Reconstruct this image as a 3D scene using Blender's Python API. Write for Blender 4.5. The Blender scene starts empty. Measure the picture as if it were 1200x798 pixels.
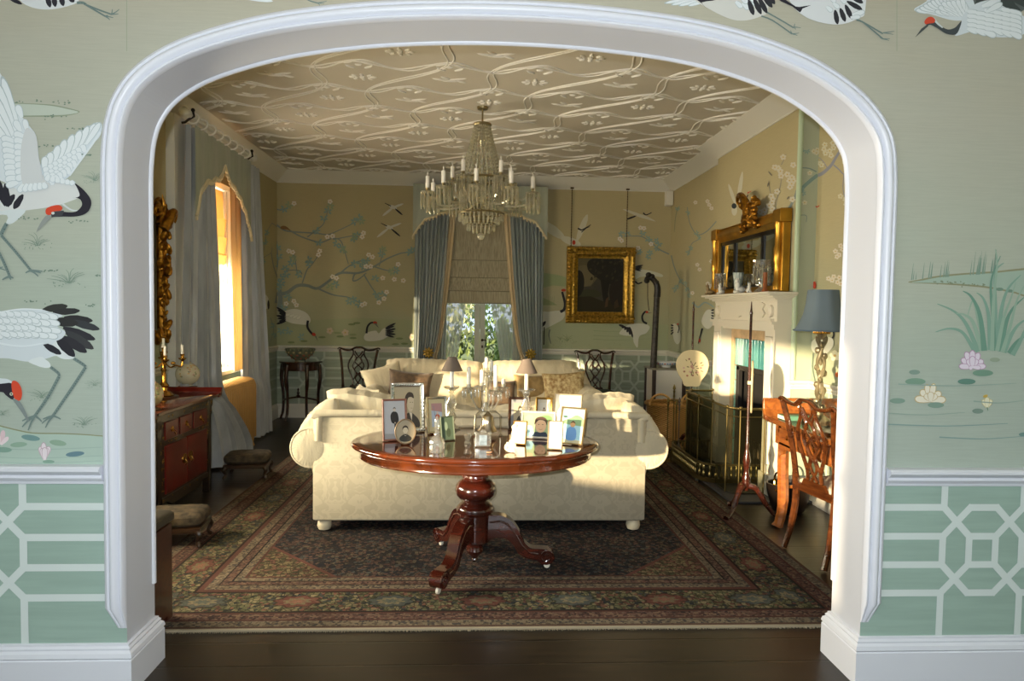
import bpy, math, random
from mathutils import Vector, Matrix, Euler
PI = math.pi
S = bpy.context.scene
COL = S.collection
random.seed(7)
R = math.radians

# ------------------------------------------------------------------ camera
CH = 1.6
YAW = math.atan(40.6 / 800); PIT = math.atan(36.4 / 800); ROLL = .0155
cd = bpy.data.cameras.new('camera'); cam = bpy.data.objects.new('camera', cd); COL.objects.link(cam)
CM = Matrix.Rotation(-YAW, 3, 'Z') @ Matrix.Rotation(PI / 2 - PIT, 3, 'X') @ Matrix.Rotation(ROLL, 3, 'Z')
cam.matrix_world = Matrix.Translation((0, 0, CH)) @ CM.to_4x4()
cd.sensor_width = 36; cd.lens = 24; cd.clip_start = .05; cd.clip_end = 300
S.camera = cam

def ray(px, py): return CM @ Vector(((px - 600) / 800, -(py - 399) / 800, -1))
def onY(px, py, Y): d = ray(px, py); t = Y / d.y; return Vector((d.x * t, Y, CH + d.z * t))
def onX(px, py, X): d = ray(px, py); t = X / d.x; return Vector((X, d.y * t, CH + d.z * t))
def onZ(px, py, Z): d = ray(px, py); t = (Z - CH) / d.z; return Vector((d.x * t, d.y * t, Z))

# ------------------------------------------------------------------ materials
def lin(h):
    h = h.lstrip('#'); o = []
    for i in (0, 2, 4):
        c = int(h[i:i + 2], 16) / 255
        o.append(c / 12.92 if c <= .04045 else ((c + .055) / 1.055) ** 2.4)
    return (*o, 1)
MATS = {}
def node(nt, t, **kw):
    n = nt.nodes.new(t)
    for k, v in kw.items():
        if k.startswith('i_'):
            n.inputs[k[2:].replace('_', ' ')].default_value = v
        else: setattr(n, k, v)
    return n
def ramp(nt, stops, interp='LINEAR'):
    n = nt.nodes.new('ShaderNodeValToRGB'); n.color_ramp.interpolation = interp
    e = n.color_ramp.elements
    while len(e) < len(stops): e.new(.5)
    for el, (p, c) in zip(e, stops): el.position = p; el.color = lin(c) if isinstance(c, str) else c
    return n
def base_mat(name, rough=.6, metal=0):
    m = bpy.data.materials.new(name); m.use_nodes = True
    b = m.node_tree.nodes['Principled BSDF']
    b.inputs['Roughness'].default_value = rough; b.inputs['Metallic'].default_value = metal
    return m, m.node_tree, b
def mat(hexc, rough=.7, metal=0, var=0, vscale=8, bump=0, bscale=60, coat=0, hex2=None, stretch=(1, 1, 1), spec=.5, sheen=0):
    key = (hexc, rough, metal, var, vscale, bump, bscale, coat, hex2, stretch, spec, sheen)
    if key in MATS: return MATS[key]
    m, nt, b = base_mat('m_' + hexc.strip('#'), rough, metal); L = nt.links
    b.inputs['Base Color'].default_value = lin(hexc)
    b.inputs['Coat Weight'].default_value = coat; b.inputs['Coat Roughness'].default_value = .08
    b.inputs['Specular IOR Level'].default_value = spec
    if sheen: b.inputs['Sheen Weight'].default_value = sheen
    if var or bump:
        tc = node(nt, 'ShaderNodeTexCoord'); mp = node(nt, 'ShaderNodeMapping')
        mp.inputs['Scale'].default_value = stretch
        L.new(tc.outputs['Object'], mp.inputs['Vector'])
    if var:
        n = node(nt, 'ShaderNodeTexNoise', i_Scale=vscale, i_Detail=5.0)
        L.new(mp.outputs[0], n.inputs['Vector'])
        c = lin(hexc)
        if hex2: c2 = lin(hex2); c1 = c
        else:
            c1 = tuple(max(0, x * (1 - var)) for x in c[:3]) + (1,); c2 = tuple(min(1, x * (1 + var)) for x in c[:3]) + (1,)
        r = ramp(nt, [(.35, c1), (.65, c2)])
        L.new(n.outputs['Fac'], r.inputs[0]); L.new(r.outputs[0], b.inputs['Base Color'])
    if bump:
        n2 = node(nt, 'ShaderNodeTexNoise', i_Scale=bscale, i_Detail=3.0)
        L.new(mp.outputs[0], n2.inputs['Vector'])
        bm = node(nt, 'ShaderNodeBump', i_Strength=min(1, bump), i_Distance=.01)
        L.new(n2.outputs['Fac'], bm.inputs['Height']); L.new(bm.outputs[0], b.inputs['Normal'])
    MATS[key] = m; return m
def wood(hexa, hexb, rough=.25, coat=.6, scale=3.0, stretch=(1, 8, 8)):
    key = ('wood', hexa, hexb, rough, coat, scale, stretch)
    if key in MATS: return MATS[key]
    m, nt, b = base_mat('wood_' + hexa.strip('#'), rough); L = nt.links
    tc = node(nt, 'ShaderNodeTexCoord'); mp = node(nt, 'ShaderNodeMapping'); mp.inputs['Scale'].default_value = stretch
    n = node(nt, 'ShaderNodeTexNoise', i_Scale=scale, i_Detail=6.0, i_Distortion=.6)
    r = ramp(nt, [(.3, hexa), (.7, hexb)])
    L.new(tc.outputs['Object'], mp.inputs['Vector']); L.new(mp.outputs[0], n.inputs['Vector']); L.new(n.outputs['Fac'], r.inputs[0])
    L.new(r.outputs[0], b.inputs['Base Color']); b.inputs['Coat Weight'].default_value = coat; b.inputs['Coat Roughness'].default_value = .06
    MATS[key] = m; return m
def clear_mat(name, hexc='#ffffff', gloss=.12, rough=.02, tint='#ffffff', dif=0.0):
    if name in MATS: return MATS[name]
    m = bpy.data.materials.new(name); m.use_nodes = True; nt = m.node_tree; L = nt.links
    nt.nodes.remove(nt.nodes['Principled BSDF']); out = nt.nodes['Material Output']
    t = node(nt, 'ShaderNodeBsdfTransparent'); t.inputs[0].default_value = lin(tint)
    g = node(nt, 'ShaderNodeBsdfGlossy'); g.inputs['Roughness'].default_value = rough; g.inputs[0].default_value = lin(hexc)
    lw = node(nt, 'ShaderNodeLayerWeight', i_Blend=.5); fr = node(nt, 'ShaderNodeMath', operation='POWER'); fr.inputs[1].default_value = 4; L.new(lw.outputs['Facing'], fr.inputs[0])
    ad = node(nt, 'ShaderNodeMath', operation='ADD'); ad.inputs[1].default_value = gloss; ad.use_clamp = True
    mx = node(nt, 'ShaderNodeMixShader')
    L.new(fr.outputs[0], ad.inputs[0]); L.new(ad.outputs[0], mx.inputs[0]); L.new(t.outputs[0], mx.inputs[1]); L.new(g.outputs[0], mx.inputs[2])
    last = mx
    if dif:
        d = node(nt, 'ShaderNodeBsdfDiffuse'); d.inputs[0].default_value = lin(hexc)
        m2 = node(nt, 'ShaderNodeMixShader'); m2.inputs[0].default_value = dif
        L.new(mx.outputs[0], m2.inputs[1]); L.new(d.outputs[0], m2.inputs[2]); last = m2
    L.new(last.outputs[0], out.inputs[0]); MATS[name] = m; return m

# ------------------------------------------------------------------ mesh builder
class MB:
    def __init__(s): s.v = []; s.f = []; s.fm = []; s.k = 0; s.mats = []
    def use(s, m):
        if m not in s.mats: s.mats.append(m)
        s.k = s.mats.index(m); return s
    def add(s, vs, fs):
        o = len(s.v); s.v += [Vector(v) for v in vs]
        for f in fs: s.f.append([o + i for i in f]); s.fm.append(s.k)
        return s
    def box(s, a, b, M=None):
        x0, y0, z0 = a; x1, y1, z1 = b
        if x0 > x1: x0, x1 = x1, x0
        if y0 > y1: y0, y1 = y1, y0
        if z0 > z1: z0, z1 = z1, z0
        vs = [Vector(p) for p in ((x0, y0, z0), (x1, y0, z0), (x1, y1, z0), (x0, y1, z0), (x0, y0, z1), (x1, y0, z1), (x1, y1, z1), (x0, y1, z1))]
        if M: vs = [M @ v for v in vs]
        return s.add(vs, [(0, 3, 2, 1), (4, 5, 6, 7), (0, 1, 5, 4), (1, 2, 6, 5), (2, 3, 7, 6), (3, 0, 4, 7)])
    def cbox(s, a, b, c, M=None):
        """box with chamfered vertical and top edges"""
        x0, y0, z0 = a; x1, y1, z1 = b; ps = []
        def ring(i, z):
            x0_, x1_, y0_, y1_ = x0 + i, x1 - i, y0 + i, y1 - i; q = c * .6
            return [(x0_ + q, y0_, z), (x1_ - q, y0_, z), (x1_, y0_ + q, z), (x1_, y1_ - q, z), (x1_ - q, y1_, z), (x0_ + q, y1_, z), (x0_, y1_ - q, z), (x0_, y0_ + q, z)]
        rings = [ring(c, z0), ring(0, z0 + c), ring(0, z1 - c), ring(c, z1)]
        return s.rings([[M @ Vector(p) if M else Vector(p) for p in r] for r in rings])
    def rings(s, rings, close=True, caps=True):
        n = len(rings[0]); o = len(s.v)
        for r in rings: s.v += [Vector(p) for p in r]
        for j in range(len(rings) - 1):
            for i in range(n if close else n - 1):
                a = o + j * n + i; b = o + j * n + (i + 1) % n
                s.f.append([a, b, b + n, a + n]); s.fm.append(s.k)
        if caps and close:
            s.f.append([o + i for i in range(n)][::-1]); s.fm.append(s.k)
            e = o + (len(rings) - 1) * n; s.f.append([e + i for i in range(n)]); s.fm.append(s.k)
        return s
    def prism(s, poly, fn, lo, hi):
        """poly of (u,v); fn(u,v,w)->point; extruded w from lo to hi"""
        return s.rings([[fn(u, v, lo) for u, v in poly], [fn(u, v, hi) for u, v in poly]])
    def lathe(s, prof, c=(0, 0, 0), seg=20, M=None, a0=0, sx=1, sy=1, lobes=0, lamp=0):
        c = Vector(c); rs = []
        for r, z in prof:
            ring = []
            for i in range(seg):
                t = a0 + 2 * PI * i / seg; q = r * (1 + (lamp * math.cos(lobes * t) if lobes else 0))
                p = Vector((q * math.cos(t) * sx, q * math.sin(t) * sy, z))
                ring.append((M @ p if M else p) + c)
            rs.append(ring)
        return s.rings(rs)
    def tube(s, pts, r, seg=8, caps=True, flat=1.0):
        pts = [Vector(p) for p in pts]; n = len(pts)
        if not hasattr(r, '__len__'): r = [r] * n
        rs = []; up = None
        for i, p in enumerate(pts):
            d = (pts[min(i + 1, n - 1)] - pts[max(i - 1, 0)])
            if d.length < 1e-9: d = Vector((0, 0, 1))
            d.normalize()
            if up is None:
                up = Vector((0, 0, 1)) if abs(d.z) < .9 else Vector((1, 0, 0))
            a = d.cross(up)
            if a.length < 1e-5: a = d.orthogonal()
            a.normalize(); b = a.cross(d).normalized(); up = b
            rs.append([p + (a * math.cos(2 * PI * k / seg) + b * math.sin(2 * PI * k / seg) * flat) * r[i] for k in range(seg)])
        return s.rings(rs, caps=caps)
    def bar(s, a, b, r, seg=8): return s.tube([a, b], r, seg)
    def ell(s, c, rx, ry=None, rz=None, seg=14, rg=8, M=None):
        ry = ry or rx; rz = rz or rx; c = Vector(c); rs = []
        for j in range(rg + 1):
            t = -PI / 2 + PI * j / rg; q = max(1e-4, math.cos(t))
            ring = [Vector((rx * q * math.cos(2 * PI * i / seg), ry * q * math.sin(2 * PI * i / seg), rz * math.sin(t))) for i in range(seg)]
            rs.append([(M @ p if M else p) + c for p in ring])
        return s.rings(rs)
    def grid(s, fn, nu, nv, flip=False):
        o = len(s.v)
        for j in range(nv + 1):
            for i in range(nu + 1): s.v.append(Vector(fn(i / nu, j / nv)))
        for j in range(nv):
            for i in range(nu):
                a = o + j * (nu + 1) + i; q = [a, a + 1, a + nu + 2, a + nu + 1]
                s.f.append(q[::-1] if flip else q); s.fm.append(s.k)
        return s
    def sheet(s, fn, nu, nv, th):
        """closed thin sheet: front and back grids sharing no verts, th along estimated normal"""
        def nrm(u, v):
            e = 1e-3
            du = Vector(fn(min(1, u + e), v)) - Vector(fn(max(0, u - e), v)); dv = Vector(fn(u, min(1, v + e))) - Vector(fn(u, max(0, v - e)))
            n = du.cross(dv); return n.normalized() if n.length > 1e-12 else Vector((0, 0, 1))
        s.grid(fn, nu, nv); s.grid(lambda u, v: Vector(fn(u, v)) - nrm(u, v) * th, nu, nv, flip=True)
        for (a, b, n) in (((0, 0), (1, 0), nu), ((1, 0), (1, 1), nv), ((1, 1), (0, 1), nu), ((0, 1), (0, 0), nv)):
            def e(t, w, a=a, b=b):
                u = a[0] + (b[0] - a[0]) * t; v = a[1] + (b[1] - a[1]) * t
                p = Vector(fn(u, v)); return p - nrm(u, v) * th * (1 - w)
            s.grid(e, n, 1)
        return s
    def build(s, name, m=None, parent=None, smooth=True, bevel=0, world=False, loc=None, angle=38, label=None, sub=0):
        o_ = Vector((0, 0, 0)); vs = s.v
        if parent is not None and world:
            inv = WM(parent).inverted(); vs = [inv @ v for v in s.v]
        if loc is not None:
            l = Vector(loc); vs = [v - l for v in s.v]
        me = bpy.data.meshes.new(name); me.from_pydata([tuple(v) for v in vs], [], s.f)
        mats = s.mats if s.mats else [m]
        for mm in mats: me.materials.append(mm)
        me.polygons.foreach_set('material_index', s.fm if s.mats else [0] * len(s.f))
        if smooth:
            me.polygons.foreach_set('use_smooth', [True] * len(s.f)); me.update()
            me.set_sharp_from_angle(angle=R(angle))
        me.validate(); me.update()
        ob = bpy.data.objects.new(name, me); COL.objects.link(ob)
        if loc is not None: ob.location = loc
        if parent is not None: ob.parent = parent
        if bevel:
            bv = ob.modifiers.new('bevel', 'BEVEL'); bv.width = bevel; bv.segments = 2; bv.limit_method = 'ANGLE'
        if sub:
            sb = ob.modifiers.new('sub', 'SUBSURF'); sb.levels = sub; sb.render_levels = sub
        if label: ob['label'] = label
        return ob
def WM(o):
    m = Matrix.LocRotScale(o.location, o.rotation_euler, o.scale)
    return (WM(o.parent) @ m) if o.parent else m
def tag(o, label, cat, group=None, kind=None):
    if kind == 'structure': o['kind'] = kind
    else:
        o['label'] = label; o['category'] = cat
        if group: o['group'] = group
        if kind: o['kind'] = kind
    return o
def struct(o): o['kind'] = 'structure'; return o
def thing(name, label, cat, loc=(0, 0, 0), rz=0, group=None):
    o = bpy.data.objects.new(name, None); COL.objects.link(o); o.empty_display_size = .1
    o.location = loc; o.rotation_euler = (0, 0, rz); return tag(o, label, cat, group)
def copy_tree(o, loc=None, rz=None, label=None, scale=None, parent=None):
    c = o.copy(); COL.objects.link(c); c.parent = parent
    for ch in [x for x in COL.objects if x.parent == o]: copy_tree(ch, parent=c)
    if loc is not None: c.location = loc
    if rz is not None: c.rotation_euler = (0, 0, rz)
    if scale: c.scale = scale
    if label: c['label'] = label
    return c
def crom(pts, n=8, closed=False):
    pts = [Vector(p) for p in pts]; out = []; N = len(pts)
    rng = range(N if closed else N - 1)
    for i in rng:
        g = (lambda k: pts[k % N]) if closed else (lambda k: pts[max(0, min(N - 1, k))])
        p0, p1, p2, p3 = g(i - 1), g(i), g(i + 1), g(i + 2)
        for j in range(n):
            t = j / n
            out.append(.5 * ((2 * p1) + (-p0 + p2) * t + (2 * p0 - 5 * p1 + 4 * p2 - p3) * t * t + (-p0 + 3 * p1 - 3 * p2 + p3) * t ** 3))
    if not closed: out.append(pts[-1].copy())
    return out
def mould(mb, path, prof, side=1, closed=False):
    """horizontal moulding: path of (x,y); prof of (d,z); d goes to the left of travel * side; mitred"""
    n = len(path); rs = []
    P = [Vector((p[0], p[1])) for p in path]
    for i in range(n):
        a = P[i] - P[i - 1] if (i or closed) else P[1] - P[0]; b = P[(i + 1) % n] - P[i] if (i < n - 1 or closed) else P[-1] - P[-2]
        a.normalize(); b.normalize(); na = Vector((-a.y, a.x)) * side; nb = Vector((-b.y, b.x)) * side
        m = na + nb; m = m / max(.2, m.dot(na)) if m.length > 1e-6 else na
        rs.append([Vector((P[i].x + m.x * d, P[i].y + m.y * d, z)) for d, z in prof])
    if closed: rs.append(rs[0])
    mb.rings(rs, caps=not closed); return mb

# ------------------------------------------------------------------ painting on a flat surface
class Paint:
    """flat paint shapes laid on a wall: f(u,v)->point, n = direction out of the wall"""
    def __init__(s, mb, f, n, step=.00005): s.mb = mb; s.f = f; s.n = Vector(n).normalized(); s.k = 4; s.st = step
    def _p(s, pts, hexc):
        s.k += 1; off = s.n * (s.st * s.k); s.mb.use(mat(hexc, .85))
        s.mb.add([s.f(u, v) + off for u, v in pts], [list(range(len(pts)))])
    def poly(s, pts, c, smooth=0):
        if smooth: pts = [(p.x, p.y) for p in crom([(a, b, 0) for a, b in pts], smooth, True)]
        s._p(pts, c)
    def ell(s, x, y, rx, ry, c, rot=0, n=16):
        ca, sa = math.cos(R(rot)), math.sin(R(rot))
        s._p([(x + rx * math.cos(t) * ca - ry * math.sin(t) * sa, y + rx * math.cos(t) * sa + ry * math.sin(t) * ca) for t in [2 * PI * i / n for i in range(n)]], c)
    def leaf(s, x0, y0, x1, y1, w, c, blunt=.5):
        dx, dy = x1 - x0, y1 - y0; px, py = -dy, dx; L = math.hypot(dx, dy) or 1; px /= L; py /= L
        pr = [(0, .25), (.2, .75), (blunt, 1), (.8, .8), (.95, .35), (1, .0)]
        a = [(x0 + dx * t + px * w * q * .5, y0 + dy * t + py * w * q * .5) for t, q in pr]
        b = [(x0 + dx * t - px * w * q * .5, y0 + dy * t - py * w * q * .5) for t, q in pr[:-1]]
        s._p(a + b[::-1], c)
    def feather(s, x0, y0, x1, y1, w, c, e='#aebbbd'):
        """rounded feather with a darker rim"""
        s._round(x0, y0, x1, y1, w * 1.12, e); dx, dy = (x1 - x0), (y1 - y0)
        s._round(x0, y0, x0 + dx * .95, y0 + dy * .95, w * .9, c)
    def _round(s, x0, y0, x1, y1, w, c):
        dx, dy = x1 - x0, y1 - y0; L = math.hypot(dx, dy) or 1; px, py = -dy / L, dx / L
        pr = [(0, .5), (.4, .9), (.7, 1), (.88, .8), (.97, .4), (1, 0)]
        a = [(x0 + dx * t + px * w * q * .5, y0 + dy * t + py * w * q * .5) for t, q in pr]
        b = [(x0 + dx * t - px * w * q * .5, y0 + dy * t - py * w * q * .5) for t, q in pr[:-1]]
        s._p(a + b[::-1], c)
    def stroke(s, pts, w0, w1, c, n=6):
        P = crom([(a, b, 0) for a, b in pts], n) if len(pts) > 2 else [Vector((*p, 0)) for p in pts]
        s.k += 1; off = s.n * (s.st * s.k); s.mb.use(mat(c, .85)); N = len(P); L_ = []; R_ = []
        for i, p in enumerate(P):
            d = P[min(i + 1, N - 1)] - P[max(i - 1, 0)]; d = d.normalized() if d.length > 1e-9 else Vector((1, 0, 0))
            w = (w0 + (w1 - w0) * i / (N - 1)) * .5
            L_.append(s.f(p.x - d.y * w, p.y + d.x * w) + off); R_.append(s.f(p.x + d.y * w, p.y - d.x * w) + off)
        s.mb.add(L_ + R_, [(i, i + 1, N + i + 1, N + i) for i in range(N - 1)])
# ================================================================== room shell
XL, XR, YB, ZC = -2.86, 2.80, 9.9, 3.49
YF0, YF1 = 2.83, 3.07            # thickness of the arched wall
NX0, NX1, NY0 = -3.2, 3.4, -3.6  # the near room
BX, BY0, BY1, RX = 2.70, 5.70, 7.7, 2.86   # chimney breast, near recess

def silk(name, stops, z0, z1, streak=(1, 1, 30)):
    m, nt, b = base_mat(name, .75); L = nt.links
    b.inputs['Specular IOR Level'].default_value = .25
    g = node(nt, 'ShaderNodeNewGeometry'); sx = node(nt, 'ShaderNodeSeparateXYZ'); L.new(g.outputs['Position'], sx.inputs[0])
    n = node(nt, 'ShaderNodeTexNoise', i_Scale=.9, i_Detail=3.0); mp = node(nt, 'ShaderNodeMapping'); mp.inputs['Scale'].default_value = (1, 1, 2.2)
    L.new(g.outputs['Position'], mp.inputs[0]); L.new(mp.outputs[0], n.inputs['Vector'])
    mr = node(nt, 'ShaderNodeMapRange'); mr.inputs[1].default_value = z0; mr.inputs[2].default_value = z1
    L.new(sx.outputs['Z'], mr.inputs[0])
    a = node(nt, 'ShaderNodeMath', operation='MULTIPLY_ADD'); a.inputs[1].default_value = .5; a.inputs[2].default_value = -.25
    L.new(n.outputs['Fac'], a.inputs[0]); ad = node(nt, 'ShaderNodeMath', operation='ADD'); L.new(mr.outputs[0], ad.inputs[0]); L.new(a.outputs[0], ad.inputs[1])
    r = ramp(nt, stops); L.new(ad.outputs[0], r.inputs[0])
    # silk slub
    mp2 = node(nt, 'ShaderNodeMapping'); mp2.inputs['Scale'].default_value = streak
    n2 = node(nt, 'ShaderNodeTexNoise', i_Scale=9.0, i_Detail=4.0); L.new(g.outputs['Position'], mp2.inputs[0]); L.new(mp2.outputs[0], n2.inputs['Vector'])
    mx = node(nt, 'ShaderNodeMix', data_type='RGBA', blend_type='MULTIPLY'); mx.inputs[0].default_value = .2
    r2 = ramp(nt, [(.3, (.75, .75, .75, 1)), (.7, (1.1, 1.1, 1.1, 1))]); L.new(n2.outputs['Fac'], r2.inputs[0])
    L.new(r.outputs[0], mx.inputs[6]); L.new(r2.outputs[0], mx.inputs[7]); L.new(mx.outputs[2], b.inputs['Base Color'])
    return m
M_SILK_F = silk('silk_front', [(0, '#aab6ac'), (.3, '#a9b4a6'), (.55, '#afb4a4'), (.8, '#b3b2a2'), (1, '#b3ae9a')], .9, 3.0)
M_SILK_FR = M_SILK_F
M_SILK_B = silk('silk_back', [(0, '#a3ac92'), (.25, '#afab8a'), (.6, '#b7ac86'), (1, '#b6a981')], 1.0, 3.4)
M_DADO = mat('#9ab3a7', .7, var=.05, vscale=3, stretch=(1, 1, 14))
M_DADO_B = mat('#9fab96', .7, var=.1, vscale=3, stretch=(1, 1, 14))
M_WHITE = mat('#dee1e9', .35)
M_WHITE2 = mat('#dddacd', .45)
M_CEIL = mat('#c9c1b0', .8, var=.03, vscale=2)
M_RELIEF = mat('#e6e2d8', .4)
M_PLAIN = mat('#c9c3b2', .8)

# --- floor boards
def floor_mat():
    m, nt, b = base_mat('dark_boards', .32); L = nt.links
    g = node(nt, 'ShaderNodeNewGeometry'); sx = node(nt, 'ShaderNodeSeparateXYZ'); L.new(g.outputs['Position'], sx.inputs[0])
    dv = node(nt, 'ShaderNodeMath', operation='DIVIDE'); dv.inputs[1].default_value = .215; L.new(sx.outputs['Y'], dv.inputs[0])
    fr = node(nt, 'ShaderNodeMath', operation='FRACT'); L.new(dv.outputs[0], fr.inputs[0])
    fl = node(nt, 'ShaderNodeMath', operation='FLOOR'); L.new(dv.outputs[0], fl.inputs[0])
    wn = node(nt, 'ShaderNodeTexWhiteNoise', noise_dimensions='1D'); L.new(fl.outputs[0], wn.inputs['W'])
    mp = node(nt, 'ShaderNodeMapping'); mp.inputs['Scale'].default_value = (1.2, 14, 1); L.new(g.outputs['Position'], mp.inputs[0])
    n = node(nt, 'ShaderNodeTexNoise', i_Scale=2.2, i_Detail=8.0, i_Roughness=.65); L.new(mp.outputs[0], n.inputs['Vector'])
    r = ramp(nt, [(.3, '#15110d'), (.6, '#2c231a'), (.8, '#4a3c2c')]); L.new(n.outputs['Fac'], r.inputs[0])
    # gaps and worn edges
    gap = ramp(nt, [(0, (0, 0, 0, 1)), (.015, (0, 0, 0, 1)), (.03, (1, 1, 1, 1)), (.975, (1, 1, 1, 1)), (.99, (0, 0, 0, 1))]); L.new(fr.outputs[0], gap.inputs[0])
    mx = node(nt, 'ShaderNodeMix', data_type='RGBA', blend_type='MULTIPLY'); mx.inputs[0].default_value = .85
    L.new(r.outputs[0], mx.inputs[6]); L.new(gap.outputs[0], mx.inputs[7])
    n3 = node(nt, 'ShaderNodeTexNoise', i_Scale=3.0, i_Detail=10.0, i_Roughness=.8); mp3 = node(nt, 'ShaderNodeMapping'); mp3.inputs['Scale'].default_value = (1.5, 30, 1)
    L.new(g.outputs['Position'], mp3.inputs[0]); L.new(mp3.outputs[0], n3.inputs['Vector'])
    edge = ramp(nt, [(0, (1, 1, 1, 1)), (.1, (0, 0, 0, 1)), (.93, (0, 0, 0, 1)), (1, (1, 1, 1, 1))]); L.new(fr.outputs[0], edge.inputs[0])
    th = ramp(nt, [(.56, (0, 0, 0, 1)), (.62, (1, 1, 1, 1))]); L.new(n3.outputs['Fac'], th.inputs[0])
    mul = node(nt, 'ShaderNodeMath', operation='MULTIPLY'); L.new(edge.outputs[0], mul.inputs[0]); L.new(th.outputs[0], mul.inputs[1])
    mx2 = node(nt, 'ShaderNodeMix', data_type='RGBA'); L.new(mul.outputs[0], mx2.inputs[0]); L.new(mx.outputs[2], mx2.inputs[6]); mx2.inputs[7].default_value = lin('#6e5a40')
    L.new(mx2.outputs[2], b.inputs['Base Color'])
    bm = node(nt, 'ShaderNodeBump', i_Strength=.35, i_Distance=.004); L.new(gap.outputs[0], bm.inputs['Height']); L.new(bm.outputs[0], b.inputs['Normal'])
    rr = node(nt, 'ShaderNodeMapRange'); rr.inputs[3].default_value = .22; rr.inputs[4].default_value = .5; L.new(n.outputs['Fac'], rr.inputs[0]); L.new(rr.outputs[0], b.inputs['Roughness'])
    return m
struct(MB().box((NX0 - .3, NY0 - .2, -.12), (NX1 + .2, YB + .3, 0)).build('floor', floor_mat(), smooth=False))

# --- ceiling with strapwork relief
cb = MB(); cb.use(M_CEIL); cb.box((NX0 - .3, NY0 - .2, ZC), (NX1 + .2, YB + .3, ZC + .15))
cb.use(M_RELIEF)
def ribbon(mb, pts, w, h, z=ZC):
    P = [Vector((p[0], p[1], 0)) for p in pts]; N = len(P); rs = []
    for i, p in enumerate(P):
        d = P[min(i + 1, N - 1)] - P[max(i - 1, 0)]; d.normalize(); nx, ny = -d.y * w / 2, d.x * w / 2
        rs.append([(p.x + nx, p.y + ny, z + .002), (p.x + nx * .5, p.y + ny * .5, z - h), (p.x - nx * .5, p.y - ny * .5, z - h), (p.x - nx, p.y - ny, z + .002)])
    mb.rings(rs, close=False, caps=False)
AX, AY, OX, OY = .71, .585, .82, 5.17      # half cell, row pitch, an origin rosette
def in_room(x, y): return XL + .2 < x < RX - .15 and YF1 + .15 < y < YB - .2
k0, k1 = -4, 8
for k in range(-22, 26):
    # wavy band: side of the ogee cells, leaning with the rows
    for off in (-.022, .022):
        seg = []
        for i in range(int((YB - 3.2) / .045) + 1):
            y = 3.25 + i * .045; t = (y - OY) / AY
            x = OX + (k + .5) * AX - .37 * t + .0 + .15 * math.sin(PI * t + (PI if k % 2 else 0)) + off * (1.0 + .5 * math.cos(2 * PI * t))
            if in_room(x, y): seg.append((x, y))
            else:
                if len(seg) > 2: ribbon(cb, seg, .015, .007)
                seg = []
        if len(seg) > 2: ribbon(cb, seg, .015, .007)
# cross bands, nearly along X, with crossings
for k in range(-5, 10):
    for off, ph in ((-.02, 0), (.02, 0)):
        seg = []
        for i in range(int(5.9 / .04)):
            x = XL + i * .04; y0 = OY + (k + .5) * AY
            y = y0 + .085 * math.sin(2 * PI * (x - OX + .37 * (k + .5)) / AX) + off * (1 + .6 * math.sin(4 * PI * (x - OX) / AX))
            if in_room(x, y): seg.append((x, y))
            else:
                if len(seg) > 2: ribbon(cb, seg, .014, .007)
                seg = []
        if len(seg) > 2: ribbon(cb, seg, .014, .007)
for k in range(-5, 10):
    for m_ in range(-5, 8):
        x = OX - .37 * k + AX * m_; y = OY + AY * k
        if in_room(x - .1, y - .1) and in_room(x + .1, y + .1):
            if m_ % 2 == 0:                     # rosette
                for i in range(8):
                    a = 2 * PI * i / 8; cb.ell((x + .085 * math.cos(a), y + .05 * math.sin(a), ZC), .03, .018, .013, seg=8, rg=4, M=Matrix.Rotation(a, 3, 'Z'))
                cb.ell((x, y, ZC), .026, .02, .018, seg=8, rg=4)
            else:                               # spray of leaves
                for dx, dy, a, l in ((-.08, .0, .3, .07), (0, .03, .1, .08), (.07, -.02, -.3, .08), (-.03, -.04, .6, .05), (.1, .04, .5, .05)):
                    cb.ell((x + dx, y + dy, ZC), l, .014, .012, seg=8, rg=4, M=Matrix.Rotation(a, 3, 'Z'))
        # leaf tufts where bands cross
        xj, yj = x + AX / 2, y + AY / 2
        if in_room(xj - .1, yj - .1) and in_room(xj + .1, yj + .1):
            for dx, dy, a, l in ((-.07, .05, .7, .05), (.07, .05, -.7, .05), (-.07, -.05, -.5, .05), (.07, -.04, .5, .05), (0, 0, 0, .03)):
                cb.ell((xj + dx, yj + dy, ZC), l, .013, .014, seg=8, rg=4, M=Matrix.Rotation(a, 3, 'Z'))
struct(cb.build('ceiling'))

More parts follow.
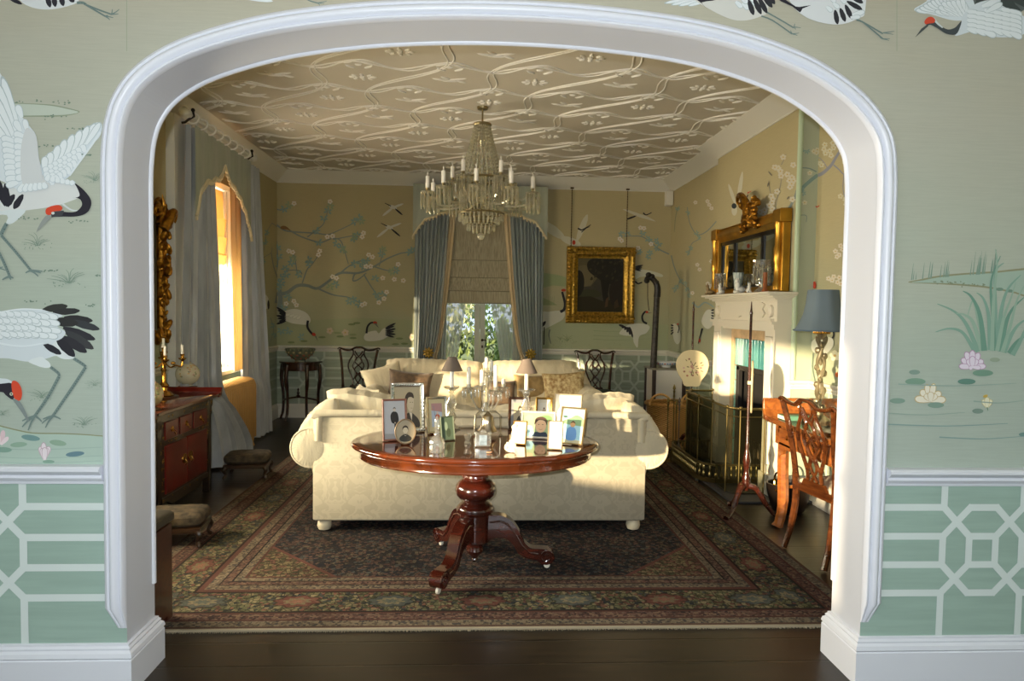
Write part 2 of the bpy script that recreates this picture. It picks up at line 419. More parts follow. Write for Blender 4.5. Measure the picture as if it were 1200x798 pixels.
# --- trellis painting
TC = [0, .119, .238, .357]; TP = 1.0
def trellis(P, u0, u1, z0, z1, centre, period, w=.03, c='#c8d6cf', rows=None):
    r = rows or [z0 + (z1 - z0) * t for t in (.29, .475, .66, .845)]     # bottom to top
    r4, r3, r2, r1 = r
    def seg(a, b):
        (ua, za), (ub, zb) = a, b
        if ua > ub: (ua, za), (ub, zb) = (ub, zb), (ua, za)
        if ub <= u0 or ua >= u1: return
        if ua < u0: za += (zb - za) * (u0 - ua) / (ub - ua); ua = u0
        if ub > u1: zb = za + (zb - za) * (u1 - ua) / (ub - ua); ub = u1
        d = math.hypot(ub - ua, zb - za) or 1; ex, ez = (ub - ua) / d * w * .3, (zb - za) / d * w * .3
        P.stroke([(max(u0, ua - ex), za - ez), (min(u1, ub + ex), zb + ez)], w, w, c); 
    n = int((u1 - u0) / period) + 3; base = centre - period * n
    for i in range(2 * n + 1):
        o = base + i * period - .1785
        if o > u1 + period or o + .36 < u0 - period: continue
        A, B_, C_, D = [o + t for t in TC]
        for s, t in ((A, B_), (D, C_)):
            seg((s, r1), (t, r2)); seg((s, r2), (t, r1)); seg((s, r3), (t, r4)); seg((s, r4), (t, r3))
            seg((s, r2), (s, r3)); seg((t, r2), (t, r3)); seg((s, r1), (s, z1)); seg((s, r4), (s, z0))
        for rr in r: seg((B_, rr), (C_, rr)); seg((D, rr), (o + period, rr))

# --- arched wall
outer = [(-1.503, .24), (-1.503, .36), (-1.503, .9), (-1.503, 1.5), (-1.503, 2.0), (-1.502, 2.14), (-1.497, 2.23), (-1.484, 2.325), (-1.452, 2.42), (-1.385, 2.517), (-1.276, 2.603), (-1.138, 2.67), (-.93, 2.738), (-.724, 2.783),
         (-.45, 2.821), (-.16, 2.842), (.13, 2.849), (.43, 2.842), (.72, 2.82), (.924, 2.793), (1.102, 2.755), (1.283, 2.70), (1.422, 2.64), (1.562, 2.553), (1.656, 2.466), (1.715, 2.38), (1.742, 2.30), (1.753, 2.2), (1.757, 2.1), (1.757, 1.9), (1.757, 1.5), (1.757, .9), (1.757, .36), (1.757, .24)]
OP = [(p.x, p.y) for p in crom([(a, b, 0) for a, b in outer], 6)]
def offs(pts, d):
    o = []; N = len(pts)
    for i in range(N):
        a = Vector(pts[max(i - 1, 0)]); b = Vector(pts[min(i + 1, N - 1)]); t = (b - a).normalized()
        o.append((pts[i][0] + t.y * d, pts[i][1] - t.x * d))
    return o
IN = offs(OP, .078)     # inner arris
wf = MB(); wf.use(M_SILK_F)
ZT = ZC + .1
for (yy, mt) in ((YF0, M_SILK_F), (YF1, M_SILK_B)):
    wf.use(mt); N = len(IN); iL = min(i for i in range(N) if IN[i][1] > 2.55); iR = max(i for i in range(N) if IN[i][1] > 2.55)
    zL = IN[iL][1]; zR = IN[iR][1]
    wf.add([(NX0, yy, 0), (IN[0][0], yy, 0), (IN[0][0], yy, IN[0][1]), (NX0, yy, IN[0][1])], [(0, 1, 2, 3)])
    wf.add([(IN[-1][0], yy, 0), (NX1, yy, 0), (NX1, yy, IN[-1][1]), (IN[-1][0], yy, IN[-1][1])], [(0, 1, 2, 3)])
    for i in range(iL): wf.add([(NX0, yy, IN[i][1]), (IN[i][0], yy, IN[i][1]), (IN[i + 1][0], yy, IN[i + 1][1]), (NX0, yy, IN[i + 1][1])], [(0, 1, 2, 3)])
    for i in range(iR, N - 1): wf.add([(IN[i][0], yy, IN[i][1]), (NX1, yy, IN[i][1]), (NX1, yy, IN[i + 1][1]), (IN[i + 1][0], yy, IN[i + 1][1])], [(0, 1, 2, 3)])
    for i in range(iL, iR): wf.add([(IN[i][0], yy, IN[i][1]), (IN[i + 1][0], yy, IN[i + 1][1]), (IN[i + 1][0], yy, ZT), (IN[i][0], yy, ZT)], [(0, 1, 2, 3)])
    wf.add([(NX0, yy, zL), (IN[iL][0], yy, zL), (IN[iL][0], yy, ZT), (NX0, yy, ZT)], [(0, 1, 2, 3)])
    wf.add([(IN[iR][0], yy, zR), (NX1, yy, zR), (NX1, yy, ZT), (IN[iR][0], yy, ZT)], [(0, 1, 2, 3)])
wf.use(mat('#cdd0d8', .5))
full = [(IN[0][0], 0)] + IN + [(IN[-1][0], 0)]
wf.rings([[(x, YF0, z), (x, YF1, z)] for x, z in full], close=False, caps=False)
# dado facing
FY = YF0 - .002
wf.use(M_DADO)
DR0, DR1, SK = .875, .945, .205
wf.add([(NX0, FY, .1), (IN[0][0], FY, .1), (IN[0][0], FY, DR0 + .03), (NX0, FY, DR0 + .03)], [(0, 1, 2, 3)])
wf.add([(IN[-1][0], FY, .1), (NX1, FY, .1), (NX1, FY, DR0 + .03), (IN[-1][0], FY, DR0 + .03)], [(0, 1, 2, 3)])
PD = Paint(wf, lambda u, v: Vector((u, FY, v)), (0, -1, 0)); PD.k = 8
rowsN = [.395, .52, .645, .772]
trellis(PD, NX0, -1.44, SK, DR0, -1.83 - .1785 - .0, 1.05, rows=rowsN, c='#d3dedb')
trellis(PD, 1.70, NX1, SK, DR0, 2.03 + .1785, 1.05, rows=rowsN, c='#d3dedb')

# arch moulding (architrave), back bead
prof = [(0, 0), (0, -.030), (.004, -.036), (.010, -.036), (.014, -.030), (.015, -.022), (.019, -.030), (.027, -.041), (.037, -.045), (.047, -.041), (.054, -.030), (.056, -.020), (.058, -.026), (.064, -.030), (.074, -.026), (.080, -.016), (.083, 0)]
am = MB(); rs = []
for i, (x, z) in enumerate(IN):
    a = Vector(IN[max(i - 1, 0)]); b = Vector(IN[min(i + 1, len(IN) - 1)]); t = (b - a).normalized(); n = Vector((-t.y, t.x))
    sc = 1 if z > .36 else max(.02, (z - .25) / .11)
    rs.append([Vector((x + n.x * (d * min(1, .35 + .65 * sc) if sc < 1 else d), YF0 + .001 + y * sc, z + n.y * d)) for d, y in prof])
am.rings([r for r, (x, z) in zip(rs, IN) if z > .262], close=False, caps=False)
bp = [(.012, .004), (-.006, .002), (-.011, -.004), (-.011, -.014), (-.006, -.02), (.0, -.022)]
rs = []
for i, (x, z) in enumerate(IN):
    a = Vector(IN[max(i - 1, 0)]); b = Vector(IN[min(i + 1, len(IN) - 1)]); t = (b - a).normalized(); n = Vector((-t.y, t.x))
    if z > .36: rs.append([Vector((x + n.x * d, YF1 + y, z + n.y * d)) for d, y in bp])
am.rings(rs, close=False, caps=False)
struct(am.build('trim_1', M_WHITE, angle=50))

# skirtings with plinth returns on the reveals (mitred)
def skirt_prof(h, t=.03): return [(0, 0), (t, 0), (t, h - .065), (t - .004, h - .06), (t + .002, h - .052), (t - .002, h - .035), (t - .012, h - .026), (t - .010, h - .018), (t - .018, h - .010), (t - .018, h - .003), (.006, h), (0, h)]
xl, xr = IN[0][0], IN[-1][0]
s = MB(); mould(s, [(NX0, YF0), (xl, YF0), (xl, YF1), (xl - .2, YF1)], skirt_prof(.205), side=-1); struct(s.build('baseboard_front_left', M_WHITE, angle=30))
s = MB(); mould(s, [(xr + .2, YF1), (xr, YF1), (xr, YF0), (NX1, YF0)], skirt_prof(.205), side=-1); struct(s.build('baseboard_front_right', M_WHITE, angle=30))
rail = [(0, -.012), (.010, -.008), (.012, .004), (.022, .008), (.030, .020), (.022, .030), (.034, .036), (.046, .050), (.046, .060), (.036, .068), (0, .07)]
def rail_prof(z): return [(d, z + h) for d, h in rail]
s = MB(); mould(s, [(NX0, YF0), (-1.507, YF0)], rail_prof(DR0), side=-1); struct(s.build('trim_2', M_WHITE, angle=30))
s = MB(); mould(s, [(1.762, YF0), (NX1, YF0)], rail_prof(DR0), side=-1); struct(s.build('trim_3', M_WHITE, angle=30))

# --- walls of the far room
def wall_open(mb, mapf, u0, u1, z0, z1, holes):
    """rectangle wall in (u,z) with rectangular holes [(u0,u1,z0,z1)] sorted by u"""
    def q(a, b, c, d):
        if b - a > 1e-4 and d - c > 1e-4: mb.add([mapf(a, c), mapf(b, c), mapf(b, d), mapf(a, d)], [(0, 1, 2, 3)])
    cur = u0
    for h in holes:
        q(cur, h[0], z0, z1); q(h[0], h[1], z0, h[2]); q(h[0], h[1], h[3], z1); cur = h[1]
    q(cur, u1, z0, z1)
def reveal(mb, mapf3, h, d0, d1):
    """lining of a hole; mapf3(u,z,depth)"""
    a, b, c, d = h
    for (p, q_) in (((a, c), (a, d)), ((a, d), (b, d)), ((b, d), (b, c)), ((b, c), (a, c))):
        mb.add([mapf3(*p, d0), mapf3(*q_, d0), mapf3(*q_, d1), mapf3(*p, d1)], [(0, 1, 2, 3)])
W2 = (6.86, 8.30, .86, 2.95); W1 = (3.3, 4.95, .98, 1.62); FD = (-.60, .66, .0, 2.85); W3 = (-3.0, .58, .93, 2.25)  # the two unseen windows have openings cropped to shape the sunbeams
DZ = .985
wl = MB(); fl = lambda u, z: Vector((XL, u, z))
wl.use(M_SILK_B); wall_open(wl, fl, YF1, YB, DZ, ZC, [W1, (W2[0], W2[1], DZ, W2[3])])
wl.use(M_DADO_B); wall_open(wl, fl, YF1, YB, 0, DZ, [(W2[0], W2[1], W2[2], DZ)])
wl.use(M_WHITE2)
for w in (W1, W2): reveal(wl, lambda u, z, d: Vector((XL - d, u, z)), w, 0, .32)
wl.use(M_PLAIN); wall_open(wl, lambda u, z: Vector((XL - .34, u, z)), YF1, YB + .3, -.1, ZC + .1, [W1, W2])
P = Paint(wl, lambda u, v: Vector((XL, u, v)), (1, 0, 0)); P.k = 6
trellis(P, W2[1] + .1, YB, .2, DZ, 9.35, .766, c='#b4c0b0'); trellis(P, 5.0, W2[0] - .1, .2, DZ, 5.6, .766, c='#b4c0b0')
wb = MB(); fb = lambda u, z: Vector((u, YB, z))
wb.use(M_SILK_B); wall_open(wb, fb, XL, RX, DZ, ZC, [(FD[0], FD[1], DZ, FD[3])])
wb.use(M_DADO_B); wall_open(wb, fb, XL, RX, 0, DZ, [(FD[0], FD[1], 0, DZ)])
wb.use(M_WHITE2); reveal(wb, lambda u, z, d: Vector((u, YB + d, z)), FD, 0, .25)
wb.use(M_PLAIN); wall_open(wb, lambda u, z: Vector((u, YB + .26, z)), XL - .34, RX + .3, -.1, ZC + .1, [FD])
P = Paint(wb, lambda u, v: Vector((u, YB, v)), (0, -1, 0)); P.k = 6
trellis(P, XL, FD[0] - .1, .2, DZ, -2.37, .766, c='#c3cdbd'); trellis(P, FD[1] + .1, XR, .2, DZ, 2.19, .766, c='#c3cdbd')
wr = MB()
FH = (6.11, 6.85, 0, 1.06)       # fireplace opening in the breast
def wallX(x, a, b, holes=()):
    f = lambda u, z: Vector((x, u, z))
    wr.use(M_SILK_B); wall_open(wr, f, a, b, DZ, ZC, [h for h in holes if 0]); wr.use(M_DADO_B); wall_open(wr, f, a, b, 0, DZ, holes)
wallX(RX, YF1, BY0); wallX(XR, BY1, YB)
wr.use(M_SILK_B); wall_open(wr, lambda u, z: Vector((BX, u, z)), BY0, BY1, 0, ZC, [FH])
wr.use(mat('#adb49a', .75)); wr.add([(BX, BY0 - .0, 0), (RX, BY0, 0), (RX, BY0, ZC), (BX, BY0, ZC)], [(0, 1, 2, 3)])
wr.use(M_SILK_B); wr.add([(BX, BY1, 0), (XR, BY1, 0), (XR, BY1, ZC), (BX, BY1, ZC)], [(0, 1, 2, 3)])
wr.use(mat('#16130f', .9)); reveal(wr, lambda u, z, d: Vector((BX + d, u, z)), FH, 0, .4); wr.add([(BX + .4, FH[0], 0), (BX + .4, FH[1], 0), (BX + .4, FH[1], FH[3]), (BX + .4, FH[0], FH[3])], [(0, 1, 2, 3)])
wr.use(M_PLAIN); wr.add([(RX + .28, YF1, -.1), (RX + .28, YB + .3, -.1), (RX + .28, YB + .3, ZC + .1), (RX + .28, YF1, ZC + .1)], [(0, 1, 2, 3)])
P = Paint(wr, lambda u, v: Vector((RX, u, v)), (-1, 0, 0)); P.k = 6
trellis(P, YF1, BY0, .2, DZ, 5.2, .766, c='#c3cdbd')
P = Paint(wr, lambda u, v: Vector((XR, u, v)), (-1, 0, 0)); P.k = 6
trellis(P, BY1, YB, .2, DZ, 9.4, .766, c='#c3cdbd')
# corner bead on the breast
wr.use(mat('#b3c4a4', .5)); wr.bar((BX, BY0, .98), (BX, BY0, 3.33), .022, 10)

# near room (behind and beside the camera)
nl = MB(); nl.use(M_SILK_F); wall_open(nl, lambda u, z: Vector((NX0, u, z)), NY0, YF0, 0, ZC, [W3])
nl.use(M_WHITE2); reveal(nl, lambda u, z, d: Vector((NX0 - d, u, z)), W3, 0, .12); struct(nl.build('wall_near_left', smooth=False))
nr = MB(); nr.use(M_SILK_F); nr.box((NX1, NY0, 0), (NX1 + .1, YF0, ZC)); struct(nr.build('wall_near_right', smooth=False))
nb = MB(); nb.use(M_SILK_F); nb.box((NX0, NY0 - .1, 0), (NX1, NY0, ZC)); struct(nb.build('wall_near_back', smooth=False))

# cornice, chair rail and skirting of the far room
loop = [(XL, YF1), (XL, YB), (XR, YB), (XR, BY1), (BX, BY1), (BX, BY0), (RX, BY0), (RX, YF1)]
cp = [(0, -.15), (.012, -.15), (.014, -.135), (.03, -.128), (.034, -.112), (.05, -.085), (.08, -.06), (.11, -.045), (.118, -.03), (.135, -.026), (.14, -.012), (.19, -.010), (.2, .0)]
s = MB(); mould(s, loop, [(d, ZC + h) for d, h in cp], side=-1, closed=True); struct(s.build('trim_4', M_WHITE2, angle=30))
s = MB(); rz = [(d * .8, 1.035 - .07 + h) for d, h in rail]
mould(s, [(XL, W2[1] + .09), (XL, YB), (FD[0] - .1, YB)], rz, side=-1)
mould(s, [(FD[1] + .1, YB), (XR, YB), (XR, BY1), (BX, BY1), (BX, 7.52)], rz, side=-1)
mould(s, [(BX, BY0 + .1), (BX, BY0), (RX, BY0), (RX, YF1)], rz, side=-1)
mould(s, [(XL, W1[1] + .09), (XL, W2[0] - .09)], rz, side=-1)
struct(s.build('trim_5', M_WHITE2, angle=30))
s = MB(); sp = skirt_prof(.2, .025)
mould(s, [(XL, YF1), (XL, YB), (FD[0] - .02, YB)], sp, side=-1); struct(s.build('baseboard_left', M_WHITE2, angle=30))
s = MB(); mould(s, [(FD[1] + .02, YB), (XR, YB), (XR, BY1), (BX, BY1), (BX, 7.52)], sp, side=-1)
mould(s, [(BX, BY0 + .1), (BX, BY0), (RX, BY0), (RX, YF1)], sp, side=-1); struct(s.build('baseboard_right', M_WHITE2, angle=30))
# small loudspeaker-like block in the corner of the back wall under the cornice
s = MB(); s.cbox((2.69, 9.78, 3.13), (2.79, 9.89, 3.345), .008); tag(s.build('corner_sensor', M_WHITE2, loc=(2.74, 9.84, 3.13)), 'small white box fixed high in the right back corner under the cornice', 'sensor')
# ================================================================== painted silk of the near wall
W_, RIM, BLK, DK, LEG, RED = '#dde4e6', '#b9c6cb', '#24232c', '#4a5450', '#6f827e', '#d4492c'
F = Paint(wf, lambda u, v: onY(u, v, YF0), (0, -1, 0), .00003)
def vrow(P, a, b, n, d0, d1, l0, l1, w, c=W_, e=RIM):
    """row of feathers rooted from a to b, direction d0..d1 (deg, y down), length l0..l1"""
    for i in range(n):
        t = i / max(1, n - 1); x = a[0] + (b[0] - a[0]) * t; y = a[1] + (b[1] - a[1]) * t
        an = R(d0 + (d1 - d0) * t); l = l0 + (l1 - l0) * t
        P.feather(x, y, x + math.cos(an) * l, y + math.sin(an) * l, w, c, e)
def leg(P, pts, w, feet=None, c=LEG):
    P.stroke(pts, w * 1.1, w, c, 3)
    for i in range(len(pts) - 1):                  # scale marks along the front of the leg
        (x0, y0), (x1, y1) = pts[i], pts[i + 1]; n = int(math.hypot(x1 - x0, y1 - y0) / (w * .9))
        for k in range(n):
            t = (k + .5) / n; P.ell(x0 + (x1 - x0) * t + w * .22, y0 + (y1 - y0) * t, w * .2, w * .13, '#38423f', 40, 6)
def foot(P, x, y, toes, w, c=LEG):
    for dx, dy in toes: P.stroke([(x, y), (x + dx * .6, y + dy * .5), (x + dx, y + dy)], w, w * .45, c, 3)
def tuft(P, x, y, s, c='#7d9182', n=9, seed=0):
    rnd = random.Random(seed + int(x * 7 + y))
    for i in range(n):
        a = R(-90 + (i - n / 2) * 15 + rnd.uniform(-6, 6)); l = s * rnd.uniform(.6, 1.1)
        P.stroke([(x + rnd.uniform(-2, 2), y), (x + math.cos(a) * l * .6, y + math.sin(a) * l * .6), (x + math.cos(a) * l * 1.1 + (3 if i > n / 2 else -3), y + math.sin(a) * l * .85)], s * .05, s * .02, c, 3)
    for i in range(n * 2):
        P.ell(x + rnd.uniform(-s, s), y + rnd.uniform(-.15, .25) * s, s * .05, s * .028, c, rnd.uniform(0, 90), 6)
def dots(P, x, y, wd, c='#6f8475', n=9, seed=0):
    rnd = random.Random(seed + int(x + y * 3))
    for i in range(n): P.ell(x + rnd.uniform(-wd, wd), y + rnd.gauss(0, wd * .08), rnd.uniform(.7, 1.7), .8, c, rnd.uniform(-30, 30), 6)
# silk drop seams
for x in (148.5, 1051): F.stroke([(x, -12), (x, 60)], .8, .8, '#98a08c')
# distant pool, upper left
F.poly([(-20, 134), (-20, 119), (30, 121), (60, 122.5), (80, 126.5), (94, 131), (80, 135.5), (60, 137), (30, 137), (-20, 138)], '#8f9a84', 3)
F.poly([(-20, 133), (-20, 121), (30, 122), (60, 124), (80, 128), (92, 131.5), (78, 134.3), (60, 135), (30, 135.4), (-20, 136)], '#b9c2b4', 3)
for x, y, w in ((30, 119.5, 22), (70, 120.5, 12), (65, 136.5, 14), (88, 151, 11), (52, 171, 12), (100, 182, 7), (35, 256, 13), (92, 259, 11), (60, 317, 10), (45, 353, 16), (105, 358, 8), (118, 323, 6)): dots(F, x, y, w)
for x, y, s in ((112, 212, 13), (45, 288, 17), (82, 332, 20), (50, 466, 15), (112, 452, 9), (100, 498, 14), (5, 486, 9)): tuft(F, x, y, s)
F.k = 5
# --- bird at the top left edge, only its belly and legs in view
F.poly([(18, -12), (24, 1), (33, 7), (45, 10.5), (57, 11.2), (70, 9.6), (83, 6.2), (91.5, 2), (90, -6), (60, -14)], '#d5dadb', 3)
F.leaf(8, -4, 26, 5, 5, BLK)
for a, b, c_, d in ((54, -8, 59, 8.8), (62, -8, 65, 8.2), (70, -8, 74.5, 7.2), (80, -5, 87, 2.5)): F.leaf(a, b, c_, d, 6.5, '#2a2a32', .6)
leg(F, [(90, 3.4), (97, 3.2), (101, 5.6)], 3.0); leg(F, [(101, 5.6), (117, 12), (131, 17)], 1.9); leg(F, [(101, 6), (113, 13), (123, 19)], 1.9)
foot(F, 131, 17, [(8, -.5), (1, -6), (9, -6)], 1.6); foot(F, 123, 19, [(6, 4.5), (10, 2), (4, -1)], 1.7)
F.k = 5
# --- large flying crane at the left edge
F.poly([(-20, 260), (-20, 225), (5, 215), (25, 205), (60, 205), (75, 210), (88, 214), (96, 228), (92, 232), (70, 240), (50, 244), (20, 248), (0, 252), (-20, 256)], '#d3d6d4', 4)
F.poly([(-20, 251), (10, 246), (30, 246), (22, 256), (14, 262), (7, 262), (8, 252)], '#cfd8d8', 3)
for (a, b, c_, d) in ((-8, 200, 2, 236), (-2, 210, 6, 242), (6, 215, 10, 243), (17, 228, 7, 242), (27, 228, 16, 245), (-12, 205, -6, 240)): F.leaf(a, b, c_, d, 8, BLK, .65)
# right hand wing
F.poly([(50, 205), (48, 192), (54, 182), (70, 172), (85, 160), (100, 150), (118, 143), (118, 158), (108, 170), (95, 188), (82, 206), (70, 212)], '#ccd7dc', 3)
prim = [(112, 145, 97, 172, 7.5), (118, 144, 101, 169, 7), (104, 148, 90, 177, 8), (95, 153, 83, 182, 8.5), (86, 158, 76, 186, 8.5), (77, 164, 68, 190, 8.5), (69, 171, 62, 193, 8.5), (60, 179, 57, 196, 8.5), (53, 184, 52, 200, 8)]
for a, b, c_, d, w in prim: F.feather(c_, d, a, b - 1, w, W_)
for r_, (n, a, b) in enumerate(((9, (98, 172), (53, 198)), (8, (93, 181), (54, 204)), (7, (87, 190), (56, 208)), (5, (80, 198), (60, 211)))):
    vrow(F, (a[0] + 2, a[1] + 6), (b[0] + 2, b[1] + 6), n, -118, -100, 9.5, 9, 7.6)
F.stroke([(118, 155), (108, 170), (95, 188), (82, 206)], 2.6, 2.2, '#d9e1e4')
# left hand wing, raised
F.poly([(-20, 70), (2, 88), (10, 105), (20, 128), (35, 148), (43, 160), (46, 185), (50, 212), (30, 225), (10, 215), (-20, 190)], '#d2dbdf', 3)
for a, b, c_, d, w in ((2.5, 89, 22, 150, 9), (-3, 96, 20, 160, 9), (-8, 108, 18, 163, 9), (-12, 122, 15, 168, 9), (-16, 135, 14, 172, 9)): F.feather(c_, d, a, b, w, W_)
vrow(F, (26, 138), (24, 170), 3, -110, -130, 16, 14, 8); vrow(F, (33, 155), (30, 170), 2, -105, -115, 16, 14, 7)
for k, (x0, y0, x1, y1, n) in enumerate(((16, 166, 16, 214, 9), (27, 160, 27, 206, 8))): vrow(F, (x0 + 2, y0), (x1 + 6, y1), n, 195, 165, 17 - k * 4, 15, 8.2)
F.poly([(33, 150), (43, 160), (46, 185), (50, 212), (34, 224), (26, 210), (25, 180), (28, 160)], '#ccd0d0', 4)
vrow(F, (28, 216), (52, 214), 6, 120, 75, 11, 8, 7); vrow(F, (58, 205), (84, 212), 6, 110, 60, 8, 6, 6.5)
# neck, head, bill
F.stroke([(74, 239), (84, 246), (92, 247)], 2.5, 1.2, '#cbd2d0')
F.poly([(88.5, 215), (97, 221), (105, 230), (108, 238), (105, 247), (98, 252), (88, 254), (75, 254), (62, 254), (62, 249), (70, 248), (86, 249), (93, 246), (97, 240), (95, 234), (89, 232), (86, 232.5), (94, 230), (92, 222)], '#22202a', 3)
F.poly([(59, 252), (54, 253.5), (48, 262), (43.5, 272.5), (52, 264), (60, 256)], '#8d938e', 2)
F.poly([(62, 248), (76, 247), (74, 253), (61, 255)], '#3c3e42'); F.poly([(55, 251), (55, 245), (62, 241.5), (70, 240.5), (74, 243.5), (72, 247), (64, 248), (60, 252)], '#cf4527', 3); F.ell(63, 250, 1.9, 1.6, '#c9cfca')
leg(F, [(9, 262), (4, 271), (2.5, 276)], 4.2); leg(F, [(2.5, 276), (20, 296), (38, 318)], 3.0); foot(F, 37, 317, [(12, 3), (9, 7), (-6, 3), (14, 1)], 2.6)
leg(F, [(-6, 285), (5, 306), (13, 325)], 3.2); foot(F, 12, 324, [(-8, 4), (2, 4), (5, 2)], 2.8); foot(F, -1, 314, [(6, -1), (9, 3)], 1.8)
F.k = 5
# --- crane bending to the pond, lower left
F.poly([(-20, 415), (-20, 372), (0, 368), (60, 385), (85, 410), (88, 418), (80, 421), (66, 417), (55, 420), (35, 424), (10, 420)], '#cdd6da', 4)
F.poly([(66, 398), (76, 405), (87, 417), (84, 420), (76, 421), (68, 418), (60, 410)], '#d5dcdc', 2)
F.poly([(33, 423), (42, 428), (52, 431), (59, 430), (58, 425), (53, 421), (48, 418)], '#d7dfdf', 3)
for a, b, c_, d, w, cc in ((50, 363, 79.5, 358.5, 9, '#31332f'), (62, 366, 94, 364, 8, '#2c2d2d'), (75, 372, 109, 376, 9, '#2a2a2c'), (82, 376, 117, 386, 9, '#34373a'), (60, 376, 92, 379, 11, '#2b2c2b'), (74, 384, 112, 398, 10, '#2a2a30'), (76, 388, 110, 409, 11, '#37393b'), (72, 394, 102, 413, 11, '#2a2a30'), (66, 396, 88, 418, 11, '#25252c'), (51, 403, 72, 415, 8, '#24242c')):
    F.leaf(a, b, c_, d, w, cc, .45)
F.poly([(-20, 402), (-20, 372), (0, 368), (20, 363), (45, 362), (60, 366), (74, 370), (62, 374), (60, 378), (71, 385), (77, 390), (70, 398), (50, 404), (25, 407), (0, 403)], '#cfd8dc', 3)
for j, (y, n, x0, x1) in enumerate(((372, 7, 56, 2), (380, 7, 58, 0), (388, 7, 60, -2), (395, 7, 56, -2))):
    for i in range(n):
        x = x0 + (x1 - x0) * i / (n - 1); l = 17 - i * 1.4
        yy = y - 3 + (.0012 * (x - 30) ** 2 * (1 if j > 1 else -.3)); F.feather(x - l * .4, yy - 1, x + l * .75, yy + 3 - (j - 1.5) * .6, 7.0, W_)
for j, (y, n) in enumerate(((369, 6), (377, 6), (385, 6), (393, 5))):
    for i in range(n): x = 36 - i * 8.5 + (j % 2) * 4; F.feather(x - 5, y - 3, x + 7, y + .5, 6.4, W_)
F.stroke([(-18, 398), (10, 404), (30, 405.5), (52, 402)], 2.4, 1.6, '#dbe3e6'); F.stroke([(-18, 370), (8, 364.5), (28, 362), (50, 363)], 1.6, 1.2, '#e0e7e9')
leg(F, [(87, 420), (98, 427), (101, 430)], 3.4); leg(F, [(101, 430), (84, 456), (62, 488)], 3.4); foot(F, 63, 487, [(-12, 4), (-13, 9), (-9, 14), (9, 4)], 2.6)
leg(F, [(60, 430), (69, 437), (70, 441)], 3.2); leg(F, [(70, 441), (57, 465), (41, 488)], 3.4); foot(F, 42, 487, [(-15, 6), (-15, 13), (-8, 17), (8, 7)], 2.8)
F.poly([(-20, 460), (-20, 440), (0, 443), (10, 444), (17, 449), (14, 452), (0, 451)], '#cfd9dc', 3)
F.poly([(-20, 464), (-20, 450), (2, 449.5), (15, 449), (18, 460), (16, 468), (8, 463), (2, 459)], '#25232d', 3)
F.poly([(15, 447), (20, 446.5), (25, 452), (27, 461), (25, 468.5), (20, 469), (17, 464), (15, 456)], '#d4492c', 3); F.ell(14.4, 461.5, 1.9, 1.9, '#cdd3bc'); F.ell(14.4, 461.5, 1, 1, '#20202a')
F.poly([(16, 467), (24, 470), (30, 480), (35, 492), (33, 493), (26, 482), (18, 471)], '#7f8a88', 2)
F.k = 5
# bank and pond with lotus
F.poly([(-20, 494), (0, 499), (20, 504), (40, 507.5), (70, 508), (95, 509), (121, 511), (121, 549), (-20, 549)], '#a9bdb1')
F.stroke([(-20, 494), (0, 499), (20, 504), (40, 507.5), (70, 508), (95, 509), (121, 511)], 1.6, 1.2, '#8a8e6d')
for y in (525, 535, 541): F.stroke([(-10, y), (40, y + 2), (119, y - 1)], .9, .9, '#9ab0a6')
for x, y, rx, ry, c_, r_ in ((36, 513, 11, 3.4, '#6f918f', 8), (22, 521, 10, 3, '#8ba794', -4), (4, 527, 10, 3.2, '#7f9f90', 2), (68, 519, 10, 3.4, '#8ba691', 8), (88, 532, 11, 3, '#64828c', -6), (57, 541, 7, 2, '#7d9c8c', 0)): F.ell(x, y, rx, ry, c_, r_, 20)
def lotus(P, x, y, s, c, e, n=7, y2=None):
    for rr, (m, sc) in enumerate(((n, 1), (n - 2, .82), (max(3, n - 4), .62))):
        for i in range(m):
            a = R(-90 + (i - (m - 1) / 2) * (140 / m)); l = s * sc * (1 - .12 * abs(i - (m - 1) / 2) / m)
            P._p([(x + (px * math.cos(a) - py * math.sin(a)), y + (px * math.sin(a) + py * math.cos(a)) * .75) for px, py in [(0, -s * .1), (l * .5, -s * .2), (l * .8, -s * .14), (l, 0), (l * .8, s * .14), (l * .5, s * .2), (0, s * .1)]], e)
            P._p([(x + (px * math.cos(a) - py * math.sin(a)), y + (px * math.sin(a) + py * math.cos(a)) * .75) for px, py in [(l * .15, -s * .06), (l * .5, -s * .15), (l * .8, -s * .1), (l * .95, 0), (l * .8, s * .1), (l * .5, s * .15), (l * .15, s * .06)]], c)
F._round(2, 521, 4, 504, 6, '#d8bfc4'); F._round(1, 521, 10, 512, 5, '#e3d3d6'); F._round(0, 521, -3, 508, 5, '#e3d3d6')
for a, b, c_, d, w in ((51, 536, 47, 523, 6), (53, 536, 58, 523, 6), (52, 537, 51, 518, 6), (52, 538, 49, 525, 6), (53, 538, 56, 525, 5), (52.5, 539, 52.5, 524, 6.5)): F.feather(a, b, c_, d, w, '#dfd5da', '#b9a2ac')
F.k = 5
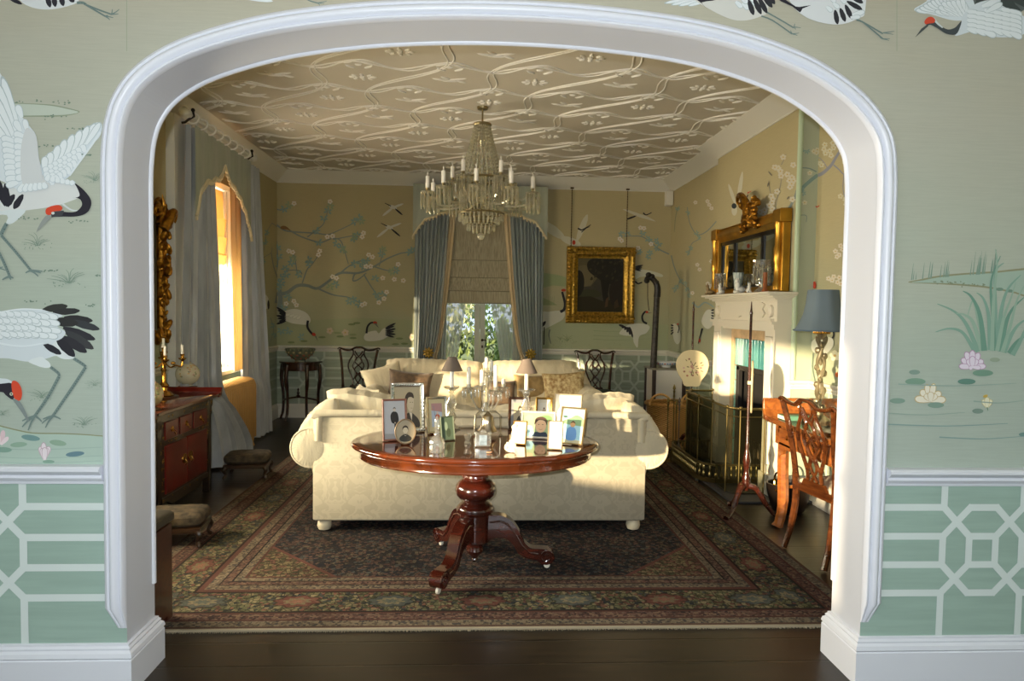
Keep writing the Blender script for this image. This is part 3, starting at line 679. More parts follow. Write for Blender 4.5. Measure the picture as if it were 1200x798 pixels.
# --- cranes above the arch and at the top right
F._round(196, -12, 290, -2, 8, '#cfd8d8'); F._round(262, -6, 320, 1.5, 5, '#d8e0e2'); leg(F, [(350, -8), (362, .5), (372, 3.5)], 1.5); foot(F, 372, 3.5, [(8, 1), (11, -2), (3, 3)], 1.2)
for k, (a, b, c_, d) in enumerate(((820, -4, 778, 4), (822, -2, 786, 6), (826, -1, 795, 7), (832, 0, 806, 7))): F.feather(a, b, c_, d, 3.6, W_)
F.poly([(800, -14), (815, 1), (828, 9), (845, 18), (860, 23.5), (875, 24), (892, 19), (900, 12), (890, -14)], '#cfcfc8', 4)
F.poly([(812, -6), (822, 4), (829, 11), (822, 3), (835, 1), (845, -4)], BLK, 2)
for a, b in ((862, 2), (870, 4), (880, 0), (868, -3), (878, -4)): F.feather(a, b, a + 8, b + 7, 6, W_)
for a, b, c_, d in ((877, 0, 883, 18), (883, -2, 892, 17), (888, -4, 899, 16), (893, -6, 905, 9), (898, -8, 908, 5)): F.leaf(a, b, c_, d, 6.4, '#2a2b30', .55)
leg(F, [(892, 19), (905, 24), (928, 40)], 1.6); leg(F, [(899, 15), (915, 24), (930, 33)], 1.6); foot(F, 928, 40, [(6, 2), (8, -1), (-2, -4)], 1.3); foot(F, 930, 32, [(8, 1), (2, 3), (1, -4)], 1.3)
F.poly([(925, -14), (928, 6), (940, 18), (955, 25), (975, 29), (990, 28), (1005, 22), (1013, 15), (1005, -14)], '#d6dadb', 4)
F.poly([(905, -6), (920, 0), (932, 8), (940, 8), (950, 6.5), (940, 10.5), (937, 15), (928, 8), (915, 2)], BLK, 2)
for a, b in ((972, -3), (976, 4), (968, 8), (984, -2)): F.feather(a, b, a + 7, b + 6, 5.5, W_)
for a, b, c_, d in ((978, 12, 981, 29), (984, 10, 990, 26), (990, 6, 998, 23), (992, 2, 1010, 12), (996, -4, 1011, 4)): F.leaf(a, b, c_, d, 6, '#2a2b30', .55)
F.feather(998, 18, 1013, 14, 6, W_); F.feather(996, 21, 1008, 20, 5, W_)
leg(F, [(1003, 24), (1010, 26), (1034, 40)], 1.8); leg(F, [(1010, 26), (1028, 41), (1034, 46)], 1.6); foot(F, 1034, 39, [(12, 2), (7, -1), (13, -2)], 1.3); foot(F, 1033, 46, [(8, 2), (9, 0), (-3, -2)], 1.3)
F.k = 5
# crane at the top right corner
F.poly([(1140, -12), (1140, 8), (1150, 10), (1175, 8), (1195, 15), (1212, -8)], '#5a6260', 3)
for a, b, c_, d, w in ((1165, 0, 1196, 12, 9), (1150, -5, 1146, 8, 9), (1170, -8, 1190, 8, 10), (1180, -8, 1206, 8, 9)): F.leaf(a, b, c_, d, w, '#3c4442', .5)
F.poly([(1071, 12), (1085, 2), (1100, -14), (1130, -14), (1142, 6), (1135, 18), (1126, 24), (1112, 23), (1095, 18)], '#d3dce0', 4)
for i in range(12): t = i / 11; F.feather(1105 + 22 * t, 14 + 2 * t, 1072 + 50 * t, 12 - 20 * math.sin(t * 1.7), 6.5, W_)
for j in range(3):
    for i in range(7 - j): F.feather(1112 + i * 4 + j, 18 - j * 4 + i * .3, 1095 + i * 6 + j * 4, 13 - j * 5 - i * 1.2, 5.6, W_)
F.poly([(1126, 27), (1127, 20), (1138, 8), (1150, 2), (1165, 0), (1171, 5), (1180, 10), (1192, 16), (1202, 22), (1202, 38), (1188, 43), (1170, 44), (1150, 41), (1140, 37), (1122, 42), (1119, 40)], '#cfd8dc', 4)
for j in range(6):
    for i in range(6):
        x, y = 1136 + j * 10, 14 + i * 5.2 - j * .6 + (j % 2) * 2.5
        if y < 40 and x + y < 1242: F.feather(x - 3, y - 1, x + 11, y + 3 + j * .5, 7.4, W_)
F.feather(1150, 8, 1172, 0, 8, W_); F.feather(1156, 14, 1174, 4, 7, W_)
F.poly([(1126, 25), (1124, 33), (1119, 41), (1108, 40), (1100, 35), (1090, 29.5), (1085, 31), (1086, 26), (1094, 25), (1102, 31), (1110, 35), (1118, 33), (1123, 28)], '#41484a', 3)
F.stroke([(1093, 22), (1098, 28), (1104, 33)], 3, 1.5, '#c5cfcf'); F.poly([(1082.5, 26), (1085, 22), (1090, 20), (1095, 23), (1094, 27), (1088, 28), (1084, 29)], '#cf4a30', 3)
F.poly([(1086, 29), (1079, 34), (1071.5, 44.5), (1079, 38), (1087, 31)], '#464d4b')
F.k = 5
# --- reeds, island and lotus at the right
F.poly([(1064, 331), (1080, 327), (1100, 323), (1130, 320), (1165, 318), (1215, 316), (1215, 350), (1190, 344), (1160, 338), (1130, 335), (1100, 333)], '#8c8c6c', 3)
F.poly([(1068, 331), (1082, 328.5), (1100, 325), (1130, 322), (1165, 320), (1215, 318), (1215, 348), (1190, 342), (1160, 336), (1130, 333), (1100, 331.6)], '#9db0a0', 3)
rnd = random.Random(3)
for i in range(34):
    x = rnd.choice([rnd.uniform(1067, 1112), rnd.uniform(1135, 1166)]); y = 328 - (x - 1067) * .08; h = rnd.uniform(6, 20) * (1.4 if x > 1135 else 1); F.stroke([(x, y), (x + h * .12, y - h)], 1.3, .3, '#7b9484')
dots(F, 1110, 331, 16, '#7e8a70', 14); dots(F, 1140, 334, 14, '#7e8a70', 12); F.ell(1171, 339, 4.5, 2, '#6f8a78'); F.ell(1183, 341, 4, 1.8, '#6f8a78')
G1, G2, G3 = '#7fa08f', '#6b9280', '#92ab98'
blades = [((1142, 412), (1128, 390), (1112, 385), (1096, 389), 5, G1), ((1146, 412), (1132, 380), (1118, 365), (1098, 356), 6, G1), ((1150, 410), (1140, 378), (1130, 369), (1120, 367), 6, G3), ((1155, 410), (1146, 375), (1140, 352), (1133, 372), 5, G3), ((1153, 411), (1148, 370), (1138, 348), (1128, 341), 7, G2),
          ((1160, 410), (1158, 370), (1152, 350), (1144, 343), 6, G1), ((1166, 410), (1166, 360), (1166, 320), (1176, 308), 6, G1), ((1165, 411), (1163, 370), (1161, 330), (1172, 300), 6, G2), ((1170, 411), (1172, 370), (1180, 340), (1196, 322), 7, G1), ((1172, 412), (1178, 380), (1186, 362), (1200, 348), 7, G2), ((1176, 413), (1186, 390), (1196, 378), (1212, 370), 6, G1), ((1182, 414), (1190, 402), (1200, 394), (1212, 390), 6, G2), ((1168, 411), (1176, 372), (1184, 350), (1190, 330), 5, G3), ((1162, 411), (1164, 350), (1168, 310), (1166, 292), 5, G3), ((1174, 413), (1184, 380), (1192, 350), (1206, 325), 5, G3), ((1186, 416), (1195, 400), (1204, 380), (1212, 372), 6, G1)]
for p0, p1, p2, p3, w, c_ in blades: F.stroke([p0, p1, p2, p3], w, .8, c_)
def flower(x, y, petals, c, e):
    for (a, b, w) in petals: F.feather(x, y, x + a, y + b, w, c, e)
flower(1139, 430, ((-13, -10, 7), (13, -8, 7), (-8, -18, 7), (8, -17, 7), (0, -20, 7), (-16, -1, 6.5), (16, -1, 6.5), (-6, -9, 6.5), (6, -9, 6.5), (0, -13, 7), (-4, 2, 5), (10, 1, 5)), '#ddd3df', '#b48fae')
flower(1090, 469, ((-12, -12, 8), (12, -10, 8), (-5, -19, 7), (4, -20, 7), (-19, -2, 8), (18, -1, 8), (-7, -7, 7), (7, -7, 7), (0, -10, 7.5)), '#e3ddca', '#c2ab77')
flower(1156, 477, ((-5, -9, 5.5), (5, -9, 5.5), (0, -12, 6)), '#dfdcc0', '#c6b878'); F.ell(1154, 464, 3, 1.6, '#c5a64e', -20); F.stroke([(1156, 477), (1157, 481)], 1.2, .8, '#6c8b6c')
for x, y, rx, ry, c_ in ((1039, 409, 4, 1.8, '#7d9488'), (1071, 436, 6.5, 2.8, '#7f9689'), (1072, 447, 12, 4, '#789884'), (1132, 447, 10.5, 3.4, '#5f8577'), (1151, 437, 12, 3.8, '#71937f'), (1165, 421.5, 6, 2.6, '#92a08b'), (1051, 469.5, 9, 3.2, '#7f998a'), (1096, 474.5, 9.5, 3.4, '#7f998a'), (1145, 481.5, 6.5, 3, '#7b9184'), (1199, 509, 6, 2.5, '#6f8f88')): F.ell(x, y, rx, ry, c_, 0, 20)
for x0, x1, y, c_ in ((1052, 1190, 450, '#93a79b'), (1040, 1130, 484, '#95a79a'), (1040, 1180, 497, '#849e98'), (1100, 1200, 512, '#849e98'), (1140, 1200, 470, '#93a79b')): F.stroke([(x0, y), ((x0 + x1) / 2, y + 2), (x1, y - 1)], 1.6, .6, c_)
# ================================================================== painted silk of the far room
BR, LF, LF2, FLW, FLC, PAD = '#85908a', '#8aa39a', '#98a686', '#cfc6b4', '#d8d2c6', '#8f9a72'
FW, FB, FR_ = '#cfcfc2', '#26262a', '#b5402c'
def zp(mb, plane, val, x0, y0, s, n, k=5):
    if plane == 'Y': f = lambda u, v: onY(x0 + u / s, y0 + v / s, val)
    else: f = lambda u, v: onX(x0 + u / s, y0 + v / s, val)
    p = Paint(mb, f, n, .00008); p.k = k; return p
def sprig(P, x, y, s, a=0, n=5, c=LF):
    for i in range(n):
        t = R(a + (i - (n - 1) / 2) * 58); P.leaf(x + math.cos(t) * s * .15, y + math.sin(t) * s * .15, x + math.cos(t) * s, y + math.sin(t) * s, s * .45, c)
def bloss(P, x, y, s, c=FLC):
    for i in range(5):
        t = R(i * 72 + x * 3); P.ell(x + math.cos(t) * s * .55, y + math.sin(t) * s * .55, s * .42, s * .36, c, 0, 7)
    P.ell(x, y, s * .22, s * .22, '#c3a560', 0, 6)
# back wall, left part
B1 = zp(wb, 'Y', YB, 300, 180, 3.325, (0, -1, 0))
B1.poly([(78, 745), (78, 655), (200, 650), (400, 640), (620, 650), (628, 745)], '#a3a886')
for pts, a, b in (([(92, 600), (95, 560), (92, 530)], 22, 14), ([(78, 548), (120, 542), (160, 515), (200, 514), (240, 525), (290, 492), (330, 465), (400, 465), (460, 440), (510, 410), (570, 387), (610, 388)], 15, 4),
                  ([(240, 525), (300, 550), (360, 560), (400, 580)], 7, 3), ([(330, 465), (360, 440), (400, 420), (440, 415)], 7, 3), ([(410, 462), (385, 470), (378, 495), (400, 490), (430, 465)], 7, 4), ([(420, 470), (450, 520), (480, 560)], 6, 3),
                  ([(460, 440), (510, 455), (545, 455)], 6, 3), ([(180, 505), (200, 450), (220, 430), (250, 385)], 5, 3), ([(180, 470), (165, 455), (120, 455)], 5, 3), ([(160, 470), (150, 400), (130, 380)], 4, 3), ([(480, 440), (490, 400), (495, 370)], 4, 3),
                  ([(78, 275), (110, 298), (150, 305), (230, 310), (280, 315), (320, 300), (400, 262)], 7, 3), ([(78, 215), (100, 220), (130, 205)], 5, 3), ([(130, 298), (180, 325), (250, 345), (300, 330), (330, 340), (345, 380), (360, 430)], 6, 3), ([(200, 325), (240, 295), (265, 270), (280, 220)], 5, 3), ([(300, 335), (380, 320), (400, 325)], 5, 2), ([(80, 340), (85, 420), (78, 470)], 6, 5)):
    B1.stroke(pts, a, b, BR)
for x, y in ((130, 200), (110, 215), (235, 300), (245, 345), (280, 225), (290, 205), (265, 250), (400, 250), (385, 265), (410, 262), (395, 320), (380, 330), (315, 350), (330, 370), (345, 375), (380, 325), (495, 375), (490, 390), (600, 385), (610, 378), (545, 455), (530, 460), (465, 488), (480, 560), (495, 550), (470, 545), (380, 570), (400, 585), (365, 575), (310, 510), (290, 520), (210, 430), (205, 415), (145, 410), (140, 425), (115, 450), (98, 485), (100, 505), (88, 520), (85, 370), (90, 400), (430, 415), (410, 425), (385, 430), (420, 440), (170, 470), (120, 470), (110, 600), (130, 690), (180, 715), (100, 690), (125, 560)): sprig(B1, x, y, 17, (x * 37) % 360, 5, LF if (x + y) % 3 else LF2)
for x, y in ((150, 195), (290, 188), (415, 325), (300, 322), (420, 310), (440, 395), (455, 403), (430, 440), (300, 480), (315, 485), (250, 380), (245, 395), (145, 385), (130, 380), (510, 540), (480, 580), (500, 565), (425, 585), (415, 590), (540, 490), (495, 485), (575, 495), (150, 575), (120, 585), (160, 590), (280, 325), (555, 432), (448, 440)): bloss(B1, x, y, 11)
B1.poly([(97, 288), (110, 282), (125, 288), (138, 302), (125, 297), (105, 296)], '#8a6a44', 3)
for dx, dy, s in ((535, 212, .85), (520, 290, 1.0)):      # two cranes in flight
    B1.leaf(dx - 2, dy, dx + 48 * s, dy - 18 * s, 9, FW); B1.leaf(dx, dy, dx - 48 * s, dy + 38 * s, 10, FW); B1.ell(dx, dy - 2, 16, 7, FW, 20)
    B1.stroke([(dx - 8, dy - 6), (dx - 20, dy - 12), (dx - 32, dy - 18)], 4, 2, FB); B1.leaf(dx + 8, dy + 4, dx + 44 * s, dy + 34 * s, 7, FB)
# crane with its head down
B1.poly([(105, 620), (150, 605), (195, 618), (215, 645), (205, 665), (170, 665), (135, 658), (112, 645)], FW, 4)
for i in range(7): B1.leaf(120, 622 + i * 5, 82 + (i % 3) * 5, 598 + i * 11, 9, FB)
for i in range(4): B1.feather(140 + i * 12, 625 + i * 3, 118 + i * 14, 630 + i * 5, 12, '#d9d9cd', '#b0b3a4')
B1.stroke([(205, 650), (203, 675), (215, 695), (228, 708)], 9, 8, FB); B1.ell(228, 704, 8, 6, FR_, 40); B1.poly([(230, 708), (244, 732), (238, 712)], '#6d6e66')
# swimming crane
B1.poly([(422, 715), (430, 700), (450, 692), (470, 690), (480, 700), (500, 680), (530, 680), (520, 705), (500, 722), (460, 730), (430, 728)], FW, 4)
for i in range(6): B1.leaf(505, 680 + i * 5, 546 - (i % 2) * 6, 660 + i * 11, 8, FB)
B1.stroke([(432, 700), (436, 675), (448, 660), (462, 658)], 8, 6, FB); B1.ell(466, 659, 8, 6, FR_, 20); B1.poly([(462, 662), (480, 680), (470, 660)], '#6d6e66')
for x, y in ((290, 690), (350, 697), (610, 715)): bloss(B1, x, y, 15, '#c9b7a0'); B1.ell(x + 30, y + 8, 14, 4, PAD)
for x, y in ((375, 665), (395, 660), (330, 712), (380, 718), (560, 720), (260, 715), (580, 740), (545, 742), (140, 735), (190, 730)): B1.ell(x, y, 14, 4, '#79875f')
# back wall, between the window and the right corner
B2 = zp(wb, 'Y', YB, 640, 200, 3.627, (0, -1, 0))
B2.poly([(-22, 755), (-22, 640), (100, 640), (250, 650), (522, 655), (525, 755)], '#a4ab8a')
B2.poly([(-22, 440), (30, 440), (85, 455), (95, 492), (30, 488), (-22, 495)], '#98a47c', 3); B2.poly([(-22, 535), (30, 560), (48, 572), (-22, 572)], '#8f9a72')
for i in range(4): B2.stroke([(8 + i * 8, 570), (10 + i * 8, 535)], 2, 1, '#7d8c68')
# crane flying above the picture
B2.leaf(80, 290, -24, 215, 40, '#c4c2ac'); B2.leaf(130, 300, 176, 185, 26, '#c4c2ac'); B2.ell(105, 300, 45, 16, '#c6c4ae', 20)
B2.stroke([(135, 245), (150, 252), (165, 245), (190, 230)], 7, 3, FB); B2.ell(118, 305, 7, 10, FR_)
B2.stroke([(150, 262), (170, 245), (186, 238)], 4, 2, FB)
# crane behind the left edge of the picture
B2.poly([(-22, 605), (10, 600), (50, 595), (80, 600), (72, 630), (40, 650), (0, 670), (-22, 680)], '#c9cabb', 4)
B2.stroke([(60, 600), (76, 590), (80, 565), (72, 530), (68, 515)], 12, 9, FB); B2.ell(74, 508, 10, 6, FR_)
B2.stroke([(16, 675), (12, 700), (20, 735)], 6, 4, '#6c7468'); B2.stroke([(-8, 665), (-10, 740)], 5, 4, FB); B2.leaf(-2, 640, -22, 665, 14, FB)
tuft(B2, 90, 725, 40, '#7c8c6a', 8); tuft(B2, 60, 720, 25, '#7c8c6a', 6); dots(B2, 60, 745, 60, '#6e7f5e', 14); dots(B2, 240, 740, 80, '#7a8a66', 14)
for y in (680, 700, 716): B2.stroke([(200, y), (300, y + 4), (440, y - 2)], 3, 1, '#93a07e')
# crane right of the picture, low
B2.poly([(310, 690), (340, 660), (375, 650), (420, 652), (440, 665), (425, 690), (395, 705), (388, 752), (372, 730), (365, 705), (330, 700)], '#ced0c2', 4)
for i in range(6): B2.leaf(335 + i * 4, 664, 308 + i * 12, 655 + i * 11, 10, FB)
B2.stroke([(428, 650), (412, 640), (408, 618), (420, 600), (432, 602)], 9, 7, FB); B2.ell(428, 601, 6, 5, FR_); B2.poly([(432, 603), (452, 603), (434, 607)], '#6d6e66')
# crane flying above the black post
B2.poly([(378, 425), (400, 420), (440, 425), (490, 440), (492, 452), (450, 448), (400, 452), (380, 460)], '#c6c7b6', 3)
for i in range(4): B2.leaf(378, 408 + i * 4, 412 - i * 3, 402 + i * 8, 7, FB)
B2.stroke([(378, 470), (390, 480), (408, 474)], 8, 5, FB)
# small crane and branch above
B2.poly([(326, 165), (350, 168), (400, 185), (430, 195), (465, 216), (420, 205), (380, 192)], '#c6c4ae', 3); B2.stroke([(412, 180), (425, 188), (448, 178)], 6, 3, FB); B2.leaf(383, 192, 340, 208, 8, FB)
B2.stroke([(330, 280), (370, 278), (410, 282), (450, 310), (480, 335), (522, 355)], 3, 6, BR)
for x, y in ((320, 270), (345, 270), (410, 265), (430, 290), (440, 300), (470, 300), (480, 310), (440, 350), (395, 345), (470, 330), (435, 365)): sprig(B2, x, y, 15, x * 31 % 360)
for x, y in ((312, 290), (400, 243), (415, 245), (445, 312), (320, 298), (390, 330)): bloss(B2, x, y, 11)
# right wall, recess beyond the breast
C1 = zp(wr, 'X', XR, 640, 200, 3.627, (-1, 0, 0))
C1.stroke([(532, 360), (545, 410), (570, 465), (600, 500), (612, 520)], 6, 3, BR); C1.stroke([(570, 465), (560, 490), (545, 520)], 4, 2, BR); C1.stroke([(600, 155), (610, 220), (640, 270), (680, 260), (724, 215)], 3, 5, BR); C1.stroke([(560, 155), (550, 200), (545, 260)], 4, 2, '#8a8f74'); C1.stroke([(605, 355), (620, 310), (650, 290), (640, 270)], 3, 3, BR)
for x, y in ((600, 505), (610, 530), (590, 480), (575, 470), (555, 495), (545, 505), (603, 350), (615, 330), (650, 285), (640, 265), (603, 180), (560, 160)): sprig(C1, x, y, 12, x * 31 % 360)
for x, y in ((695, 145), (705, 160), (688, 130), (637, 135), (645, 400), (655, 420), (705, 385), (690, 480), (700, 490), (690, 510), (625, 520)): bloss(C1, x, y, 10)
C1.poly([(540, 660), (552, 650), (572, 680), (575, 720), (560, 738), (545, 715)], '#ced0c2', 3)
for i in range(4): C1.leaf(545, 660 + i * 8, 533, 655 + i * 14, 7, FB)
C1.stroke([(563, 690), (568, 670), (563, 652)], 4, 3, FB); C1.ell(563, 652, 4, 4, FR_)
C1.stroke([(625, 560), (650, 580), (680, 560), (724, 585)], 8, 5, '#8fa3a0')
C1.poly([(680, 600), (700, 590), (718, 605), (720, 640), (700, 670), (680, 668), (664, 640)], '#ced0c2', 3)
for i in range(4): C1.leaf(705, 595 + i * 10, 722, 590 + i * 15, 8, FB)
C1.stroke([(668, 670), (658, 700), (650, 735)], 6, 3, FB); C1.ell(656, 722, 4, 9, FR_)
# chimney breast
C2 = zp(wr, 'X', BX, 780, 120, 5.455, (-1, 0, 0))
C2.leaf(450, 660, 402, 520, 22, '#c9c6b0'); C2.leaf(460, 650, 492, 440, 26, '#c9c6b0'); C2.ell(440, 690, 18, 34, '#c9c6b0')
C2.ell(438, 662, 16, 18, '#2c3236'); C2.stroke([(485, 650), (510, 625), (528, 590)], 11, 6, FB); C2.stroke([(524, 580), (548, 566)], 7, 3, FR_); C2.stroke([(528, 572), (526, 585)], 6, 4, FR_)
C2.stroke([(770, 700), (800, 660), (830, 600), (842, 560)], 14, 20, BR); C2.stroke([(700, 700), (715, 610), (735, 530), (745, 440)], 7, 4, '#938f80'); C2.stroke([(740, 400), (760, 360), (770, 330)], 6, 3, '#938f80'); C2.stroke([(660, 500), (670, 570), (690, 640)], 5, 3, '#938f80')
C2.stroke([(640, 660), (670, 680), (720, 690)], 6, 3, BR)
for x, y in ((720, 420), (735, 440), (700, 415), (740, 470), (780, 460), (810, 480), (820, 500), (810, 520), (800, 540), (820, 400), (680, 600), (690, 620), (685, 640), (560, 680), (570, 700), (575, 720), (610, 700), (630, 710), (640, 690), (720, 570), (800, 500), (760, 350), (670, 660), (690, 680), (820, 620)): bloss(C2, x, y, 22, '#c8c3b0')
C2.leaf(690, 470, 665, 440, 9, '#7a7566'); C2.leaf(660, 540, 668, 510, 9, '#7a7566'); C2.leaf(785, 620, 800, 600, 10, '#7a7566')
# near recess and return
C3 = zp(wr, 'X', RX, 780, 120, 5.455, (-1, 0, 0))
C3.stroke([(952, 470), (990, 460), (1020, 440), (1060, 400), (1090, 350), (1130, 290), (1170, 250)], 24, 14, '#8c8f9c'); C3.stroke([(1075, 400), (1110, 430), (1140, 460), (1200, 480)], 9, 7, '#8c8f9c'); C3.stroke([(1140, 460), (1135, 560), (1160, 640)], 6, 4, '#8c8f9c'); C3.stroke([(1040, 430), (1010, 380), (980, 350)], 7, 3, '#8c8f9c')
for x, y in ((1070, 260), (1075, 290), (1050, 310), (1060, 340), (1020, 270), (1015, 300), (1025, 325), (990, 390), (1000, 400), (960, 290), (970, 310), (1130, 310), (1150, 340), (1150, 380), (1155, 620), (1160, 650), (1125, 600), (1140, 330), (1095, 230)): bloss(C3, x, y, 20, '#cdc9ad')
C3.stroke([(955, 640), (970, 668), (990, 660)], 9, 6, FR_)
C3.poly([(985, 95), (992, 60), (1010, 85), (1025, 100), (1012, 138), (995, 125)], '#2b2a2c', 3)
C4 = zp(wr, 'X', RX, 920, 320, 4.7, (-1, 0, 0))
for x, y in ((240, 30), (260, 40), (290, 50), (300, 25), (310, 60), (270, 20), (330, 60), (280, -120), (300, -100), (320, -130), (290, -90), (310, -150)): bloss(C4, x, y, 16, '#d6cfbc')
C4.poly([(150, 380), (190, 350), (240, 350), (270, 370), (265, 410), (220, 450), (170, 440), (150, 420)], '#dcdcca', 4)
for i in range(6): C4.leaf(145 - i * 2, 375 + i * 10, 92 + i * 9, 395 + i * 15, 20, '#31413a')
C4.leaf(150, 370, 105, 365, 18, '#31413a'); C4.stroke([(265, 360), (272, 340), (268, 310)], 10, 8, FB); C4.stroke([(160, 440), (155, 520), (170, 600)], 6, 5, '#66756a')
C4.stroke([(120, 36), (150, 50), (165, 60)], 4, 3, FB); C4.ell(166, 66, 10, 20, FR_)
bloss(C4, 280, 455, 34, '#dcdabb'); C4.ell(290, 560, 10, 14, '#c96a3a')
R1 = Paint(wr, lambda u, v: Vector((BX + (u - 845) / 110 * (RX - BX), BY0, onY(935, 120 + v / 5.455, BY0).z)), (0, -1, 0), .0001)   # the return of the breast
R1.stroke([(848, 570), (880, 530), (920, 490), (955, 460)], 22, 22, '#7d9690'); R1.stroke([(848, 418), (900, 420), (945, 440)], 6, 8, '#7d8f8a'); R1.stroke([(848, 306), (890, 308)], 6, 4, LF); R1.stroke([(850, 722), (893, 722), (895, 764)], 5, 4, '#7d8f8a')
for x, y in ((870, 580), (860, 555), (850, 310), (885, 310)): sprig(R1, x, y, 20, x * 31 % 360)
for x, y in ((905, 450), (925, 310), (945, 300), (880, 640), (940, 320)): bloss(R1, x, y, 18, '#cdc9ad')
# left wall: crane beside the mirror, tree and crane beyond the window
D1 = zp(wl, 'X', XL, 170, 250, 5.32, (1, 0, 0))
D1.poly([(98, 40), (110, 0), (130, -60), (175, -80), (193, -60), (193, 20), (160, 40), (130, 60)], '#ced0c6', 3); D1.poly([(104, 60), (140, 80), (130, 120), (118, 160), (108, 130)], '#ced0c6', 3)
for i in range(5): D1.leaf(150 + i * 8, 50, 150 + i * 12, 100 + (i % 2) * 18, 13, FB)
D1.stroke([(130, 160), (150, 200), (152, 330)], 5, 4, '#5c6a58'); D1.stroke([(150, 145), (168, 170), (168, 360)], 5, 4, '#5c6a58'); tuft(D1, 165, 420, 34, '#66785e', 8)
D1.stroke([(75, 490), (120, 495), (150, 520), (160, 570), (195, 610)], 5, 4, '#6f7459')
for pts, a, b in (([(815, 560), (825, 500), (840, 440), (835, 300)], 18, 10), ([(660, 345), (700, 320), (740, 275), (785, 245), (790, 210)], 5, 3), ([(740, 230), (750, 150), (760, 110), (790, 60)], 4, 3), ([(790, 60), (830, 90), (855, 100)], 4, 5), ([(785, 245), (800, 330), (830, 420)], 5, 8), ([(700, 640), (720, 700), (700, 790)], 5, 3), ([(780, 650), (800, 720), (780, 800)], 5, 3)): D1.stroke(pts, a, b, '#8a8f88')
for x, y in ((755, 120), (745, 180), (835, 210), (850, 260), (845, 300), (840, 350), (825, 320), (720, 720), (790, 700), (710, 770), (800, 760), (730, 300)): sprig(D1, x, y, 20, x * 31 % 360, 5, '#86a29c')
D1.poly([(715, 520), (735, 500), (760, 520), (768, 560), (758, 595), (735, 580), (715, 560)], '#ced0c6', 3); D1.leaf(765, 540, 766, 600, 14, FB); D1.stroke([(730, 508), (716, 480), (720, 455)], 7, 5, FB); D1.ell(722, 444, 6, 8, FR_)
dots(D1, 740, 620, 50, '#7d8a66', 14)
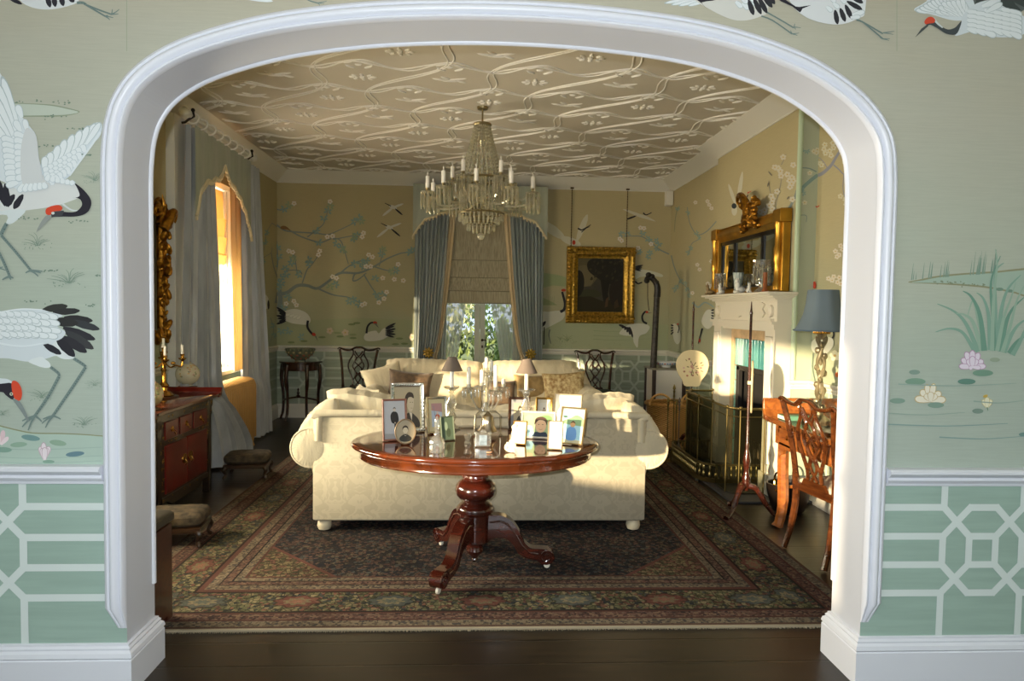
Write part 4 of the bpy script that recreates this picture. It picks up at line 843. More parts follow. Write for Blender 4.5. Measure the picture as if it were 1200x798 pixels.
# ================================================================== rug
def rug_mat(hx, hy):
    m, nt, b = base_mat('rug_pile', .95); L = nt.links; b.inputs['Specular IOR Level'].default_value = .1
    tc = node(nt, 'ShaderNodeTexCoord'); sx = node(nt, 'ShaderNodeSeparateXYZ'); L.new(tc.outputs['Object'], sx.inputs[0])
    def M(op, a, b_=None, c=None):
        n = node(nt, 'ShaderNodeMath', operation=op)
        for i, v in enumerate((a, b_, c)):
            if v is None: continue
            if isinstance(v, (int, float)): n.inputs[i].default_value = v
            else: L.new(v, n.inputs[i])
        return n.outputs[0]
    def mix(f, a, b_, bt='MIX'):
        n = node(nt, 'ShaderNodeMix', data_type='RGBA', blend_type=bt)
        for s_, v in ((0, f), (6, a), (7, b_)):
            if isinstance(v, (int, float)): n.inputs[s_].default_value = v
            elif isinstance(v, str): n.inputs[s_].default_value = lin(v)
            else: L.new(v, n.inputs[s_])
        return n.outputs[2]
    X, Y = sx.outputs[0], sx.outputs[1]
    a = M('SUBTRACT', hx, M('ABSOLUTE', X)); c = M('SUBTRACT', hy, M('ABSOLUTE', Y))
    d = M('MINIMUM', a, c)
    def vor(sc, feat='F1', rnd=1.0, stretch=(1, 1, 1)):
        v = node(nt, 'ShaderNodeTexVoronoi', feature=feat); v.inputs['Scale'].default_value = sc; v.inputs['Randomness'].default_value = rnd
        L.new(tc.outputs['Object'], v.inputs['Vector']); return v
    def pal(v, cols):
        s2 = node(nt, 'ShaderNodeSeparateColor'); L.new(v.outputs['Color'], s2.inputs[0])
        r = ramp(nt, [(i / len(cols), cc) for i, cc in enumerate(cols)], 'CONSTANT'); L.new(s2.outputs[0], r.inputs[0]); return r.outputs[0]
    v1, v2, v3 = vor(46, rnd=.9), vor(70, rnd=.7), vor(30, 'DISTANCE_TO_EDGE', .9)
    edge = ramp(nt, [(.0, (1, 1, 1, 1)), (.12, (0, 0, 0, 1))]); L.new(v3.outputs[0], edge.inputs[0])
    field = mix(edge.outputs[0], pal(v1, ['#33333a', '#5e4236', '#383634', '#6f6148', '#3f3934', '#66483a', '#34353c', '#565a54', '#463c36', '#70523f']), '#2b2b30')
    bord = mix(edge.outputs[0], pal(v1, ['#7c7346', '#5b5a38', '#8a5438', '#6d6a42', '#3a3d3e', '#948456', '#6f4230', '#77754a', '#4e5350', '#9a8a5c']), '#3b3a2c')
    grd = pal(v2, ['#7b5440', '#5e4034', '#8b6a4c', '#4a3a36', '#7a5c48', '#6b4636'])
    grd2 = pal(v2, ['#8a7a5c', '#6c5c48', '#937f60', '#55504a', '#7d6a50'])
    span = mix(edge.outputs[0], pal(v1, ['#7c6c42', '#64583a', '#86573c', '#55553a', '#8f7c50', '#6a4030']), '#3a3428')
    # rosettes along the main border
    side = M('LESS_THAN', a, c); u = mix(side, X, Y) ; 
    un = node(nt, 'ShaderNodeMix', data_type='FLOAT'); L.new(side, un.inputs[0]); L.new(X, un.inputs[2]); L.new(Y, un.inputs[3]); U = un.outputs[0]
    P_ = .50
    du = M('MULTIPLY', M('SUBTRACT', M('FRACT', M('DIVIDE', M('ADD', U, 20.25), P_)), .5), P_); dv = M('MULTIPLY', M('SUBTRACT', d, .315), 1.7)
    r_ = M('SQRT', M('ADD', M('MULTIPLY', du, du), M('MULTIPLY', dv, dv)))
    alt = M('GREATER_THAN', M('FRACT', M('DIVIDE', M('ADD', U, 20.25), 2 * P_)), .5)
    ang = M('ARCTAN2', dv, du); r2 = M('MULTIPLY_ADD', M('SINE', M('MULTIPLY', ang, 8)), .012, r_)
    ra = ramp(nt, [(0, '#a1603f'), (.22, '#8a7a52'), (.38, '#7d3a28'), (.62, '#4c2c22'), (.72, '#7c7346')], 'CONSTANT')
    rb = ramp(nt, [(0, '#6d7468'), (.22, '#9a8a60'), (.38, '#5d6560'), (.62, '#3c4036'), (.72, '#7c7346')], 'CONSTANT')
    rs = M('DIVIDE', r2, .18); L.new(rs, ra.inputs[0]); L.new(rs, rb.inputs[0])
    ros = mix(alt, ra.outputs[0], rb.outputs[0]); inr = M('LESS_THAN', rs, .70)
    bord = mix(M('MULTIPLY', inr, .8), bord, ros)
    # zones by distance from the edge
    def step(x, t): return M('GREATER_THAN', x, t)
    col = mix(step(d, .025), '#6b4c38', grd2)
    for t, cc in ((.085, '#64382a'), (.10, grd), (.165, '#64382a'), (.18, '#3a332c'), (.195, bord), (.43, '#3a2b24'), (.445, '#6c3c2c'), (.475, grd2), (.53, '#41342c'), (.54, grd), (.585, '#2c2a28'), (.595, grd2), (.64, '#64382a'), (.655, field)):
        col = mix(step(d, t), col, cc)
    sp_ = M('ADD', M('SUBTRACT', a, .655), M('SUBTRACT', c, .655)); infd = step(d, .655)
    col = mix(M('MULTIPLY', infd, M('LESS_THAN', sp_, .52)), col, '#74402f')
    col = mix(M('MULTIPLY', infd, M('LESS_THAN', sp_, .485)), col, span)
    n = node(nt, 'ShaderNodeTexNoise', i_Scale=3.0, i_Detail=6.0); L.new(tc.outputs['Object'], n.inputs['Vector'])
    wr_ = ramp(nt, [(.3, (.72, .72, .72, 1)), (.7, (1.05, 1.05, 1.05, 1))]); L.new(n.outputs[0], wr_.inputs[0])
    col = mix(1.0, col, wr_.outputs[0], 'MULTIPLY')
    n4 = node(nt, 'ShaderNodeTexNoise', i_Scale=160.0, i_Detail=2.0); L.new(tc.outputs['Object'], n4.inputs['Vector'])
    col = mix(.35, col, n4.outputs['Fac'], 'OVERLAY')
    hs = node(nt, 'ShaderNodeHueSaturation', i_Saturation=.8, i_Value=.58); L.new(col, hs.inputs['Color']); L.new(hs.outputs[0], b.inputs['Base Color'])
    bm = node(nt, 'ShaderNodeBump', i_Strength=.4, i_Distance=.004); L.new(n4.outputs['Fac'], bm.inputs['Height']); L.new(bm.outputs[0], b.inputs['Normal'])
    return m
hx, hy = 2.03, 2.83
rug = MB(); rug.use(rug_mat(hx, hy)); rug.cbox((-hx, -hy, .0), (hx, hy, .011), .003)
ro = rug.build('rug'); ro.location = (.05, 3.345 + hy, .001); tag(ro, 'large worn oriental rug with nested borders and dark patterned field under the sofas', 'rug')
fr = MB(); rnd = random.Random(5)
fr.cbox((-hx, -hy - .010, .0), (hx, -hy + .006, .012), .002)
for i in range(420):
    x = -hx + 2 * hx * (i + .5) / 420; fr.tube([(x, -hy, .005), (x + rnd.uniform(-.004, .004), -hy - rnd.uniform(.016, .026), .002)], .0022, 4)
fr.build('fringe', mat('#9c917a', .9), ro)

# ================================================================== sofas
def damask(ca='#cbc0a5', cb='#c1b69b', name='damask', ax=0, ay=2):
    m, nt, b = base_mat(name, .8); L = nt.links; b.inputs['Sheen Weight'].default_value = .15; b.inputs['Specular IOR Level'].default_value = .3
    tc = node(nt, 'ShaderNodeTexCoord'); sx = node(nt, 'ShaderNodeSeparateXYZ'); L.new(tc.outputs['Object'], sx.inputs[0])
    px = node(nt, 'ShaderNodeMath', operation='PINGPONG'); px.inputs[1].default_value = .17; L.new(sx.outputs[ax], px.inputs[0])
    py = node(nt, 'ShaderNodeMath', operation='PINGPONG'); py.inputs[1].default_value = .31; L.new(sx.outputs[ay], py.inputs[0])
    cb_ = node(nt, 'ShaderNodeCombineXYZ'); L.new(px.outputs[0], cb_.inputs[0]); L.new(py.outputs[0], cb_.inputs[1])
    n = node(nt, 'ShaderNodeTexNoise', i_Scale=17.0, i_Detail=1.5, i_Distortion=1.4); L.new(cb_.outputs[0], n.inputs['Vector'])
    r = ramp(nt, [(.47, ca), (.52, cb)]); L.new(n.outputs[0], r.inputs[0]); L.new(r.outputs[0], b.inputs['Base Color'])
    n2 = node(nt, 'ShaderNodeTexNoise', i_Scale=300.0); L.new(tc.outputs['Object'], n2.inputs['Vector'])
    bm = node(nt, 'ShaderNodeBump', i_Strength=.25, i_Distance=.002); L.new(n2.outputs[0], bm.inputs['Height']); L.new(bm.outputs[0], b.inputs['Normal'])
    return m
M_DAM = damask(); M_CREAM = mat('#d2c6a8', .8, var=.04, vscale=6, bump=.9, bscale=13, sheen=.15, stretch=(1.6, 1, .7))
def pillow(mb, w, h, t, M, wr=.0, pinch=.06, n=14, seed=0):
    """stuffed cushion lying in its local xz plane, thickness along y"""
    rnd = random.Random(seed); ph = [rnd.uniform(0, 6) for _ in range(4)]
    def f(sgn):
        def g(u, v):
            a, b = 2 * u - 1, 2 * v - 1
            x = a * w / 2 * (1 - pinch * (1 - b * b) * abs(a) ** 2); z = b * h / 2 * (1 - pinch * (1 - a * a) * abs(b) ** 2)
            q = max(0, (1 - abs(a) ** 3.2)) ** .5 * max(0, (1 - abs(b) ** 3.2)) ** .5
            k = 1 + wr * (math.sin(9 * a + ph[0] + 3 * b) + math.sin(7 * b + ph[1]) + .6 * math.sin(17 * a + ph[2])) * .33
            return M @ Vector((x, sgn * t / 2 * q * k, z))
        return g
    mb.grid(f(1), n, n); mb.grid(f(-1), n, n, flip=True); return mb
def T(x, y, z, rx=0, ry=0, rz=0): return Matrix.Translation((x, y, z)) @ Euler((R(rx), R(ry), R(rz))).to_matrix().to_4x4()
def sofa(label, loc, rz, group=None, high=(.97, .90, .97)):
    t = thing('sofa', label, 'sofa', loc, rz, group)
    m = MB(); m.use(M_DAM)
    m.cbox((-1.175, 0, .085), (1.175, .22, .83), .012)                                       # back
    m.cbox((-1.175, .20, .085), (1.175, .93, .32), .012)
    m.build('frame', None, t, angle=50)
    # padded roll edging the back
    pth = crom([(-1.135, -.004, .655), (-1.135, -.006, .75), (-1.128, -.006, .815), (-1.08, -.006, .845), (0, -.006, .848), (1.08, -.006, .845), (1.128, -.006, .815), (1.135, -.006, .75), (1.135, -.004, .655)], 8)
    r = MB(); r.tube(pth, .026, 10); r.tube([(p.x * 1.0, .11, p.z - .078) for p in pth[8:-8]], .085, 12); r.build('top_roll', M_CREAM, t)
    for s in (-1, 1):
        a = MB(); a.use(M_DAM)
        prof_ = [(.98, .30), (.98, .62)] + [(1.195 + .135 * math.cos(R(g)), .60 + .135 * math.sin(R(g))) for g in range(150, -91, -15)] + [(1.185, .45), (1.175, .40), (1.175, .088), (.98, .088)]
        prof_ = [(s * u, v) for u, v in prof_]
        a.prism(prof_, lambda u, v, w_: Vector((u, w_, v)), .02, .93)
        ao = a.build('arm', None, t, angle=35)
        # pleated scroll ends front and back, shoulder of the loose cover
        for (yy, sg) in ((.02, -1), (.93, 1)):
            p = MB()
            def g(u, v, yy=yy, sg=sg):
                th = 2 * PI * u; rr = .138 * v
                return Vector((s * 1.195 + rr * math.cos(th), yy + sg * (.028 * math.sqrt(max(0, 1 - (v * .98) ** 2)) + .0035 * math.cos(34 * th) * v ** 3), .60 + rr * math.sin(th)))
            p.grid(g, 88, 6); p.tube([(s * 1.195 + .136 * math.cos(2 * PI * i / 30), yy + sg * .004, .60 + .136 * math.sin(2 * PI * i / 30)) for i in range(31)], .009, 6)
            p.build('scroll_end', M_CREAM, ao)
        w = MB(); w.rings([[Vector((s * (u * k + 1.1 * (1 - k)), y, v * k + .75 * (1 - k))) for u, v in [(1.0, .60), (1.2, .58), (1.30, .64), (1.30, .71), (1.25, .79), (1.19, .865), (1.12, .93), (1.03, .95), (1.0, .92)]] for y, k in ((.015, .85), (.03, .97), (.08, 1), (.2, 1.0), (.32, .9), (.36, .7))])
        w.build('shoulder', M_CREAM, t, sub=1)
        for y in (.08, .85):
            f_ = MB(); f_.lathe([(.02, 0), (.042, .008), (.052, .035), (.048, .06), (.036, .075), (.04, .09)], (s * 1.11, y, 0), 16); f_.build('foot', mat('#d4c7a8', .5), t)
    for s in (-1, 1):
        c = MB(); zz = high[0 if s < 0 else 2]; mid = high[1]
        def g2(sgn):
            def g(u, v):
                a, b = 2 * u - 1, 2 * v - 1; x = s * .56 + a * .56; end = (x * s) / 1.12
                top = mid + (zz - mid) * max(0, min(1, end * 1.15)) ** 1.3; z = .46 + (top - .46) * v - .03 * abs(a) ** 6
                q = max(0, (1 - abs(a) ** 7)) ** .5 * max(0, (1 - abs(b) ** 9)) ** .5
                wv = 1 + .05 * math.sin(11 * a + s) * v + .035 * math.sin(31 * a + 4 * v) * v ** 3 + .03 * math.sin(13 * v + 5 * a)
                return Vector((x, .30 + sgn * .135 * q * wv + .16 * (1 - v) - (.13 * v), z + .003 * math.sin(37 * a + 5 * a * a) * v ** 6))
            return g
        c.grid(g2(1), 60, 18); c.grid(g2(-1), 60, 18, flip=True); c.build('back_cushion', M_CREAM, t)
        c2 = MB(); c2.cbox((min(s * .01, s * .975), .34, .31), (max(s * .01, s * .975), .98, .49), .05); c2.build('seat_cushion', M_DAM, t, sub=2)
    return t
near = sofa('cream damask sofa seen from behind, its back to the round table', (.04, 4.78, .0135), 0, high=(1.01, .885, 1.0))
far = sofa('cream sofa facing the camera from under the back window', (.06, 8.22, .0135), PI, high=(1.0, .98, 1.0))

# ================================================================== round table
MAH = wood('#3a190b', '#5f2e14', .14, 1.0, 2.5, (2, 10, 2)); MAHD = wood('#2c100a', '#521f12', .2, .8, 6, (1, 1, 4)); MAH_TOP = wood('#3f1a0c', '#6a3014', .09, 1.0, 1.6, (2, 9, 1))
TX, TY, TZ = 0.0, 4.14, .80
tb = thing('round_table', 'round mahogany pedestal table crowded with photograph frames in front of the sofa', 'table', (TX, TY, .0135))
m = MB(); m.lathe([(.001, .788), (.69, .788), (.735, .787), (.748, .781), (.752, .771), (.747, .762), (.735, .757), (.725, .755), (.71, .75)], seg=96, sy=.733)
tp = m.build('tabletop', MAH_TOP, tb, angle=60)
m = MB(); m.lathe([(.64, .755), (.705, .754), (.710, .744), (.704, .735), (.70, .71), (.703, .70), (.697, .693), (.64, .693)], seg=96, sy=.733); m.build('apron', MAH, tb, angle=40)
m = MB(); m.lathe([(.22, .755), (.22, .735), (.12, .70), (.085, .66), (.08, .615), (.078, .60), (.076, .585), (.085, .58), (.088, .568), (.078, .56), (.078, .55), (.086, .545), (.10, .535), (.118, .515), (.126, .485), (.118, .455), (.10, .435), (.075, .425), (.07, .41), (.08, .405), (.098, .395), (.112, .38), (.116, .365), (.112, .35), (.10, .34), (.092, .335), (.090, .28), (.088, .20), (.092, .17), (.08, .16), (.05, .155), (.047, .14), (.05, .125), (.055, .11), (.045, .09), (.025, .075), (.018, .06), (.022, .05), (.012, .035), (.001, .03)], seg=40)
m.build('pedestal', MAHD, tb, angle=35)
legp = crom([(.06, .325, 0), (.14, .335, 0), (.21, .31, 0), (.265, .245, 0), (.30, .175, 0), (.345, .135, 0), (.40, .13, 0), (.45, .125, 0), (.485, .095, 0), (.485, .06, 0), (.455, .035, 0), (.415, .035, 0), (.385, .055, 0), (.355, .065, 0), (.31, .075, 0), (.265, .105, 0), (.235, .155, 0), (.19, .19, 0), (.13, .195, 0), (.06, .17, 0)], 4)
for an in (243.4, -2.6, 120.4):
    q = Matrix.Rotation(R(an), 3, 'Z'); l = MB()
    l.prism([(p.x, p.y) for p in legp], lambda u, v, w_: q @ Vector((u, w_, v)), -.036, .036)
    for sg in (-1, 1):
        sp = []
        for i in range(26):
            a = i / 25 * 3.6 * PI; rr = .044 * (1 - i / 28); sp.append(q @ Vector((.44 + rr * math.cos(a), sg * .037, .082 + rr * math.sin(a))))
        l.tube(sp, .006, 6)
        l.tube([q @ Vector((p[0], sg * .036, p[1])) for p in ((.09, .29), (.15, .30), (.20, .28), (.25, .22), (.29, .15), (.34, .105), (.39, .10))], .007, 6)
    lo = l.build('leg', MAHD, tb, bevel=.008, angle=30)
    c = MB(); cc = q @ Vector((.445, 0, .02)); c.lathe([(.004, -.009), (.018, -.008), (.02, 0), (.018, .008), (.004, .009)], cc, 14, M=q @ Matrix.Rotation(PI / 2, 3, 'X')); c.bar(q @ Vector((.43, 0, .03)), q @ Vector((.43, 0, .05)), .012)
    c.build('caster', mat('#e6dfcf', .3), lo)
# ================================================================== curtains and windows
SILK = mat('#a6a8a6', .38, var=.12, vscale=9, stretch=(1, 1, .3), sheen=.3, bump=.15, bscale=30)
SILKG = mat('#9fa592', .45, var=.08, vscale=6, stretch=(3, 3, .5), sheen=.2)
CREAMT = mat('#d6c9a4', .7)
def translucent(name, c, tr=.5, c2=None):
    m = bpy.data.materials.new(name); m.use_nodes = True; nt = m.node_tree; nt.nodes.remove(nt.nodes['Principled BSDF'])
    a = node(nt, 'ShaderNodeBsdfDiffuse'); b = node(nt, 'ShaderNodeBsdfTranslucent'); a.inputs[0].default_value = lin(c); b.inputs[0].default_value = lin(c2 or c)
    x = node(nt, 'ShaderNodeMixShader'); x.inputs[0].default_value = tr; nt.links.new(a.outputs[0], x.inputs[1]); nt.links.new(b.outputs[0], x.inputs[2]); nt.links.new(x.outputs[0], nt.nodes['Material Output'].inputs[0]); return m
def sheer_mat():
    m = bpy.data.materials.new('sheer'); m.use_nodes = True; nt = m.node_tree; nt.nodes.remove(nt.nodes['Principled BSDF'])
    a = node(nt, 'ShaderNodeBsdfDiffuse'); b = node(nt, 'ShaderNodeBsdfTranslucent'); t = node(nt, 'ShaderNodeBsdfTransparent')
    for q in (a, b): q.inputs[0].default_value = lin('#c9c8b8')
    x = node(nt, 'ShaderNodeMixShader'); y = node(nt, 'ShaderNodeMixShader'); x.inputs[0].default_value = .6; y.inputs[0].default_value = .42
    nt.links.new(a.outputs[0], x.inputs[1]); nt.links.new(b.outputs[0], x.inputs[2]); nt.links.new(t.outputs[0], y.inputs[1]); nt.links.new(x.outputs[0], y.inputs[2]); nt.links.new(y.outputs[0], nt.nodes['Material Output'].inputs[0]); return m
def blind_mat():
    m, nt, b = base_mat('woven_blind', .9); L = nt.links
    tc = node(nt, 'ShaderNodeTexCoord'); mp = node(nt, 'ShaderNodeMapping'); mp.inputs['Scale'].default_value = (60, 60, 3)
    n = node(nt, 'ShaderNodeTexNoise', i_Scale=1.6, i_Detail=4.0); L.new(tc.outputs['Object'], mp.inputs[0]); L.new(mp.outputs[0], n.inputs['Vector'])
    r = ramp(nt, [(.35, '#857e68'), (.6, '#a8a087')]); L.new(n.outputs[0], r.inputs[0]); L.new(r.outputs[0], b.inputs['Base Color']); return m
GLASS = clear_mat('window_glass', gloss=.02)
def drape(mb, path, z0, z1, folds, amp, nv=30, th=.004, nu=None):
    """path(u,v)->(x,y) ground line of the cloth at height fraction v (0 top); folds displaced along the path normal"""
    nu = nu or folds * 8
    def f(u, v):
        e = .01; x, y = path(u, v); x2, y2 = path(min(1, u + e), v); x1, y1 = path(max(0, u - e), v)
        dx, dy = x2 - x1, y2 - y1; l = math.hypot(dx, dy) or 1
        a = amp(v) if callable(amp) else amp
        d = a * (math.sin(2 * PI * folds * u) + .35 * math.sin(2 * PI * folds * 2.3 * u + 1.5 + v * 2))
        return Vector((x - dy / l * d, y + dx / l * d, z0(u) + (z1(u) - z0(u)) * v))
    mb.sheet(f, nu, nv, th)
sstep = lambda t: max(0, min(1, t)) ** 2 * (3 - 2 * max(0, min(1, t)))

# ---- French window in the back wall (door_1)
dr = struct(bpy.data.objects.new('door_1', None)); COL.objects.link(dr); dr.location = (.03, YB + .12, 0)
m = MB(); M_FR = mat('#b9bcae', .5)
for a, b in (((FD[0], YB + .08, 0), (FD[0] + .07, YB + .16, FD[3])), ((FD[1] - .07, YB + .08, 0), (FD[1], YB + .16, FD[3])), ((FD[0], YB + .08, FD[3] - .07), (FD[1], YB + .16, FD[3]))): m.box(a, b)
m.build('door_frame', M_FR, dr, world=True, bevel=.004)
for s_, (a, b) in enumerate(((FD[0] + .07, .030), (.034, FD[1] - .07))):
    l = MB(); st = .075
    for p, q in (((a, 0.02), (a + st, FD[3] - .07)), ((b - st, 0.02), (b, FD[3] - .07)), ((a + st, .02), (b - st, .24)), ((a + st, FD[3] - .17), (b - st, FD[3] - .07))): l.box((p[0], YB + .09, p[1]), (q[0], YB + .135, q[1]))
    l.box((a + st, YB + .10, 1.95), (b - st, YB + .125, 1.98))
    lo = l.build('door_leaf', M_FR, dr, world=True, bevel=.003)
    g = MB(); g.box((a + st, YB + .11, .24), (b - st, YB + .114, FD[3] - .17)); g.build('pane', GLASS, lo, world=True)
    if s_:
        h = MB(); h.ell((a + .037, YB + .08, 1.145), .02, .012, .02); h.bar((a + .037, YB + .075, 1.145), (a + .10, YB + .07, 1.145), .008); h.cbox((a + .025, YB + .078, 1.03), (a + .05, YB + .09, 1.07), .003); h.build('door_handle', mat('#3a3226', .3, 1), lo, world=True)
# ---- roman blind
bl = MB(); BM = blind_mat(); bl.use(BM)
bx0, bx1 = FD[0] + .01, FD[1] - .01; yb_ = YB - .05
zs = [(3.28, .02), (2.6, .02), (2.3, .0), (2.29, .035), (2.05, .015), (2.04, .04), (1.86, .01), (1.85, .035), (1.69, .03), (1.675, .0)]
bl.rings([[(bx0, yb_ - d - .02, z), (bx1, yb_ - d - .02, z), (bx1, yb_ - d + .01, z), (bx0, yb_ - d + .01, z)] for z, d in zs])
bo = bl.build('roman_blind', None, smooth=False, loc=(.03, YB - .06, 1.675)); tag(bo, 'beige woven roman blind half lowered over the back window', 'blind')
# ---- back curtains, held by tiebacks
def tied(name, label, xo, xi_top, xt, side):
    """xo outer edge, xi inner edge at the top, xt inner x at the tieback"""
    t = thing(name, label, 'curtain', ((xo + xi_top) / 2, YB - .16, 0), 0, 'grey silk curtains at the back window')
    ztie = .93
    def inner(v):
        z = 3.3 * (1 - v); k = sstep((z - ztie) / 1.9) if z > ztie else 0
        k2 = sstep((ztie - z) / .6) if z < ztie else 0
        return xt + (xi_top - xt) * (max(0, (z - ztie) / 2.37) ** .55 if z > ztie else 0) + (xi_top - xt) * .35 * k2
    m = MB(); drape(m, lambda u, v: (xo + (inner(v) - xo) * u, YB - .16 + .0 * u), lambda u: 3.3, lambda u: .02, 9, lambda v: .030 * (.6 + .4 * abs(v - .72) / .72), 40)
    m.build('drape', mat('#929b98', .38, var=.12, vscale=9, stretch=(1, 1, .3), sheen=.3, bump=.15, bscale=30), t, world=True)
    c = MB(); drape(c, lambda u, v: (inner(v) - side * .02 + side * (.06 + .05 * (1 - v)) * u, YB - .12), lambda u: 3.25, lambda u: .05, 2, .01, 30); c.build('lining', mat('#cdb892', .7), t, world=True)
    return t
tied('curtain', 'grey silk curtain at the left of the back window, tied back', -.90, -.40, -.63, 1)
tied('curtain', 'grey silk curtain at the right of the back window, nearest the gilt painting', .93, .42, .68, -1)
SH = sheer_mat()
for sx_, lab in ((-1, 'sheer curtain swept to the left inside the back window'), (1, 'sheer curtain swept to the right inside the back window')):
    m = MB(); xo = .03 + sx_ * .60
    drape(m, lambda u, v, sx_=sx_, xo=xo: (xo - sx_ * u * (.34 * (1 - v) ** .8 + .12 + (.12 if sx_ < 0 else .18) * (1 - v)), YB - .035), lambda u: 2.9, lambda u: .05, 7, .008, 24, th=.0015)
    tag(m.build('sheer_curtain', SH, loc=(xo, YB - .035, 0)), lab, 'curtain')
# tiebacks: gilt rosettes
for x, lab in ((-.69, 'gilt foliate tieback rosette on the left curtain of the back window'), (.76, 'gilt foliate tieback rosette on the right curtain of the back window')):
    m = MB(); q = Matrix.Rotation(PI / 2, 3, 'X')
    for i in range(9):
        a = 2 * PI * i / 9; m.ell((x + .05 * math.cos(a), YB - .235, .97 + .05 * math.sin(a)), .032, .012, .018, 8, 5, M=Matrix.Rotation(-a, 3, 'Y'))
    m.ell((x, YB - .25, .97), .028, .02, .028); m.bar((x, YB - .24, .97), (x, YB - .02, .97), .009)
    tag(m.build('curtain_tieback', mat('#b89a48', .3, .8), loc=(x, YB - .24, .97)), lab, 'tieback')
# pelmets: shaped silk with a trimmed edge; f(u)->(x,y), zb(u) bottom edge
def pelmet(label, pt, n, nrm, z1, zb, trim_r=.016):
    t = thing('pelmet', label, 'pelmet', (*pt(.5), z1), 0)
    m = MB(); nx, ny = nrm
    m.sheet(lambda u, v: Vector((pt(u)[0] + nx * .006 * math.sin(u * 30), pt(u)[1] + ny * .006 * math.sin(u * 30), z1 + (zb(u) - z1) * v)), n, 10, .006)
    m.build('valance', SILKG, t, world=True)
    e = MB(); P_ = [Vector((pt(i / n)[0] + nx * .012, pt(i / n)[1] + ny * .012, zb(i / n))) for i in range(n + 1)]
    e.tube(P_, trim_r, 6)
    for i in range(0, n, 2): e.ell(P_[i] + Vector((0, 0, -trim_r * 1.3)), trim_r * 1.0, trim_r * 1.0, trim_r * 1.5, 6, 4)
    e.build('trim', CREAMT, t, world=True)
    return t
def edge(pts):
    def f(u):
        for (a, za), (b, zb_) in zip(pts, pts[1:]):
            if u <= b: return za + (zb_ - za) * (u - a) / max(1e-6, b - a)
        return pts[-1][1]
    return f
pb = pelmet('grey green silk pelmet over the back window, behind the chandelier', lambda u: (-.92 + 1.88 * u, YB - .24), 80, (0, -1), 3.33, edge([(0, 2.60), (.04, 2.72), (.09, 2.84), (.16, 2.88), (.2, 2.93), (.3, 2.95), (.4, 3.0), (.46, 3.04), (.5, 3.12), (.54, 3.04), (.6, 3.0), (.7, 2.95), (.8, 2.93), (.84, 2.88), (.91, 2.84), (.96, 2.72), (1, 2.60)]))
for x in (-.92, .96): m = MB(); m.sheet(lambda u, v, x=x: Vector((x, YB - .24 + .22 * u, 3.33 - .7 * v)), 4, 6, .005); m.build('pelmet_return', SILKG, pb, world=True)

# ---- window on the left wall (window_1) and the two out of view
def sash_window(name, X, w, th=.05, bars=True):
    o = struct(bpy.data.objects.new(name, None)); COL.objects.link(o); o.location = (X, (w[0] + w[1]) / 2, w[2])
    m = MB(); y0, y1, z0, z1 = w; f = .06; mid = (z0 + z1) / 2
    for a, b in (((y0, z0), (y0 + f, z1)), ((y1 - f, z0), (y1, z1)), ((y0, z1 - f), (y1, z1)), ((y0, z0), (y1, z0 + f)), ((y0 + f, mid - .02), (y1 - f, mid + .02))): m.box((X - th / 2, a[0], a[1]), (X + th / 2, b[0], b[1]))
    if bars:
        k = (y0 + y1) / 2; m.box((X - .012, k - .012, z0 + f), (X + .012, k + .012, z1 - f))
    m.build('window_frame', M_WHITE2, o, world=True)
    g = MB(); g.box((X - .002, y0 + f, z0 + f), (X + .002, y1 - f, z1 - f)); g.build('pane', GLASS, o, world=True)
    return o
sash_window('window_2', XL - .30, W1, bars=False)
sw = sash_window('window_1', XL - .30, W2)
sash_window('window_3', NX0 - .08, W3, bars=False)
s = MB(); s.cbox((XL - .32, W2[0] - .03, W2[2] - .045), (XL + .05, W2[1] + .03, W2[2] + .004), .006)
s.build('window_sill', M_WHITE2, sw, world=True)
s = MB(); 
for k in range(6): s.box((XL - .03 - k * .045, W2[1] - .018, W2[2] + .02), (XL - .03 - k * .045 - .028, W2[1] + .001, W2[3] - .02))
s.build('shutter_panel', mat('#e9e6da', .5), sw, world=True)
s = MB(); s.bar((XL - .27, W2[1] - .04, 1.30), (XL - .27, W2[1] - .04, 1.42), .008); s.ell((XL - .27, W2[1] - .04, 1.30), .014); s.build('window_latch', mat('#3b342a', .4, 1), sw, world=True)
a = MB(); a.cbox((XL, 6.44, .2), (XL + .08, 6.68, 3.345), .006); a.cbox((XL, 6.41, 0), (XL + .10, 6.71, .24), .006); struct(a.build('trim_6', M_WHITE2))
# gold blind inside the reveal
b = MB(); zs = [(2.93, 0), (2.62, .01), (2.61, .04), (2.4, .015), (2.39, .05), (2.2, .02), (2.18, .05), (2.08, .03), (2.07, 0)]
b.rings([[(XL - .16 + d, W2[0] + .02, z), (XL - .16 + d, W2[1] - .02, z), (XL - .168 + d, W2[1] - .02, z), (XL - .168 + d, W2[0] + .02, z)] for z, d in zs])
tag(b.build('roman_blind', translucent('gold_blind', '#d8b98a', .35, '#e6c48c'), smooth=False, loc=(XL - .15, 7.35, 2.07)), 'golden roman blind glowing in the sun inside the left window', 'blind')
